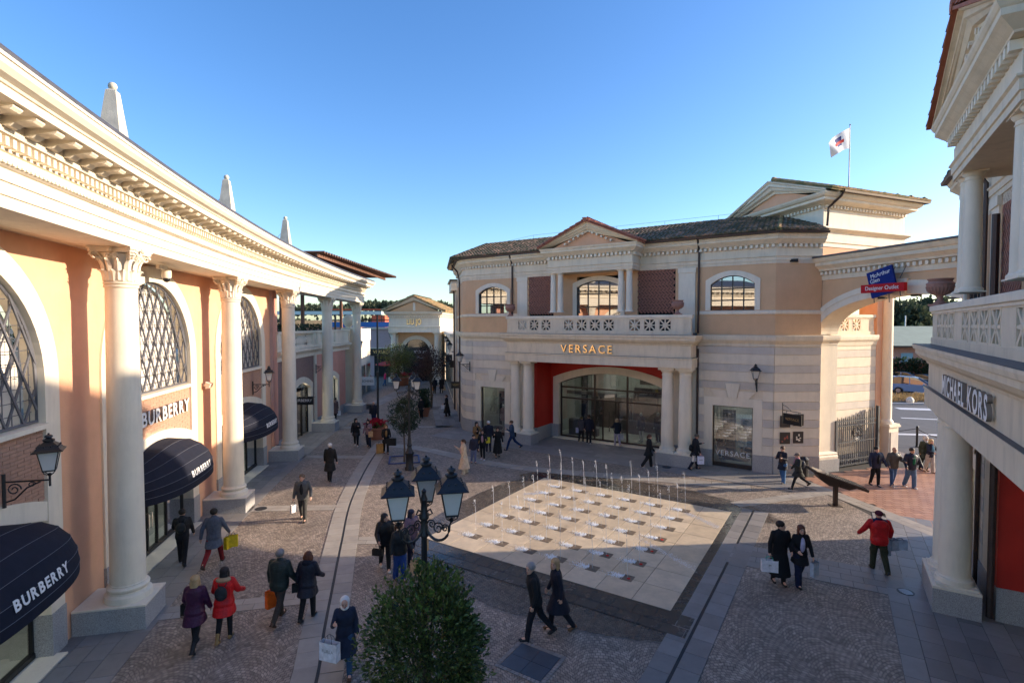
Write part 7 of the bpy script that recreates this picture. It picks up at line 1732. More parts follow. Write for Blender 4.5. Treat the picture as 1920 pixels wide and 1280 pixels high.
# ------------------------------------------------------------ lanterns
def lantern_parts(parent, M, k=1.0):
    """four sided street lantern; origin at the bottom of the glass"""
    a0 = math.pi/4
    def fr(r0, z0, r1, z1): return [(r0*k, z0*k), (r1*k, z1*k)]
    MB().lathe(fr(0.15, 0.0, 0.265, 0.46), 4, M, ang0=a0).build('lantern_glass', M_LANT, parent)
    mb = MB()
    for i in range(4):
        a = a0+i*math.pi/2; c, s = math.cos(a), math.sin(a); mb.tube([(0.155*k*c, 0.155*k*s, -0.01*k), (0.275*k*c, 0.275*k*s, 0.47*k)], 0.011*k, 4, M); mb.tube([(0.155*k*c, 0.155*k*s, 0), (0.13*k*c, 0.13*k*s, -0.06*k), (0.05*k*c, 0.05*k*s, -0.11*k)], 0.010*k, 4, M)
    mb.lathe([(0.17*k, -0.02*k), (0.17*k, 0.012*k), (0.12*k, 0.012*k)], 4, M, ang0=a0); mb.lathe([(0.03*k, -0.14*k), (0.05*k, -0.10*k), (0.02*k, -0.07*k)], 8, M)
    mb.build('lantern_frame', M_IRON, parent)
    mb = MB(); mb.lathe([(0.40*k, 0.455*k), (0.41*k, 0.47*k), (0.33*k, 0.51*k), (0.25*k, 0.60*k), (0.14*k, 0.665*k), (0.12*k, 0.68*k)], 4, M, ang0=a0)
    for i in range(12):
        q = (i/12)*4; sd = int(q); f = q-sd; aa, ab = a0+sd*math.pi/2, a0+(sd+1)*math.pi/2
        x = (math.cos(aa)*(1-f)+math.cos(ab)*f)*0.27*k; y = (math.sin(aa)*(1-f)+math.sin(ab)*f)*0.27*k; mb.sphere((x, y, 0.585*k), 0.022*k, 5, 4, M)
    mb.lathe([(0.10*k, 0.68*k), (0.115*k, 0.70*k), (0.115*k, 0.73*k), (0.07*k, 0.75*k), (0.05*k, 0.765*k), (0.085*k, 0.79*k), (0.07*k, 0.83*k), (0.02*k, 0.85*k), (0.02*k, 0.88*k)], 10, M); mb.build('lantern_hat', M_IRON, parent)
def scroll_arm(mb, r, rz=0.0, M=None, z=0.0):
    """curled bracket from the post axis out to radius r"""
    pts = []
    for i in range(11): t = math.pi*(1.02*i/10) ; pts.append((r*0.5 - r*0.42*math.cos(t) , 0, z - 0.26*math.sin(t)*r/0.55))
    mb.tube(pts + [(r, 0, z+0.12)], 0.024, 6, M)
    for c, rr, s in (((r*0.52, 0, z-0.04), 0.11, 1), ((r*0.28, 0, z+0.02), 0.08, -1), ((r*0.76, 0, z-0.02), 0.07, 1)):
        mb.tube([(c[0]+s*rr*(1-i/22)*math.cos(i*0.55), 0, c[2]+rr*(1-i/22)*math.sin(i*0.55)) for i in range(19)], 0.013, 5, M)
    mb.tube([(0.05, 0, z+0.22), (0.12, 0, z+0.27), (0.16, 0, z+0.20), (0.10, 0, z+0.17)], 0.016, 5, M)
def street_lamp(x, y, h, angs, lab, r=0.56, k=1.0, base=True, hook=True):
    t = empty('street_lamp', (x, y, 0), 0, lab, 'street lamp')
    MB().lathe([(0.24, 0), (0.24, 0.12), (0.19, 0.18), (0.19, 0.75), (0.23, 0.80), (0.23, 0.86), (0.15, 0.95), (0.10, 1.15), (0.14, 1.22), (0.10, 1.30), (0.075, 1.6)], 12).build('base', M_IRON, t, smooth=40)
    MB().lathe([(0.065, 1.6), (0.05, h-0.85), (0.075, h-0.83), (0.075, h-0.78), (0.055, h-0.75), (0.055, h-0.55), (0.085, h-0.52), (0.085, h-0.45), (0.06, h-0.42), (0.05, h-0.22), (0.065, h-0.2), (0.03, h-0.1), (0.045, h-0.05), (0.0, h)], 12).build('post', M_IRON, t, smooth=40)
    for a in angs:
        mb = MB(); scroll_arm(mb, r, M=RZ(R(a)), z=h-0.62); mb.build('scroll_arm', M_IRON, t)
        lantern_parts(t, RZ(R(a)) @ T((r, 0, h-0.62+0.26*k)) @ RZ(R(-a)+R(12)), k)
    return t
street_lamp(-1.50, 8.8, 4.42, (95, 226, 340), 'three lantern cast iron street lamp in the foreground behind the laurel', 0.52, 0.92)
bx_, by_ = G(768, 880)
street_lamp(bx_, by_, 4.45, (80, 195, 318), 'three lantern street lamp farther back by the clipped ball tree', 0.62, 0.85)
def wall_lantern(P, rz, lab, arm=0.75, k=0.95, z=0.0):
    """bracket leaves the wall along local +x"""
    t = empty('wall_lantern', P, rz, lab, 'wall lantern')
    MB().tube([(0.01, 0, -0.32), (0.01, 0, 0.32)], 0.03, 6).build('wall_plate', M_IRON, t)
    mb = MB(); mb.tube([(0, 0, 0.17), (arm, 0, 0.17)], 0.017, 5); mb.tube([(0.02, 0, -0.22), (0.18, 0, -0.17), (0.38, 0, 0.04), (arm*0.8, 0, 0.15)], 0.015, 5)
    mb.tube([(0.17+0.12*(1-i/24)*math.cos(i*.5), 0, 0.02+0.12*(1-i/24)*math.sin(i*.5)) for i in range(20)], 0.013, 5); mb.tube([(0.46+0.07*(1-i/24)*math.cos(i*.5), 0, 0.10+0.05*(1-i/24)*math.sin(i*.5)) for i in range(16)], 0.011, 5)
    mb.tube([(arm, 0, 0.05), (arm, 0, 0.30)], 0.02, 5); mb.build('scroll_bracket', M_IRON, t)
    lantern_parts(t, T((arm, 0, 0.36)) @ RZ(R(20)), k*0.85); return t
for s, t_, lab in ((-34.35, TW-0.06, 'iron wall lantern on a scroll bracket beside the nearest column'), (-26.4+0.0, TW-0.06, None), (-19.0, TW-0.06, 'small wall lantern half hidden behind the second column'), (-8.15, 0.92, 'iron wall lantern in front of the fourth column')):
    if lab is None: continue
    f = lframe(s, t_, 4.15 if s > -30 else 4.05); wall_lantern(f.translation, f.to_euler().z - math.pi/2, lab)
q = mw(VB) @ Vector((-3.75, 1.22, 4.4)); wall_lantern(q, VB.rotation_euler.z - math.pi/2 - R(25), 'iron wall lantern on the left corner of the main building')
q = mw(VB) @ Vector((13.75, 1.22, 4.25)); wall_lantern(q, VB.rotation_euler.z - math.pi/2, 'iron wall lantern above the right shop window', 0.45)
for i, (x, y, z, lab) in enumerate(((-4.95, 46.0, 4.65, 'nearest wall lantern on the alley side'), (-5.85, 52.0, 4.75, 'second wall lantern on the alley side'), (-6.8, 58.0, 4.9, 'farthest wall lantern on the alley side, by the temple front'))):
    wall_lantern((x+0.2, y, z), math.pi, lab, 0.75, 1.0)
wall_lantern((-16.6, 71.9, 5.1), -math.pi/2, 'wall lantern on the pink shop beside the temple front', 0.5, 1.3)
def pole_lamp(x, y, h, lab):
    t = empty('pole_lamp', (x, y, 0), 0, lab, 'street lamp'); MB().lathe([(0.16, 0), (0.16, 0.3), (0.09, 0.4), (0.07, 0.6), (0.05, h)], 10).build('post', M_IRON, t); lantern_parts(t, T((0, 0, h)), 0.9); return t
pole_lamp(-13.2, 45.2, 5.2, 'single lantern lamp post at the left corner of the alley')
t = empty('banner_post', (*G(709, 806), 0), 0, 'dark post without lantern beside the flower planter', 'post'); MB().lathe([(0.17, 0), (0.17, 0.35), (0.10, 0.45), (0.075, 0.7), (0.075, 3.9), (0.09, 3.92), (0.09, 4.0)], 10).build('shaft', M_IRON, t)
# ------------------------------------------------------------ flower planters
def flower_planter(x, y, r, h, lab, m, seed, fm=None, shrub=False):
    t = empty('planter', (x, y, 0), 0, lab, 'planter'); rn = random.Random(seed)
    MB().lathe([(r*0.7, 0), (r*0.95, h*0.85), (r*1.05, h*0.86), (r*1.05, h), (r*0.9, h), (r*0.85, h*0.9)], 20).build('pot', m, t, smooth=40)
    leaves([(Vector((rn.gauss(0, r*.4), rn.gauss(0, r*.4), h*0.95+rn.random()*0.3)), Vector((0, 0, 1))) for _ in range(500)], 0.14, rn, 1.6).build('foliage', M_LEAFG if not shrub else M_LEAFD, t)
    leaves([(Vector((rn.gauss(0, r*.5), rn.gauss(0, r*.5), h*1.1+rn.random()*(0.32 if not shrub else 1.3))), Vector((0, 0, 1))) for _ in range(450 if not shrub else 1400)], 0.13, rn, 1.4).build('flowers' if not shrub else 'shrub', fm or M_POINS, t); return t
M_POT = mat('terracotta_pot', (0.34, 0.13, 0.07), 0.8, 0.12, 4)
flower_planter(*G(707, 822), 0.62, 0.75, 'terracotta planter with red and pink flowers beside the dark post', M_POT, 1)
flower_planter(*G(752, 722), 1.2, 1.0, 'large pinkish planter with red flowers far up the alley', M_POT, 2)
flower_planter(*G(795, 780), 0.5, 0.7, 'dark red pot with a green shrub behind the clipped ball tree', M_POT, 3, M_LEAFD, True)
flower_planter(*G(683, 724), 0.7, 0.8, 'small pot with red flowers beside the white sign', M_POT, 4)
t = empty('red_umbrella', (*G(728, 716), 0), 0, 'dark red parasol in the alley beyond the green tree', 'parasol'); MB().lathe([(0.03, 0), (0.03, 2.4)], 6).build('pole', M_IRON, t); MB().lathe([(1.6, 2.15), (1.55, 2.25), (0.0, 2.75)], 8).build('canopy', M_RED, t)
# benches and low furniture
t = empty('litter_bin', (*G(1507, 893), 0), 0, 'slim dark litter bin at the foot of the arch pier', 'bin'); MB().lathe([(0.17, 0), (0.19, 0.05), (0.19, 0.75), (0.21, 0.78), (0.21, 0.84), (0.1, 0.95)], 12).build('body', M_IRON, t)
# ------------------------------------------------------------ tilted information board
kx, ky = G(1566, 947)
kb = empty('information_board', (kx, ky, 0), R(-8), 'dark slanted information board on a single post in the sun', 'information board')
MB().box(-0.07, 0.07, -0.07, 0.07, 0, 0.95).build('post', M_BROWN, kb); MB().box(-0.2, 0.2, -0.2, 0.2, 0, 0.015).build('foot_plate', M_BROWN, kb)
M_ = T((0.0, 0, 1.04)) @ RY(R(19)) @ SC(0.84, 0.9, 1)
pl_ = [(-1.2, 0.0), (-1.2, 0.09), (1.22, 0.09), (1.22, 0.0)]
MB().box(-1.22, 1.22, -0.55, 0.55, 0.0, 0.10, M_).build('panel', M_BROWN, kb)
MB().box(-1.15, 1.15, -0.49, 0.49, 0.101, 0.112, M_).build('screen', mat('glossy_dark_glass', (0.03, 0.03, 0.035), 0.08, 0.0, spec=0.8), kb)
MB().prism([(-1.0, 0.0), (-0.75, -0.18), (-0.3, -0.30), (0.1, -0.24), (0.12, 0.0)], -0.25, 0.25, 'y', M_).build('hull', M_BROWN, kb)
MB().prism([(0.14, 0.0), (0.15, -0.22), (0.6, -0.20), (0.95, 0.0)], -0.22, 0.22, 'y', M_).build('hull_tail', M_BROWN, kb)
# ------------------------------------------------------------ people
M_SKIN = {k: mat('skin_' + k, c, 0.55, 0.05, 6) for k, c in dict(light=(0.62, 0.36, 0.26), tan=(0.46, 0.26, 0.17), pale=(0.68, 0.44, 0.35)).items()}
_cm = {}
def cloth(c, rough=0.85, name='cloth'):
    key = (tuple(c), rough)
    if key not in _cm: _cm[key] = mat(name, c, rough, 0.22, 9, 0.9, 13, spec=0.3)
    return _cm[key]
BLACK = (0.012, 0.012, 0.014); NAVY = (0.014, 0.02, 0.045); JEANS = (0.04, 0.08, 0.19); DARKJ = (0.02, 0.03, 0.07)
M_EYE = mat('eye_dark', (0.02, 0.015, 0.012), 0.3, 0); M_LIP = mat('lips', (0.40, 0.12, 0.10), 0.5, 0)
def capsule(mb, a, b, r0, r1, seg=10, flat=None):
    a, b = Vector(a), Vector(b); mb.tube([a, a.lerp(b, 0.33), a.lerp(b, .66), b], [r0, r0+(r1-r0)*.33, r0+(r1-r0)*.66, r1], seg); mb.sphere(a, r0, seg, 6); mb.sphere(b, r1, seg, 6)
def s_(i): return -1 if i == 0 else 1
def rings(mb, R_, seg=18):
    P = []; F = []
    for (x, y, z, rx, ry) in R_:
        for k in range(seg):
            a = 2*math.pi*k/seg; ca, sa = math.cos(a), math.sin(a); P.append((x + rx*math.copysign(abs(ca)**0.85, ca), y + ry*math.copysign(abs(sa)**0.85, sa), z))
    n = len(R_)
    for i in range(n-1):
        for k in range(seg): k2 = (k+1) % seg; F.append((i*seg+k, i*seg+k2, (i+1)*seg+k2, (i+1)*seg+k))
    F += [tuple(range(seg-1, -1, -1)), tuple((n-1)*seg+k for k in range(seg))]
    mb.add(P, F)
def remesh(mb, name, m, vox, smooth=6):
    me = mb.mesh('tmp', m); o = bpy.data.objects.new('tmp', me); WS.collection.objects.link(o)
    md = o.modifiers.new('r', 'REMESH'); md.mode = 'VOXEL'; md.voxel_size = vox; md.use_smooth_shade = True
    if smooth: s = o.modifiers.new('s', 'SMOOTH'); s.factor = 0.5; s.iterations = smooth
    dg = wdg(); out = bpy.data.meshes.new_from_object(o.evaluated_get(dg)); bpy.data.objects.remove(o); bpy.data.meshes.remove(me)
    out.name = name; out.materials.clear(); out.materials.append(m); out.polygons.foreach_set('use_smooth', [True]*len(out.polygons)); return out
def person(x, y, face, lab, H=1.72, top=('jacket', BLACK), bottom=('trousers', BLACK), hair=('short', (0.03, 0.02, 0.015)), shoes=(0.02, 0.02, 0.02),
           gait=22, phase=1, armL=(8, 8, 12), armR=(-8, 8, 15), skin='light', female=False, yaw=0, collar=None, under=None, lean=3, puffy=0.0, extra=None, group=None, tilt=0, wide=1.0, stripes=False):
    """face: heading in degrees from +X. armX = (forward swing, out, elbow bend). Returns the hand positions in the world."""
    k = H/1.75; t = empty('person', (x, y, 0), R(face-90), lab, 'person', group); D = math.hypot(x, y)
    vox = 0.0105 if D < 14 else (0.015 if D < 22 else 0.02)
    sh = (0.165 if female else 0.19)*wide; hp = 0.085
    # legs
    gt_ = [(gait*phase, gait*0.35 if phase < 0 else 4), (-gait*phase, gait*0.35 if phase > 0 else 4)]      # (thigh forward, knee bend) for L(-x) and R(+x)
    gt_ = [(a, (8 if a > 0 else abs(a)*1.1+4)) for a, _ in gt_]
    def leg(i, hipz):
        s = -1 if i == 0 else 1; th, kn = gt_[i]; hip = Vector((s*hp, 0, hipz)); d = Vector((0, math.sin(R(th)), -math.cos(R(th)))); knee = hip + d*0.43
        d2 = Vector((s*0.01, math.sin(R(th-kn)), -math.cos(R(th-kn)))); ank = knee + d2*0.41; return hip, knee, ank, th-kn
    low = min(leg(0, 0.93)[2].z - (0.03 if leg(0, .93)[3] < -20 else 0), leg(1, 0.93)[2].z - (0.03 if leg(1, .93)[3] < -20 else 0)); hz = 0.93 + (0.085 - low)
    LG = [leg(0, hz), leg(1, hz)]; dz = hz - 0.93; ln = math.tan(R(lean)); Yo = lambda z: (z-hz)*ln if z > hz else 0
    SZ = 1.43+dz; shl = [Vector((s*sh, Yo(SZ), SZ)) for s in (-1, 1)]
    def arm(i):
        s = -1 if i == 0 else 1; a = (armL, armR)[i]; sw, ab, el = a[:3]; inn = a[3] if len(a) > 3 else 0.0; p = shl[i]
        d = Vector((s*math.sin(R(ab)), math.sin(R(sw))*math.cos(R(ab)), -math.cos(R(sw))*math.cos(R(ab)))); e = p + d*0.285
        d2 = Vector((s*math.sin(R(ab))*0.5 - s*inn, math.sin(R(sw+el)), -math.cos(R(sw+el)))).normalized(); w = e + d2*0.25; return p, e, w, d2
    AR_ = [arm(0), arm(1)]
    hc = Vector((0, Yo(1.62+dz)+0.015+math.sin(R(tilt))*0.05, 1.615+dz)); MH = T(hc) @ RZ(R(yaw)) @ RX(R(-tilt))
    b = MB()
    tors = lambda g, z0=0.84, w=1.0: [(0, Yo(z+dz)+yo, z+dz, rx*w+g, ry*w+g) for z, rx, ry, yo in
            ([(0.80, .13, .09, -.01), (0.86, .155, .105, -.015), (0.93, .165, .11, -.015), (1.02, .14, .095, 0), (1.10, .125, .09, 0), (1.22, .145, .105, .01), (1.32, .155, .105, .008), (1.40, .15, .09, 0), (1.455, .10, .07, -.005), (1.49, .055, .055, 0)] if female else
             [(0.80, .13, .095, -.01), (0.86, .155, .105, -.01), (0.93, .16, .11, -.01), (1.02, .15, .105, 0), (1.10, .15, .105, 0), (1.22, .17, .115, .005), (1.33, .18, .115, .003), (1.40, .175, .10, 0), (1.455, .12, .08, -.005), (1.49, .065, .06, 0)]) if z >= z0]
    rings(b, tors(-0.012 if top[0] else -0.005)); capsule(b, (0, Yo(1.45+dz), 1.45+dz), (0, hc.y-0.01, 1.57+dz), 0.055, 0.05)
    for (P_, r_) in (((0, -0.005, 0.02), (.078, .098, .10)), ((0, 0.018, -0.05), (.058, .07, .075))): b.sphere(P_, r_, 16, 10, MH)
    b.sphere((0, 0.095, -0.02), (.013, .022, .022), 8, 6, MH); b.sphere((0, 0.06, -0.095), (.03, .028, .025), 8, 6, MH)
    for s in (-1, 1): b.sphere((s*0.078, -0.005, -0.01), (.012, .022, .032), 8, 6, MH)
    for i in (0, 1):
        h_, kn_, an, fa = LG[i]; capsule(b, h_, kn_, 0.082, 0.052); capsule(b, kn_, an, 0.052, 0.036); capsule(b, an, an+Vector((0, 0.12, -0.04)), 0.035, 0.03)
        p, e, w, d2 = AR_[i]; ka = 0.8 if top[0] else 1.0; capsule(b, p*1.0 - Vector((s_(i)*0.02, 0, 0)), e, 0.048*ka, 0.038*ka); capsule(b, e, w, 0.038*ka, 0.027); s = -1 if i == 0 else 1
        pm = w + d2*0.055; capsule(b, w, pm, 0.026, 0.033, 8)
        if vox < 0.016:
            sd_ = Vector((0, 1, 0)) if abs(d2.y) < 0.8 else Vector((0, 0, 1)); sd_ = (sd_ - d2*sd_.dot(d2)).normalized(); inw = Vector((-s, 0, 0))
            for j, (o_, l) in enumerate(((-0.030, .062), (-0.010, .078), (0.011, .074), (0.031, .058))):
                q = pm + sd_*o_ + d2*0.02; q2 = q + d2*l*0.55 + inw*0.008; q3 = q2 + (d2*0.6+inw*0.8).normalized()*l*0.5; b.tube([q, q2, q3], [0.0115, 0.0105, 0.009], 6); b.sphere(q3, 0.009, 6, 4)
            q = w + d2*0.02 + sd_*0.028; b.tube([q, q+(sd_*0.7+d2*0.7+inw*.3).normalized()*0.05, q+(sd_*0.55+d2*1.3+inw*.6).normalized()*0.075], [0.014, 0.012, 0.010], 6)
        else: b.sphere(pm+d2*0.05, (0.028, 0.035, 0.045), 8, 5)
    def put(mb, nm, m, v=vox, sm=3, M=None):
        me = remesh(mb, nm, m, v, sm); me.transform(SC(k, k, k)); return inst(nm, me, t)
    put(b, 'body', M_SKIN[skin], vox, 2)
    # face
    mb = MB()
    for s in (-1, 1): mb.sphere((s*0.030, 0.083, 0.005), (.011, .006, .007), 8, 5, MH); mb.tube([(s*0.015, 0.094, 0.026), (s*0.032, 0.093, 0.031), (s*0.048, 0.083, 0.026)], 0.0035, 4, MH)
    me = mb.mesh('eyes', M_EYE); me.transform(SC(k, k, k)); inst('eyes', me, t)
    mb = MB(); mb.sphere((0, 0.089, -0.062), (.022, .008, .007), 8, 5, MH); me = mb.mesh('mouth', M_LIP); me.transform(SC(k, k, k)); inst('mouth', me, t)
    # trousers / skirt
    kind, col = bottom[0], bottom[1]
    if kind in ('trousers', 'wide', 'leggings', 'cargo'):
        g = dict(trousers=0.016, wide=0.03, leggings=0.006, cargo=0.026)[kind]; mb = MB(); rings(mb, [r for r in tors(0.012) if r[2] < 1.06+dz])
        for i in (0, 1):
            h_, kn_, an, fa = LG[i]; capsule(mb, h_, kn_, 0.086+g*.8, 0.058+g); capsule(mb, kn_, an+Vector((0, 0, -0.028)), 0.058+g, 0.042+g*(1.3 if kind == 'wide' else .9))
            if kind == 'cargo': mb.sphere(h_.lerp(kn_, .75)+Vector(((-1 if i == 0 else 1)*0.08, 0, 0)), (.03, .06, .08), 8, 6)
        put(mb, 'trousers', cloth(col, 0.9, 'trouser_cloth'), vox, 4)
    # shoes
    for i in (0, 1):
        h_, kn_, an, fa = LG[i]; M = T(an) @ RX(R(min(10, max(-38, fa*0.9)) if fa < 0 else R(0) + min(fa, 12)*0.6)); mb = MB()
        mb.sphere((0, 0.0, -0.035), (.044, .065, .050), 10, 7, M); mb.sphere((0, 0.09, -0.052), (.046, .095, .034), 12, 7, M); mb.box(-0.04, 0.04, -0.055, 0.15, -0.085, -0.06, M)
        if bottom[0] in ('leggings', 'skirt') or extra == 'boots': capsule(mb, an + Vector((0, 0, -0.02)), an.lerp(kn_, 0.35), 0.046, 0.05)
        put(mb, 'shoe', cloth(shoes, 0.5, 'shoe_leather'), max(0.010, vox*.8), 2)
    # top
    tk, tc = top[0], top[1]; g = 0.027 + puffy
    if tk:
        mb = MB(); z0 = 0.84 if tk in ('coat', 'parka', 'long') else 0.80
        rr = [r for r in tors(g, 0.80)]
        hem = dict(jacket=0.80, parka=0.66, coat=0.50, long=0.28, sweater=0.86)[tk]
        if hem < 0.8:
            st = gait*0.0022; n = 6; base = rr[1]; fl = dict(parka=0.02, coat=0.05, long=0.07)[tk]
            low_ = [(0, -0.01 + 0.0*j, base[2]-(0.86-hem)*(1-j/n) - 0.0, base[3] + fl*(1-j/n) + 0.01, base[4] + (fl+0.05+st)*(1-j/n) + 0.01) for j in range(n)]; rr = low_ + rr[1:]
        else: rr = [r for r in rr if r[2] >= hem+dz-0.001]
        rings(mb, rr)
        for i in (0, 1):
            p, e, w, d2 = AR_[i]; r0 = 0.066+puffy*.7; capsule(mb, p+Vector(((0.015 if i == 0 else -0.015), 0, -0.01)), e, r0, 0.056+puffy*.6); capsule(mb, e, w, 0.056+puffy*.6, 0.045+puffy*.4)
        capsule(mb, (0, Yo(1.45+dz), 1.44+dz), (0, Yo(1.5+dz), 1.505+dz), 0.085, 0.07)
        if stripes:
            for j in range(12): z = 0.86+dz+j*0.05; f = [r for r in rr if r[2] <= z][-1]; mb.lathe([(f[3]*1.0+.004, z), (f[3]*1.0+.014, z+.018), (f[3]*1.0+.004, z+.036)], 20, SC(1, f[4]/f[3], 1), cap=False) if False else None
        put(mb, 'coat' if tk in ('coat', 'long') else 'jacket', cloth(tc, 0.8 if not puffy else 0.5, 'coat_cloth'), vox, 4)
        if under:      # shirt front showing in the open coat
            mb = MB(); mb.sphere((0, Yo(1.25+dz)+0.075+g*.6+0.02, 1.22+dz), (.065, .075, .21), 14, 10); me = mb.mesh('shirt_front', cloth(under, 0.9)); me.transform(SC(k, k, k)); me.polygons.foreach_set('use_smooth', [True]*len(me.polygons)); inst('shirt_front', me, t)
    if collar:
        ck, cc = collar; mb = MB(); zz = 1.49+dz
        if ck == 'hood': mb.sphere((0, Yo(zz)-0.075, zz+0.0), (.12, .085, .09), 12, 8); mb.lathe([(0.09, zz-.03), (0.11, zz), (0.095, zz+.035), (0.07, zz+.02)], 16, T((0, Yo(zz), 0)), cap=False)
        elif ck == 'fur': mb.sphere((0, Yo(zz)-0.06, zz-0.02), (.165, .105, .065), 14, 8)
        elif ck == 'scarf': mb.sphere((0, Yo(zz)+0.01, zz+0.01), (.10, .10, .055), 14, 8); mb.tube([(0.03, Yo(zz)+.09, zz-.02), (0.05, Yo(1.2+dz)+.14, 1.25+dz)], 0.035, 8)
        elif ck == 'yoke': mb.sphere((0, Yo(1.43+dz), 1.425+dz), (sh+0.045, .115, .085), 16, 10); mb.sphere((0, Yo(zz), zz+.01), (.085, .085, .06), 12, 8)
        put(mb, 'collar', cloth(cc, 0.95, 'collar_cloth'), vox, 2)
    # hair and headwear
    hk, hcol = hair; mb = MB()
    if hk in ('short', 'long', 'bun', 'bob', 'thin', 'pony'):
        gcap = 0.014 if hk != 'thin' else 0.006
        mb.sphere((0, -0.022, 0.042), (.083+gcap, .095+gcap, .085+gcap), 16, 10, MH); 
        if hk == 'long':
            mb.sphere((0, -0.07, -0.06), (.092, .055, .14), 12, 8, MH); mb.sphere((0, -0.085, -0.17), (.085, .045, .11), 12, 8, MH)
            for s in (-1, 1): mb.sphere((s*0.08, 0.0, -0.07), (.026, .04, .12), 8, 7, MH)
        elif hk == 'bob':
            mb.sphere((0, -0.05, -0.02), (.118, .085, .11), 14, 9, MH)
            for s in (-1, 1): mb.sphere((s*0.09, -0.01, -0.03), (.035, .05, .085), 8, 7, MH)
        elif hk == 'bun': mb.sphere((0, -0.10, 0.10), (.045, .04, .045), 10, 7, MH)
        elif hk == 'pony': mb.sphere((0, -0.13, -0.03), (.03, .035, .10), 10, 7, MH)
        put(mb, 'hair', cloth(hcol, 0.6, 'hair'), 0.011 if vox < 0.016 else 0.018, 1)
    elif hk == 'cap': mb.sphere((0, -0.01, 0.045), (.094, .11, .085), 16, 10, MH); mb.sphere((0, 0.10, 0.03), (.06, .065, .012), 12, 6, MH); put(mb, 'cap', cloth(hcol, 0.9, 'cap_cloth'), 0.012, 1)
    elif hk == 'bald': mb.sphere((0, -0.03, -0.005), (.082, .085, .07), 14, 8, MH); put(mb, 'hair_fringe', cloth(hcol, 0.7, 'hair'), 0.013, 1)
    elif hk in ('hijab', 'hood'):
        gx = 0.0 if hk == 'hijab' else 0.02
        mb.sphere((0, -0.028, 0.012), (.098+gx, .108+gx, .122+gx), 16, 10, MH); mb.sphere((0, 0.005, -0.115), (.088, .095, .06), 14, 8, MH); mb.sphere((0, 0.01, -0.165), (.10, .10, .05), 14, 8, MH)
        o = put(mb, 'headscarf' if hk == 'hijab' else 'hood', cloth(hcol, 0.9, 'scarf_cloth'), 0.012, 1)
        mb = MB(); mb.sphere((0, 0.052, -0.012), (.060, .045, .078), 14, 9, MH); mb.sphere((0, 0.10, -0.02), (.012, .014, .022), 8, 6, MH); me = mb.mesh('face', M_SKIN[skin]); me.transform(SC(k, k, k)); me.polygons.foreach_set('use_smooth', [True]*len(me.polygons)); inst('face', me, t)
        mb = MB()
        for s in (-1, 1): mb.sphere((s*0.026, 0.092, 0.005), (.011, .006, .007), 8, 5, MH)
        me = mb.mesh('eyes', M_EYE); me.transform(SC(k, k, k)); inst('eyes', me, t)
    t.scale = (1.06, 1.06, 1.0); W_ = mw(t); return t, [W_ @ (AR_[i][2]*k + AR_[i][3]*0.10*k) for i in (0, 1)], W_, dz
def bag(P, w, h, d, rz, col, lab, handle=0.16, mark=None, mcol=None, taper=1.0, name='shopping_bag', flop=0.0, hcol=None, rough=0.6):
    """paper or plastic carrier hanging from point P"""
    t = empty(name, P, R(rz), lab, 'bag'); z1 = -handle; z0 = z1-h
    m = cloth(col, rough, 'bag_paper')
    v = [(-w/2*taper, -d/2, z0), (w/2*taper, -d/2, z0), (w/2*taper, d/2, z0), (-w/2*taper, d/2, z0), (-w/2, -d*0.45, z1), (w/2, -d*0.45, z1), (w/2, d*0.45, z1), (-w/2, d*0.45, z1),
         (-w/2*.97, 0-d*.15, (z0+z1)/2+0.03), (w/2*.97, -d*.15, (z0+z1)/2+.03)]
    MB().add(v[:8], [(3, 2, 1, 0), (0, 1, 5, 4), (1, 2, 6, 5), (2, 3, 7, 6), (3, 0, 4, 7)]).build('bag_body', m, t)
    mb = MB()
    for y in (-d*0.44, d*0.44): mb.tube([(-w*0.22, y, z1), (-w*0.18, y*.5, -handle*.35), (0, 0, 0), (w*0.18, y*.5, -handle*.35), (w*0.22, y, z1)], 0.006, 5)
    mb.build('handles', cloth(hcol or (0.1, 0.1, 0.1), 0.7, 'cord'), t)
    if mark:
        for y, q in ((-d/2-0.003, 0), (d/2+0.003, math.pi)): text(mark, min(0.09, w*0.24), cloth(mcol or (0.03, .03, .03), .6, 'print'), t, T((0, y, (z0+z1)/2+0.02)) @ RZ(q), depth=0.001, name='print')
    return t
def backpack(W_, H, dz, col, lab, back=-0.20, z=1.22):
    k = H/1.75; P = W_ @ Vector((0, back*k, (z+dz)*k)); t = empty('backpack', P, W_.to_euler().z, lab, 'backpack'); mb = MB(); mb.sphere((0, 0, 0), (.135, .085, .17), 14, 10); mb.sphere((0, -0.03, -0.06), (.10, .075, .09), 12, 8); me = remesh(mb, 'pack', cloth(col, .6, 'pack_cloth'), .014, 2); inst('pack', me, t)
    mb = MB()
    for s in (-1, 1): mb.tube([(s*0.07, 0.05, 0.13), (s*0.10, 0.14, 0.22), (s*0.115, 0.27, 0.18), (s*0.12, 0.33, 0.0), (s*0.11, 0.2, -0.12), (s*0.08, 0.05, -0.13)], 0.012, 5)
    mb.build('straps', cloth(col, .6, 'pack_cloth'), t); return t
def P_(x, y): return G(x, y)
UP = 90        # walking away from the camera
BR_ = (0.07, 0.035, 0.02); BLD = (0.42, 0.28, 0.14); GREY = (0.30, 0.29, 0.28)
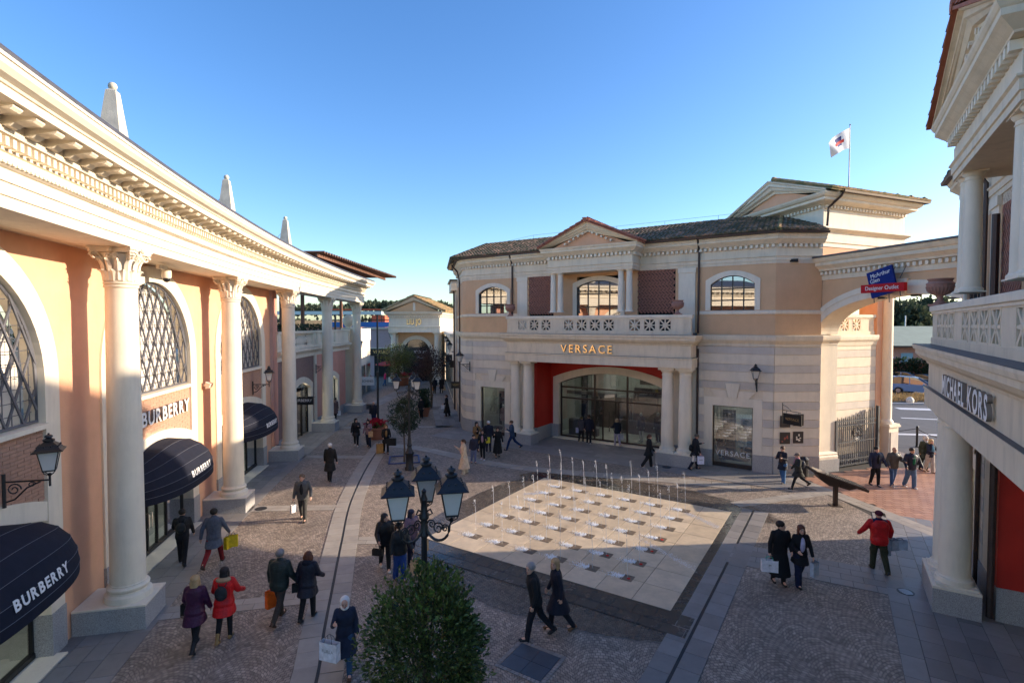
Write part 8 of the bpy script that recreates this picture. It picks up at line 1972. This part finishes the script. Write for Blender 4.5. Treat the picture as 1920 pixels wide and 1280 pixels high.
# -- foreground left
_, h, W_, dz = person(*P_(367, 1214), 98, 'woman in a purple coat with blond hair, walking away on the left', 1.66, ('parka', (0.050, 0.010, 0.038)), ('leggings', BLACK), ('long', BLD), BLACK, 16, 1, (10, 14, 30), (5, 12, 20), female=True, puffy=0.02)
bag(h[0]+Vector((0, 0, 0.25)), 0.30, 0.24, 0.1, 0, BLACK, 'black handbag on the arm of the woman in purple', 0.22, name='handbag')
_, h, W_, dz = person(*P_(422, 1198), 100, 'woman in a red parka with a fur hood trim and tan boots, walking away', 1.68, ('parka', (0.55, 0.012, 0.014)), ('leggings', BLACK), ('long', (0.02, 0.015, 0.015)), (0.30, 0.18, 0.07), 8, -1, (12, 14, 40), (12, 20, 50), female=True, puffy=0.025, collar=('fur', (0.36, 0.24, 0.14)), extra='boots')
backpack(W_, 1.68, dz, (0.014, 0.016, 0.02), 'small black backpack on the woman in the red parka')
_, h, W_, dz = person(*P_(343, 1056), 112, 'person all in black with a backpack, walking close to the shop doors', 1.68, ('jacket', BLACK), ('trousers', BLACK), ('short', (0.015, 0.012, 0.01)), BLACK, 14, 1, (25, 12, 30), (5, 10, 20))
backpack(W_, 1.68, dz, (0.02, 0.022, 0.02), 'dark backpack with a pale side pocket by the shop doors')
_, h, W_, dz = person(*P_(402, 1060), 100, 'man in a grey blue jacket and dark red trousers carrying yellow bags', 1.80, ('parka', (0.075, 0.088, 0.115)), ('trousers', (0.17, 0.012, 0.016)), ('short', (0.02, 0.015, 0.012)), BR_, 26, -1, (-18, 16, 15), (14, 16, 22), skin='tan')
bag(h[1]+Vector((-0.05, 0, 0)), 0.30, 0.36, 0.12, 78, (0.62, 0.42, 0.01), 'yellow bag with a black round print held by the man in red trousers', 0.10, 'A', BLACK); bag(h[1]+Vector((0.07, 0.03, 0)), 0.26, 0.34, 0.12, 20, (0.70, 0.50, 0.02), 'plain yellow carrier beside the printed yellow bag', 0.08)
_, h, W_, dz = person(*P_(525, 1162), 82, 'grey haired man in a dark green quilted jacket, walking away', 1.78, ('jacket', (0.018, 0.028, 0.026)), ('trousers', (0.045, 0.035, 0.03)), ('short', (0.22, 0.2, 0.19)), BR_, 18, 1, (2, 12, 12), (5, 14, 30), puffy=0.03, stripes=True)
bag(h[0], 0.26, 0.42, 0.13, 55, (0.78, 0.12, 0.01), 'orange paper bag held by the man in the green quilted jacket', 0.14)
_, h, W_, dz = person(*P_(578, 1158), 88, 'woman in a navy quilted coat with reddish brown hair, walking away', 1.66, ('parka', (0.012, 0.014, 0.026)), ('trousers', BLACK), ('bob', (0.11, 0.04, 0.022)), BLACK, 10, -1, (-4, 16, 20), (10, 14, 45), female=True, puffy=0.028, collar=('hood', (0.012, 0.014, 0.026)))
bag(h[0]+Vector((0, 0, 0.2)), 0.28, 0.2, 0.1, 20, BLACK, 'black handbag of the woman in the navy quilted coat', 0.16, name='handbag')
_, h, W_, dz = person(*P_(568, 976), -82, 'man in a grey jacket over a black sweater walking towards us in the sun', 1.76, ('jacket', (0.085, 0.085, 0.085)), ('trousers', (0.055, 0.053, 0.05)), ('short', (0.12, 0.08, 0.055)), (0.03, 0.025, 0.02), 10, 1, (4, 18, 30), (4, 10, 12), under=BLACK, puffy=0.01)
bag(h[1]+Vector((0, 0, 0)), 0.22, 0.28, 0.10, 60, (0.70, 0.68, 0.66), 'white and black striped bag of the man in the grey jacket', 0.14, '|', BLACK)
_, h, W_, dz = person(*P_(619, 901), 88, 'white haired man in a black knee length coat, walking away at the shadow edge', 1.76, ('coat', (0.010, 0.010, 0.011)), ('trousers', BLACK), ('short', (0.55, 0.52, 0.5)), (0.02, .02, .02), 9, 1, (4, 10, 12), (0, 10, 12), wide=1.05)
_, h, W_, dz = person(*P_(648, 1258), -75, 'woman in a white headscarf and navy coat walking towards us', 1.66, ('coat', (0.016, 0.024, 0.05)), ('trousers', (0.035, 0.075, 0.14)), ('hijab', (0.72, 0.70, 0.68)), (0.12, 0.05, 0.025), 20, 1, (-8, 10, 18), (28, 12, 95, 0.25), female=True, tilt=18)
bag(h[1]+Vector((-0.10, 0.0, -0.18)), 0.40, 0.36, 0.14, -18, (0.72, 0.70, 0.72), 'large white carrier bag of the woman in the white headscarf', 0.16, 'FURLA', (0.3, 0.28, 0.28))
# -- group by the foreground lamp
_, h, W_, dz = person(*P_(750, 1088), -62, 'woman in a black puffer jacket and blue jeans behind the foreground lamp, looking right', 1.68, ('jacket', (0.012, 0.016, 0.02)), ('wide', (0.02, 0.055, 0.21)), ('pony', BR_), (0.05, 0.04, 0.04), 5, 1, (20, 14, 35), (4, 12, 10), female=True, yaw=55, puffy=0.025, skin='tan')
bag(h[0]+Vector((0.05, 0, 0.05)), 0.30, 0.40, 0.10, -20, (0.52, 0.35, 0.20), 'tan cloth tote of the woman in blue jeans', 0.30, name='tote_bag')
_, h, W_, dz = person(*P_(722, 1068), -70, 'woman in black with a cap and fur trimmed hood, left of the trio', 1.72, ('jacket', (0.010, 0.010, 0.012)), ('trousers', BLACK), ('long', (0.02, 0.02, 0.022)), (0.6, 0.55, 0.5), 12, 1, (10, 12, 30), (15, 12, 45, .2), female=True, puffy=0.03, collar=('fur', (0.14, 0.08, 0.05)), yaw=40)
bag(h[1]+Vector((-.05, 0, 0.05)), 0.30, 0.18, 0.10, -10, (0.014, 0.012, 0.012), 'small black handbag of the woman in the fur trimmed hood', 0.18, name='handbag')
_, h, W_, dz = person(*P_(771, 1056), -50, 'woman in a mauve puffer jacket half hidden by the foreground lamp', 1.68, ('jacket', (0.18, 0.115, 0.15)), ('trousers', (0.02, 0.02, 0.04)), ('long', (0.02, 0.025, 0.05)), BLACK, 8, -1, (10, 12, 25), (15, 12, 40), female=True, puffy=0.028, yaw=40)
bag(h[0]+Vector((0.06, 0, 0.05)), 0.20, 0.34, 0.08, 60, (0.5, 0.33, 0.18), 'brown paper bag beside the foreground lamp post', 0.14)
# -- couple crossing in front of the fountain
_, h, W_, dz = person(*P_(1004, 1196), 185, 'grey haired man in a dark jacket striding left in front of the fountain', 1.80, ('jacket', (0.012, 0.014, 0.018)), ('trousers', (0.012, 0.013, 0.02)), ('short', (0.30, 0.29, 0.28)), (0.02, 0.02, 0.025), 17, 1, (-10, 10, 25), (-14, 10, 15), yaw=38, lean=8)
_, h, W_, dz = person(*P_(1046, 1180), 190, 'blond woman in glasses and a long dark coat following the grey haired man', 1.74, ('coat', (0.014, 0.015, 0.028)), ('trousers', (0.012, 0.013, 0.02)), ('long', (0.44, 0.28, 0.14)), (0.14, 0.075, 0.04), 14, -1, (-12, 10, 15), (4, 10, 20), female=True, yaw=40, lean=5)
# -- couple right
_, h, W_, dz = person(*P_(1461, 1094), -92, 'dark haired man in a long black coat, head turned to the woman', 1.80, ('long', (0.008, 0.008, 0.010)), ('trousers', BLACK), ('short', (0.02, 0.014, 0.012)), BLACK, 6, 1, (-4, 12, 50, .3), (2, 14, 10), yaw=55)
bag(h[1], 0.42, 0.32, 0.14, -14, (0.74, 0.71, 0.74), 'large white bag with a small crest carried by the man in the long black coat', 0.10, 'M', (0.03, 0.03, 0.03), hcol=(0.02, 0.3, 0.22))
_, h, W_, dz = person(*P_(1499, 1096), -95, 'smiling woman with long brown hair and an open black coat over a lilac shirt', 1.72, ('parka', (0.010, 0.010, 0.013)), ('wide', (0.012, 0.016, 0.045)), ('long', (0.13, 0.045, 0.025)), BLACK, 14, -1, (8, 12, 12), (8, 14, 70, .3), female=True, under=(0.50, 0.46, 0.62))
bag(h[0]+Vector((0.03, 0, 0)), 0.26, 0.38, 0.10, 30, (0.45, 0.50, 0.58), 'pale translucent plastic bag held by the smiling woman', 0.05, rough=0.3)
# -- man in red
_, h, W_, dz = person(*P_(1647, 1070), 78, 'man in a red fleece with navy shoulders and a maroon cap, walking away', 1.80, ('jacket', (0.50, 0.010, 0.012)), ('cargo', (0.035, 0.035, 0.018)), ('cap', (0.085, 0.012, 0.025)), (0.03, 0.03, 0.03), 13, 1, (14, 24, 28), (10, 20, 22), puffy=0.025, collar=('yoke', (0.010, 0.018, 0.05)), wide=1.12)
for i, (dx, w, hh, rz, lab) in enumerate(((-0.05, 0.24, 0.42, 60, 'silvery plastic bag nearest the leg of the man in red'), (0.12, 0.26, 0.30, 10, 'middle silvery plastic bag of the man in red'), (0.30, 0.36, 0.26, -25, 'outermost silvery plastic bag swinging from the hand of the man in red'))):
    b_ = bag(h[1]+Vector((dx, 0, 0.02)), w, hh, 0.14, rz, (0.38, 0.41, 0.47), lab, 0.06, rough=0.25)
# -- men at the passage
_, h, W_, dz = person(*P_(1641, 911), -92, 'bearded man in an open navy jacket over black, leftmost of the three men', 1.80, ('jacket', (0.012, 0.018, 0.045)), ('trousers', BLACK), ('short', (0.02, 0.015, 0.012)), (0.05, 0.04, 0.035), 7, 1, (6, 16, 25), (6, 16, 25), under=BLACK, wide=1.06, puffy=0.015)
_, h, W_, dz = person(*P_(1674, 911), -92, 'bald man in a grey zipped jacket and blue jeans, middle of the three', 1.78, ('jacket', (0.075, 0.07, 0.06)), ('trousers', (0.05, 0.10, 0.22)), (None, None), (0.5, 0.48, 0.46), 7, -1, (12, 16, 80, .3), (4, 16, 40), puffy=0.015, skin='tan', wide=1.04)
_, h, W_, dz = person(*P_(1707, 914), -92, 'man in a green sweatshirt with white lettering under a navy jacket', 1.80, ('jacket', (0.012, 0.016, 0.035)), ('wide', (0.09, 0.15, 0.24)), ('short', (0.03, 0.02, 0.015)), (0.7, 0.7, 0.68), 9, 1, (6, 18, 20), (8, 18, 35), under=(0.012, 0.11, 0.05), wide=1.10, puffy=0.02, skin='tan')
W2 = W_ @ Vector((0, 0.215, 1.36)); t = empty('chest_print', W2, R(-182), 'white college lettering on the green sweatshirt', 'print'); text('CELTICS', 0.055, M_WHITE, t, Matrix(), depth=0.002)
_, h, W_, dz = person(*P_(1733, 882), -95, 'person in a white fur trimmed hood and green parka behind the men', 1.74, ('parka', (0.05, 0.06, 0.035)), ('trousers', BLACK), ('hood', (0.60, 0.55, 0.50)), BLACK, 6, 1, female=True, puffy=0.02)
bag(h[1]+Vector((-.05, 0, 0.1)), 0.30, 0.5, 0.12, 10, (0.015, 0.015, 0.015), 'tall black carrier bag beside the group of men', 0.1)
_, h, W_, dz = person(*P_(1743, 886), -85, 'blond woman in sunglasses and a blue black jacket with pale trousers', 1.68, ('jacket', (0.016, 0.02, 0.04)), ('wide', (0.45, 0.40, 0.35)), ('long', (0.52, 0.36, 0.18)), (0.1, .06, .04), 9, 1, (20, 16, 80, .3), (20, 12, 60, .3), female=True, under=(0.12, 0.30, 0.42))
bag(h[0]+Vector((0.05, -0.05, 0.05)), 0.34, 0.26, 0.12, 0, (0.50, 0.22, 0.40), 'pink patterned handbag of the woman in sunglasses', 0.10, name='handbag')
# -- at the right shop window
_, h, W_, dz = person(*P_(1467, 905), 215, 'brown haired woman in a dark blazer and wide blue jeans, arms crossed', 1.70, ('parka', (0.02, 0.02, 0.03)), ('wide', (0.06, 0.14, 0.28)), ('bun', BR_), BLACK, 10, 1, (15, 12, 95, .4), (15, 12, 95, .4), female=True, under=(0.14, .08, .05))
_, h, W_, dz = person(*P_(1496, 916), 180, 'woman with a cap and a pink scarf striding left past the arch pier', 1.66, ('parka', (0.035, 0.035, 0.03)), ('leggings', BLACK), ('cap', (0.16, 0.13, 0.11)), BLACK, 26, 1, (12, 12, 90, .3), (-4, 12, 40), female=True, collar=('scarf', (0.46, 0.22, 0.25)))
backpack(W_, 1.66, dz, (0.10, 0.10, 0.11), 'grey rucksack on the woman with the pink scarf')
_, h, W_, dz = person(*P_(1303, 880), 5, 'man in black looking at his phone beside the right portico columns', 1.80, ('parka', (0.012, 0.013, 0.018)), ('trousers', (0.018, 0.02, 0.035)), ('short', (0.10, 0.08, 0.06)), BLACK, 13, 1, (28, 10, 70), (4, 12, 10), tilt=22, yaw=0)
bag(h[1], 0.30, 0.38, 0.13, 0, (0.66, 0.66, 0.78), 'white paper bag with a dark logo held by the man with the phone', 0.08, 'BOSS', BLACK, hcol=(0.6, 0.25, 0.3)); backpack(W_, 1.80, dz, BLACK, 'black shoulder bag with a white strap on the man with the phone', -0.20, 1.08)
bag(h[1]+Vector((-0.28, 0.1, 0.02)), 0.22, 0.3, 0.12, 40, (0.6, 0.55, 0.5), 'small pale bag behind the white paper bag', 0.08)
t = empty('phone', h[0], W_.to_euler().z, 'phone in the hand of the man in black', 'phone'); MB().box(-0.035, 0.035, -0.07, 0.07, -0.005, 0.005).build('case', M_DARKFR, t)
_, h, W_, dz = person(*P_(1216, 876), 3, 'woman in black with a bag walking right in front of the portico', 1.70, ('parka', (0.010, 0.011, 0.013)), ('wide', BLACK), ('pony', (0.09, 0.04, 0.025)), (0.55, 0.52, 0.48), 15, 1, (4, 10, 20), (6, 10, 30), female=True)
bag(h[0]+Vector((0.08, 0, 0.2)), 0.26, 0.22, 0.10, 80, (0.10, 0.13, 0.17), 'blue grey handbag of the woman in black before the columns', 0.14, name='handbag')
# -- at the big shop front
_, h, W_, dz = person(*P_(1157, 836), 100, 'blond person in a dark jacket and pale lilac trousers at the shop door', 1.66, ('jacket', (0.015, 0.02, 0.03)), ('trousers', (0.32, 0.30, 0.38)), ('bob', (0.40, 0.28, 0.16)), (0.5, 0.4, 0.25), 12, 1, (20, 14, 60), (4, 14, 15), female=True)
bag(h[1]+Vector((0.05, 0, 0)), 0.26, 0.34, 0.1, 10, (0.6, 0.58, 0.56), 'pale carrier bag of the person in lilac trousers', 0.1)
_, h, W_, dz = person(*P_(1104, 832), 80, 'dark clothed person standing before the glass left of the door', 1.78, ('jacket', (0.010, 0.012, 0.025)), ('trousers', BLACK), ('short', (0.06, 0.04, 0.03)), (0.4, 0.4, 0.4), 8, 1)
_, h, W_, dz = person(*P_(1090, 829), 60, 'shorter person with a pale bag beside the dark clothed one', 1.60, ('jacket', (0.05, 0.05, 0.06)), ('trousers', BLACK), ('short', (0.10, 0.09, 0.04)), (0.3, 0.3, 0.3), 8, -1)
bag(h[0]+Vector((-0.05, 0, 0.15)), 0.26, 0.3, 0.14, 0, (0.40, 0.40, 0.55), 'pale lilac rucksack shaped bag before the shop glass', 0.05)
# -- beige coat
_, h, W_, dz = person(*P_(870, 888), 205, 'woman in a long cream coat with raised hand at the shadow edge', 1.70, ('long', (0.62, 0.47, 0.33)), ('wide', (0.60, 0.52, 0.40)), ('pony', BR_), (0.5, 0.42, 0.3), 7, 1, (10, 14, 10), (15, 10, 115), female=True, under=(0.55, 0.35, 0.30))
# -- cluster left of the portico
_, h, W_, dz = person(*P_(905, 862), -95, 'girl in a black jacket, pink top and black leggings with white trainers', 1.66, ('jacket', BLACK), ('leggings', BLACK), ('long', (0.015, 0.012, 0.012)), (0.6, 0.58, 0.68), 7, 1, (15, 16, 90, .2), (8, 14, 40), female=True, under=(0.42, 0.24, 0.28))
_, h, W_, dz = person(*P_(933, 857), -85, 'woman in a long open black coat with bare legs and black boots', 1.68, ('long', (0.008, 0.008, 0.009)), (None, None), ('long', (0.02, 0.012, 0.01)), BLACK, 9, -1, (4, 14, 20), (30, 12, 100, .2), female=True, extra='boots')
bag(h[1]+Vector((-0.35, 0, -0.1)), 0.22, 0.3, 0.1, 30, (0.62, 0.50, 0.03), 'yellow bag between the two young women', 0.06)
_, h, W_, dz = person(*P_(893, 846), -60, 'woman in a camel coat checking her phone by the left shop window', 1.72, ('coat', (0.24, 0.125, 0.05)), ('trousers', BLACK), ('long', (0.02, 0.014, 0.012)), BLACK, 5, 1, (25, 10, 105, .2), (15, 10, 95, .3), female=True, under=BLACK)
_, h, W_, dz = person(*P_(888, 868), -70, 'short person in a patterned jacket partly hidden by the girl in leggings', 1.52, ('jacket', (0.03, 0.03, 0.05)), ('trousers', (0.14, 0.16, 0.26)), ('short', (0.02, 0.02, 0.02)), (0.1, 0.1, 0.1), 5, 1, female=True)
_, h, W_, dz = person(*P_(916, 846), 95, 'person in a white cap and dark jacket facing the left shop window', 1.76, ('jacket', (0.014, 0.016, 0.03)), ('trousers', (0.02, 0.02, 0.04)), ('cap', (0.60, 0.60, 0.64)), BLACK, 5, 1)
_, h, W_, dz = person(*P_(960, 843), 185, 'man in a blue jacket and jeans striding left with a satchel', 1.76, ('jacket', (0.035, 0.06, 0.11)), ('trousers', (0.015, 0.03, 0.09)), ('short', (0.12, 0.06, 0.03)), BLACK, 24, 1, (15, 12, 110), (-10, 12, 30))
bag(h[1]+Vector((0.2, 0.05, 0.25)), 0.34, 0.26, 0.1, 15, BLACK, 'black satchel on the shoulder of the man in the blue jacket', 0.1, name='satchel')
# -- middle distance left
_, h, W_, dz = person(*P_(668, 836), -80, 'woman in a black parka and white trainers looking right, left of the planter', 1.68, ('parka', (0.010, 0.010, 0.012)), ('trousers', BLACK), ('long', (0.02, 0.015, 0.012)), (0.6, 0.58, 0.56), 9, 1, (20, 12, 100, .3), (4, 12, 15), female=True, yaw=40, puffy=0.02)
_, h, W_, dz = person(*P_(691, 838), -95, 'woman in a pink jacket with a brown paper bag beside the planter', 1.66, ('jacket', (0.24, 0.14, 0.15)), ('wide', (0.015, 0.018, 0.035)), ('long', (0.02, 0.015, 0.012)), BLACK, 7, 1, (20, 12, 95, .2), (6, 10, 20), female=True, collar=('scarf', BLACK))
bag(h[0]+Vector((0.1, 0, -0.1)), 0.24, 0.32, 0.1, 30, (0.50, 0.30, 0.14), 'brown paper bag of the woman in pink', 0.12)
_, h, W_, dz = person(*P_(724, 850), -70, 'woman in black with a big black bag in front of the clipped ball tree', 1.66, ('parka', (0.012, 0.011, 0.012)), ('trousers', (0.02, 0.018, 0.018)), ('bob', (0.22, 0.12, 0.05)), BLACK, 7, 1, (10, 12, 40, .2), (10, 12, 50, .2), female=True, under=(0.3, .16, .06))
bag(h[0]+Vector((0.08, -0.1, 0.15)), 0.52, 0.38, 0.16, 0, (0.014, 0.014, 0.015), 'big black bag held by the woman before the ball tree', 0.10)
t = bag(Vector((*P_(712, 850), 0.66)), 0.36, 0.50, 0.20, 25, (0.46, 0.25, 0.08), 'brown paper bag standing at the feet of the woman in black', 0.12)
_, h, W_, dz = person(*P_(701, 798), -90, 'bald elderly man in a dark navy jacket beside the dark post', 1.76, ('jacket', (0.012, 0.015, 0.028)), ('trousers', (0.02, 0.03, 0.07)), ('bald', (0.4, 0.36, 0.33)), BLACK, 7, 1, wide=1.05, puffy=0.015, tilt=12)
_, h, W_, dz = person(*P_(629, 786), 85, 'woman in a mauve brown coat at the arched shop behind the fourth column', 1.66, ('coat', (0.12, 0.07, 0.07)), ('trousers', BLACK), ('short', (0.03, .02, .02)), BLACK, 6, 1, female=True)
bag(h[1]+Vector((0.05, 0, 0)), 0.24, 0.36, 0.1, 20, (0.6, 0.6, 0.62), 'white bag of the woman at the arched shop', 0.1)
_, h, W_, dz = person(*P_(838, 780), 200, 'woman in a long black coat with a white bag walking out of the alley', 1.70, ('long', (0.008, 0.008, 0.009)), ('wide', BLACK), ('pony', (0.10, 0.03, 0.02)), (0.2, 0.1, 0.08), 9, 1, (10, 18, 60), (4, 12, 20), female=True)
bag(h[0]+Vector((0, 0, 0.0)), 0.26, 0.30, 0.12, 10, (0.62, 0.62, 0.64), 'white bag of the woman coming out of the alley', 0.06)
_, h, W_, dz = person(*P_(815, 738), 90, 'dark clothed person with a brown bag, left of the pair far up the alley', 1.72, ('jacket', (0.014, 0.016, 0.025)), ('trousers', BLACK), ('short', BR_), BLACK, 7, 1)
bag(h[0], 0.26, 0.4, 0.12, 10, (0.45, 0.2, 0.08), 'brown orange bag far up the alley', 0.1)
_, h, W_, dz = person(*P_(828, 737), 85, 'person in a black coat, right of the pair far up the alley', 1.74, ('coat', BLACK), ('trousers', BLACK), ('short', (0.3, .25, .2)), BLACK, 7, -1)
bag(h[1], 0.34, 0.4, 0.12, 10, (0.45, 0.36, 0.24), 'pale tan bag of the person in the black coat up the alley', 0.1)
_, h, W_, dz = person(*P_(722, 723), 40, 'small far figure in a bright pink jacket beyond the green tree', 1.66, ('jacket', (0.60, 0.03, 0.10)), ('trousers', (0.05, 0.12, 0.25)), ('short', BR_), BLACK, 12, 1, female=True)
_, h, W_, dz = person(*P_(790, 784), -100, 'person in black seated dark by the potted shrub in the alley', 1.60, ('parka', BLACK), ('trousers', BLACK), ('short', (0.02, .02, .02)), BLACK, 5, 1, female=True)
# mannequins behind the glass
M_MANN = mat('mannequin_white', (0.6, 0.6, 0.56), 0.5, 0)
def mannequin(s, y, H, top, bot, lab, root=VB, yy=None):
    q = mw(root) @ Vector((s, y, 0.25)); t, h, W_, dz = person(q.x, q.y, math.degrees(root.rotation_euler.z)-90, lab, H, top, bot, (None, None), (0.3, .3, .3), 3, 1, female=True); t.location.z = 0.22; t['category'] = 'mannequin'; t.name = 'mannequin'
    for c in t.children if hasattr(t, 'children') else []:
        if c.name.startswith('body'): c.data.materials.clear(); c.data.materials.append(M_MANN)
    return t
mannequin(7.15, 3.75, 1.75, ('parka', (0.10, 0.08, 0.09)), (None, None), 'white mannequin in a grey mini dress behind the entrance glass')
mannequin(8.15, 3.85, 1.85, ('jacket', (0.03, 0.03, 0.045)), ('trousers', (0.02, 0.025, 0.03)), 'white mannequin in dark jacket and trousers at the right end of the entrance glass')
mannequin(-1.55, 2.0, 1.75, ('parka', (0.50, 0.30, 0.32)), (None, None), 'mannequin in a pink dress in the left shop window')
mannequin(12.0, 2.1, 1.8, ('long', (0.05, 0.04, 0.035)), ('trousers', BLACK), 'mannequin in a dark long coat in the right shop window')
mannequin(12.9, 2.6, 1.75, ('parka', (0.35, 0.33, 0.28)), (None, None), 'pale mannequin in the middle of the right shop window')
bpy.data.scenes.remove(WS)
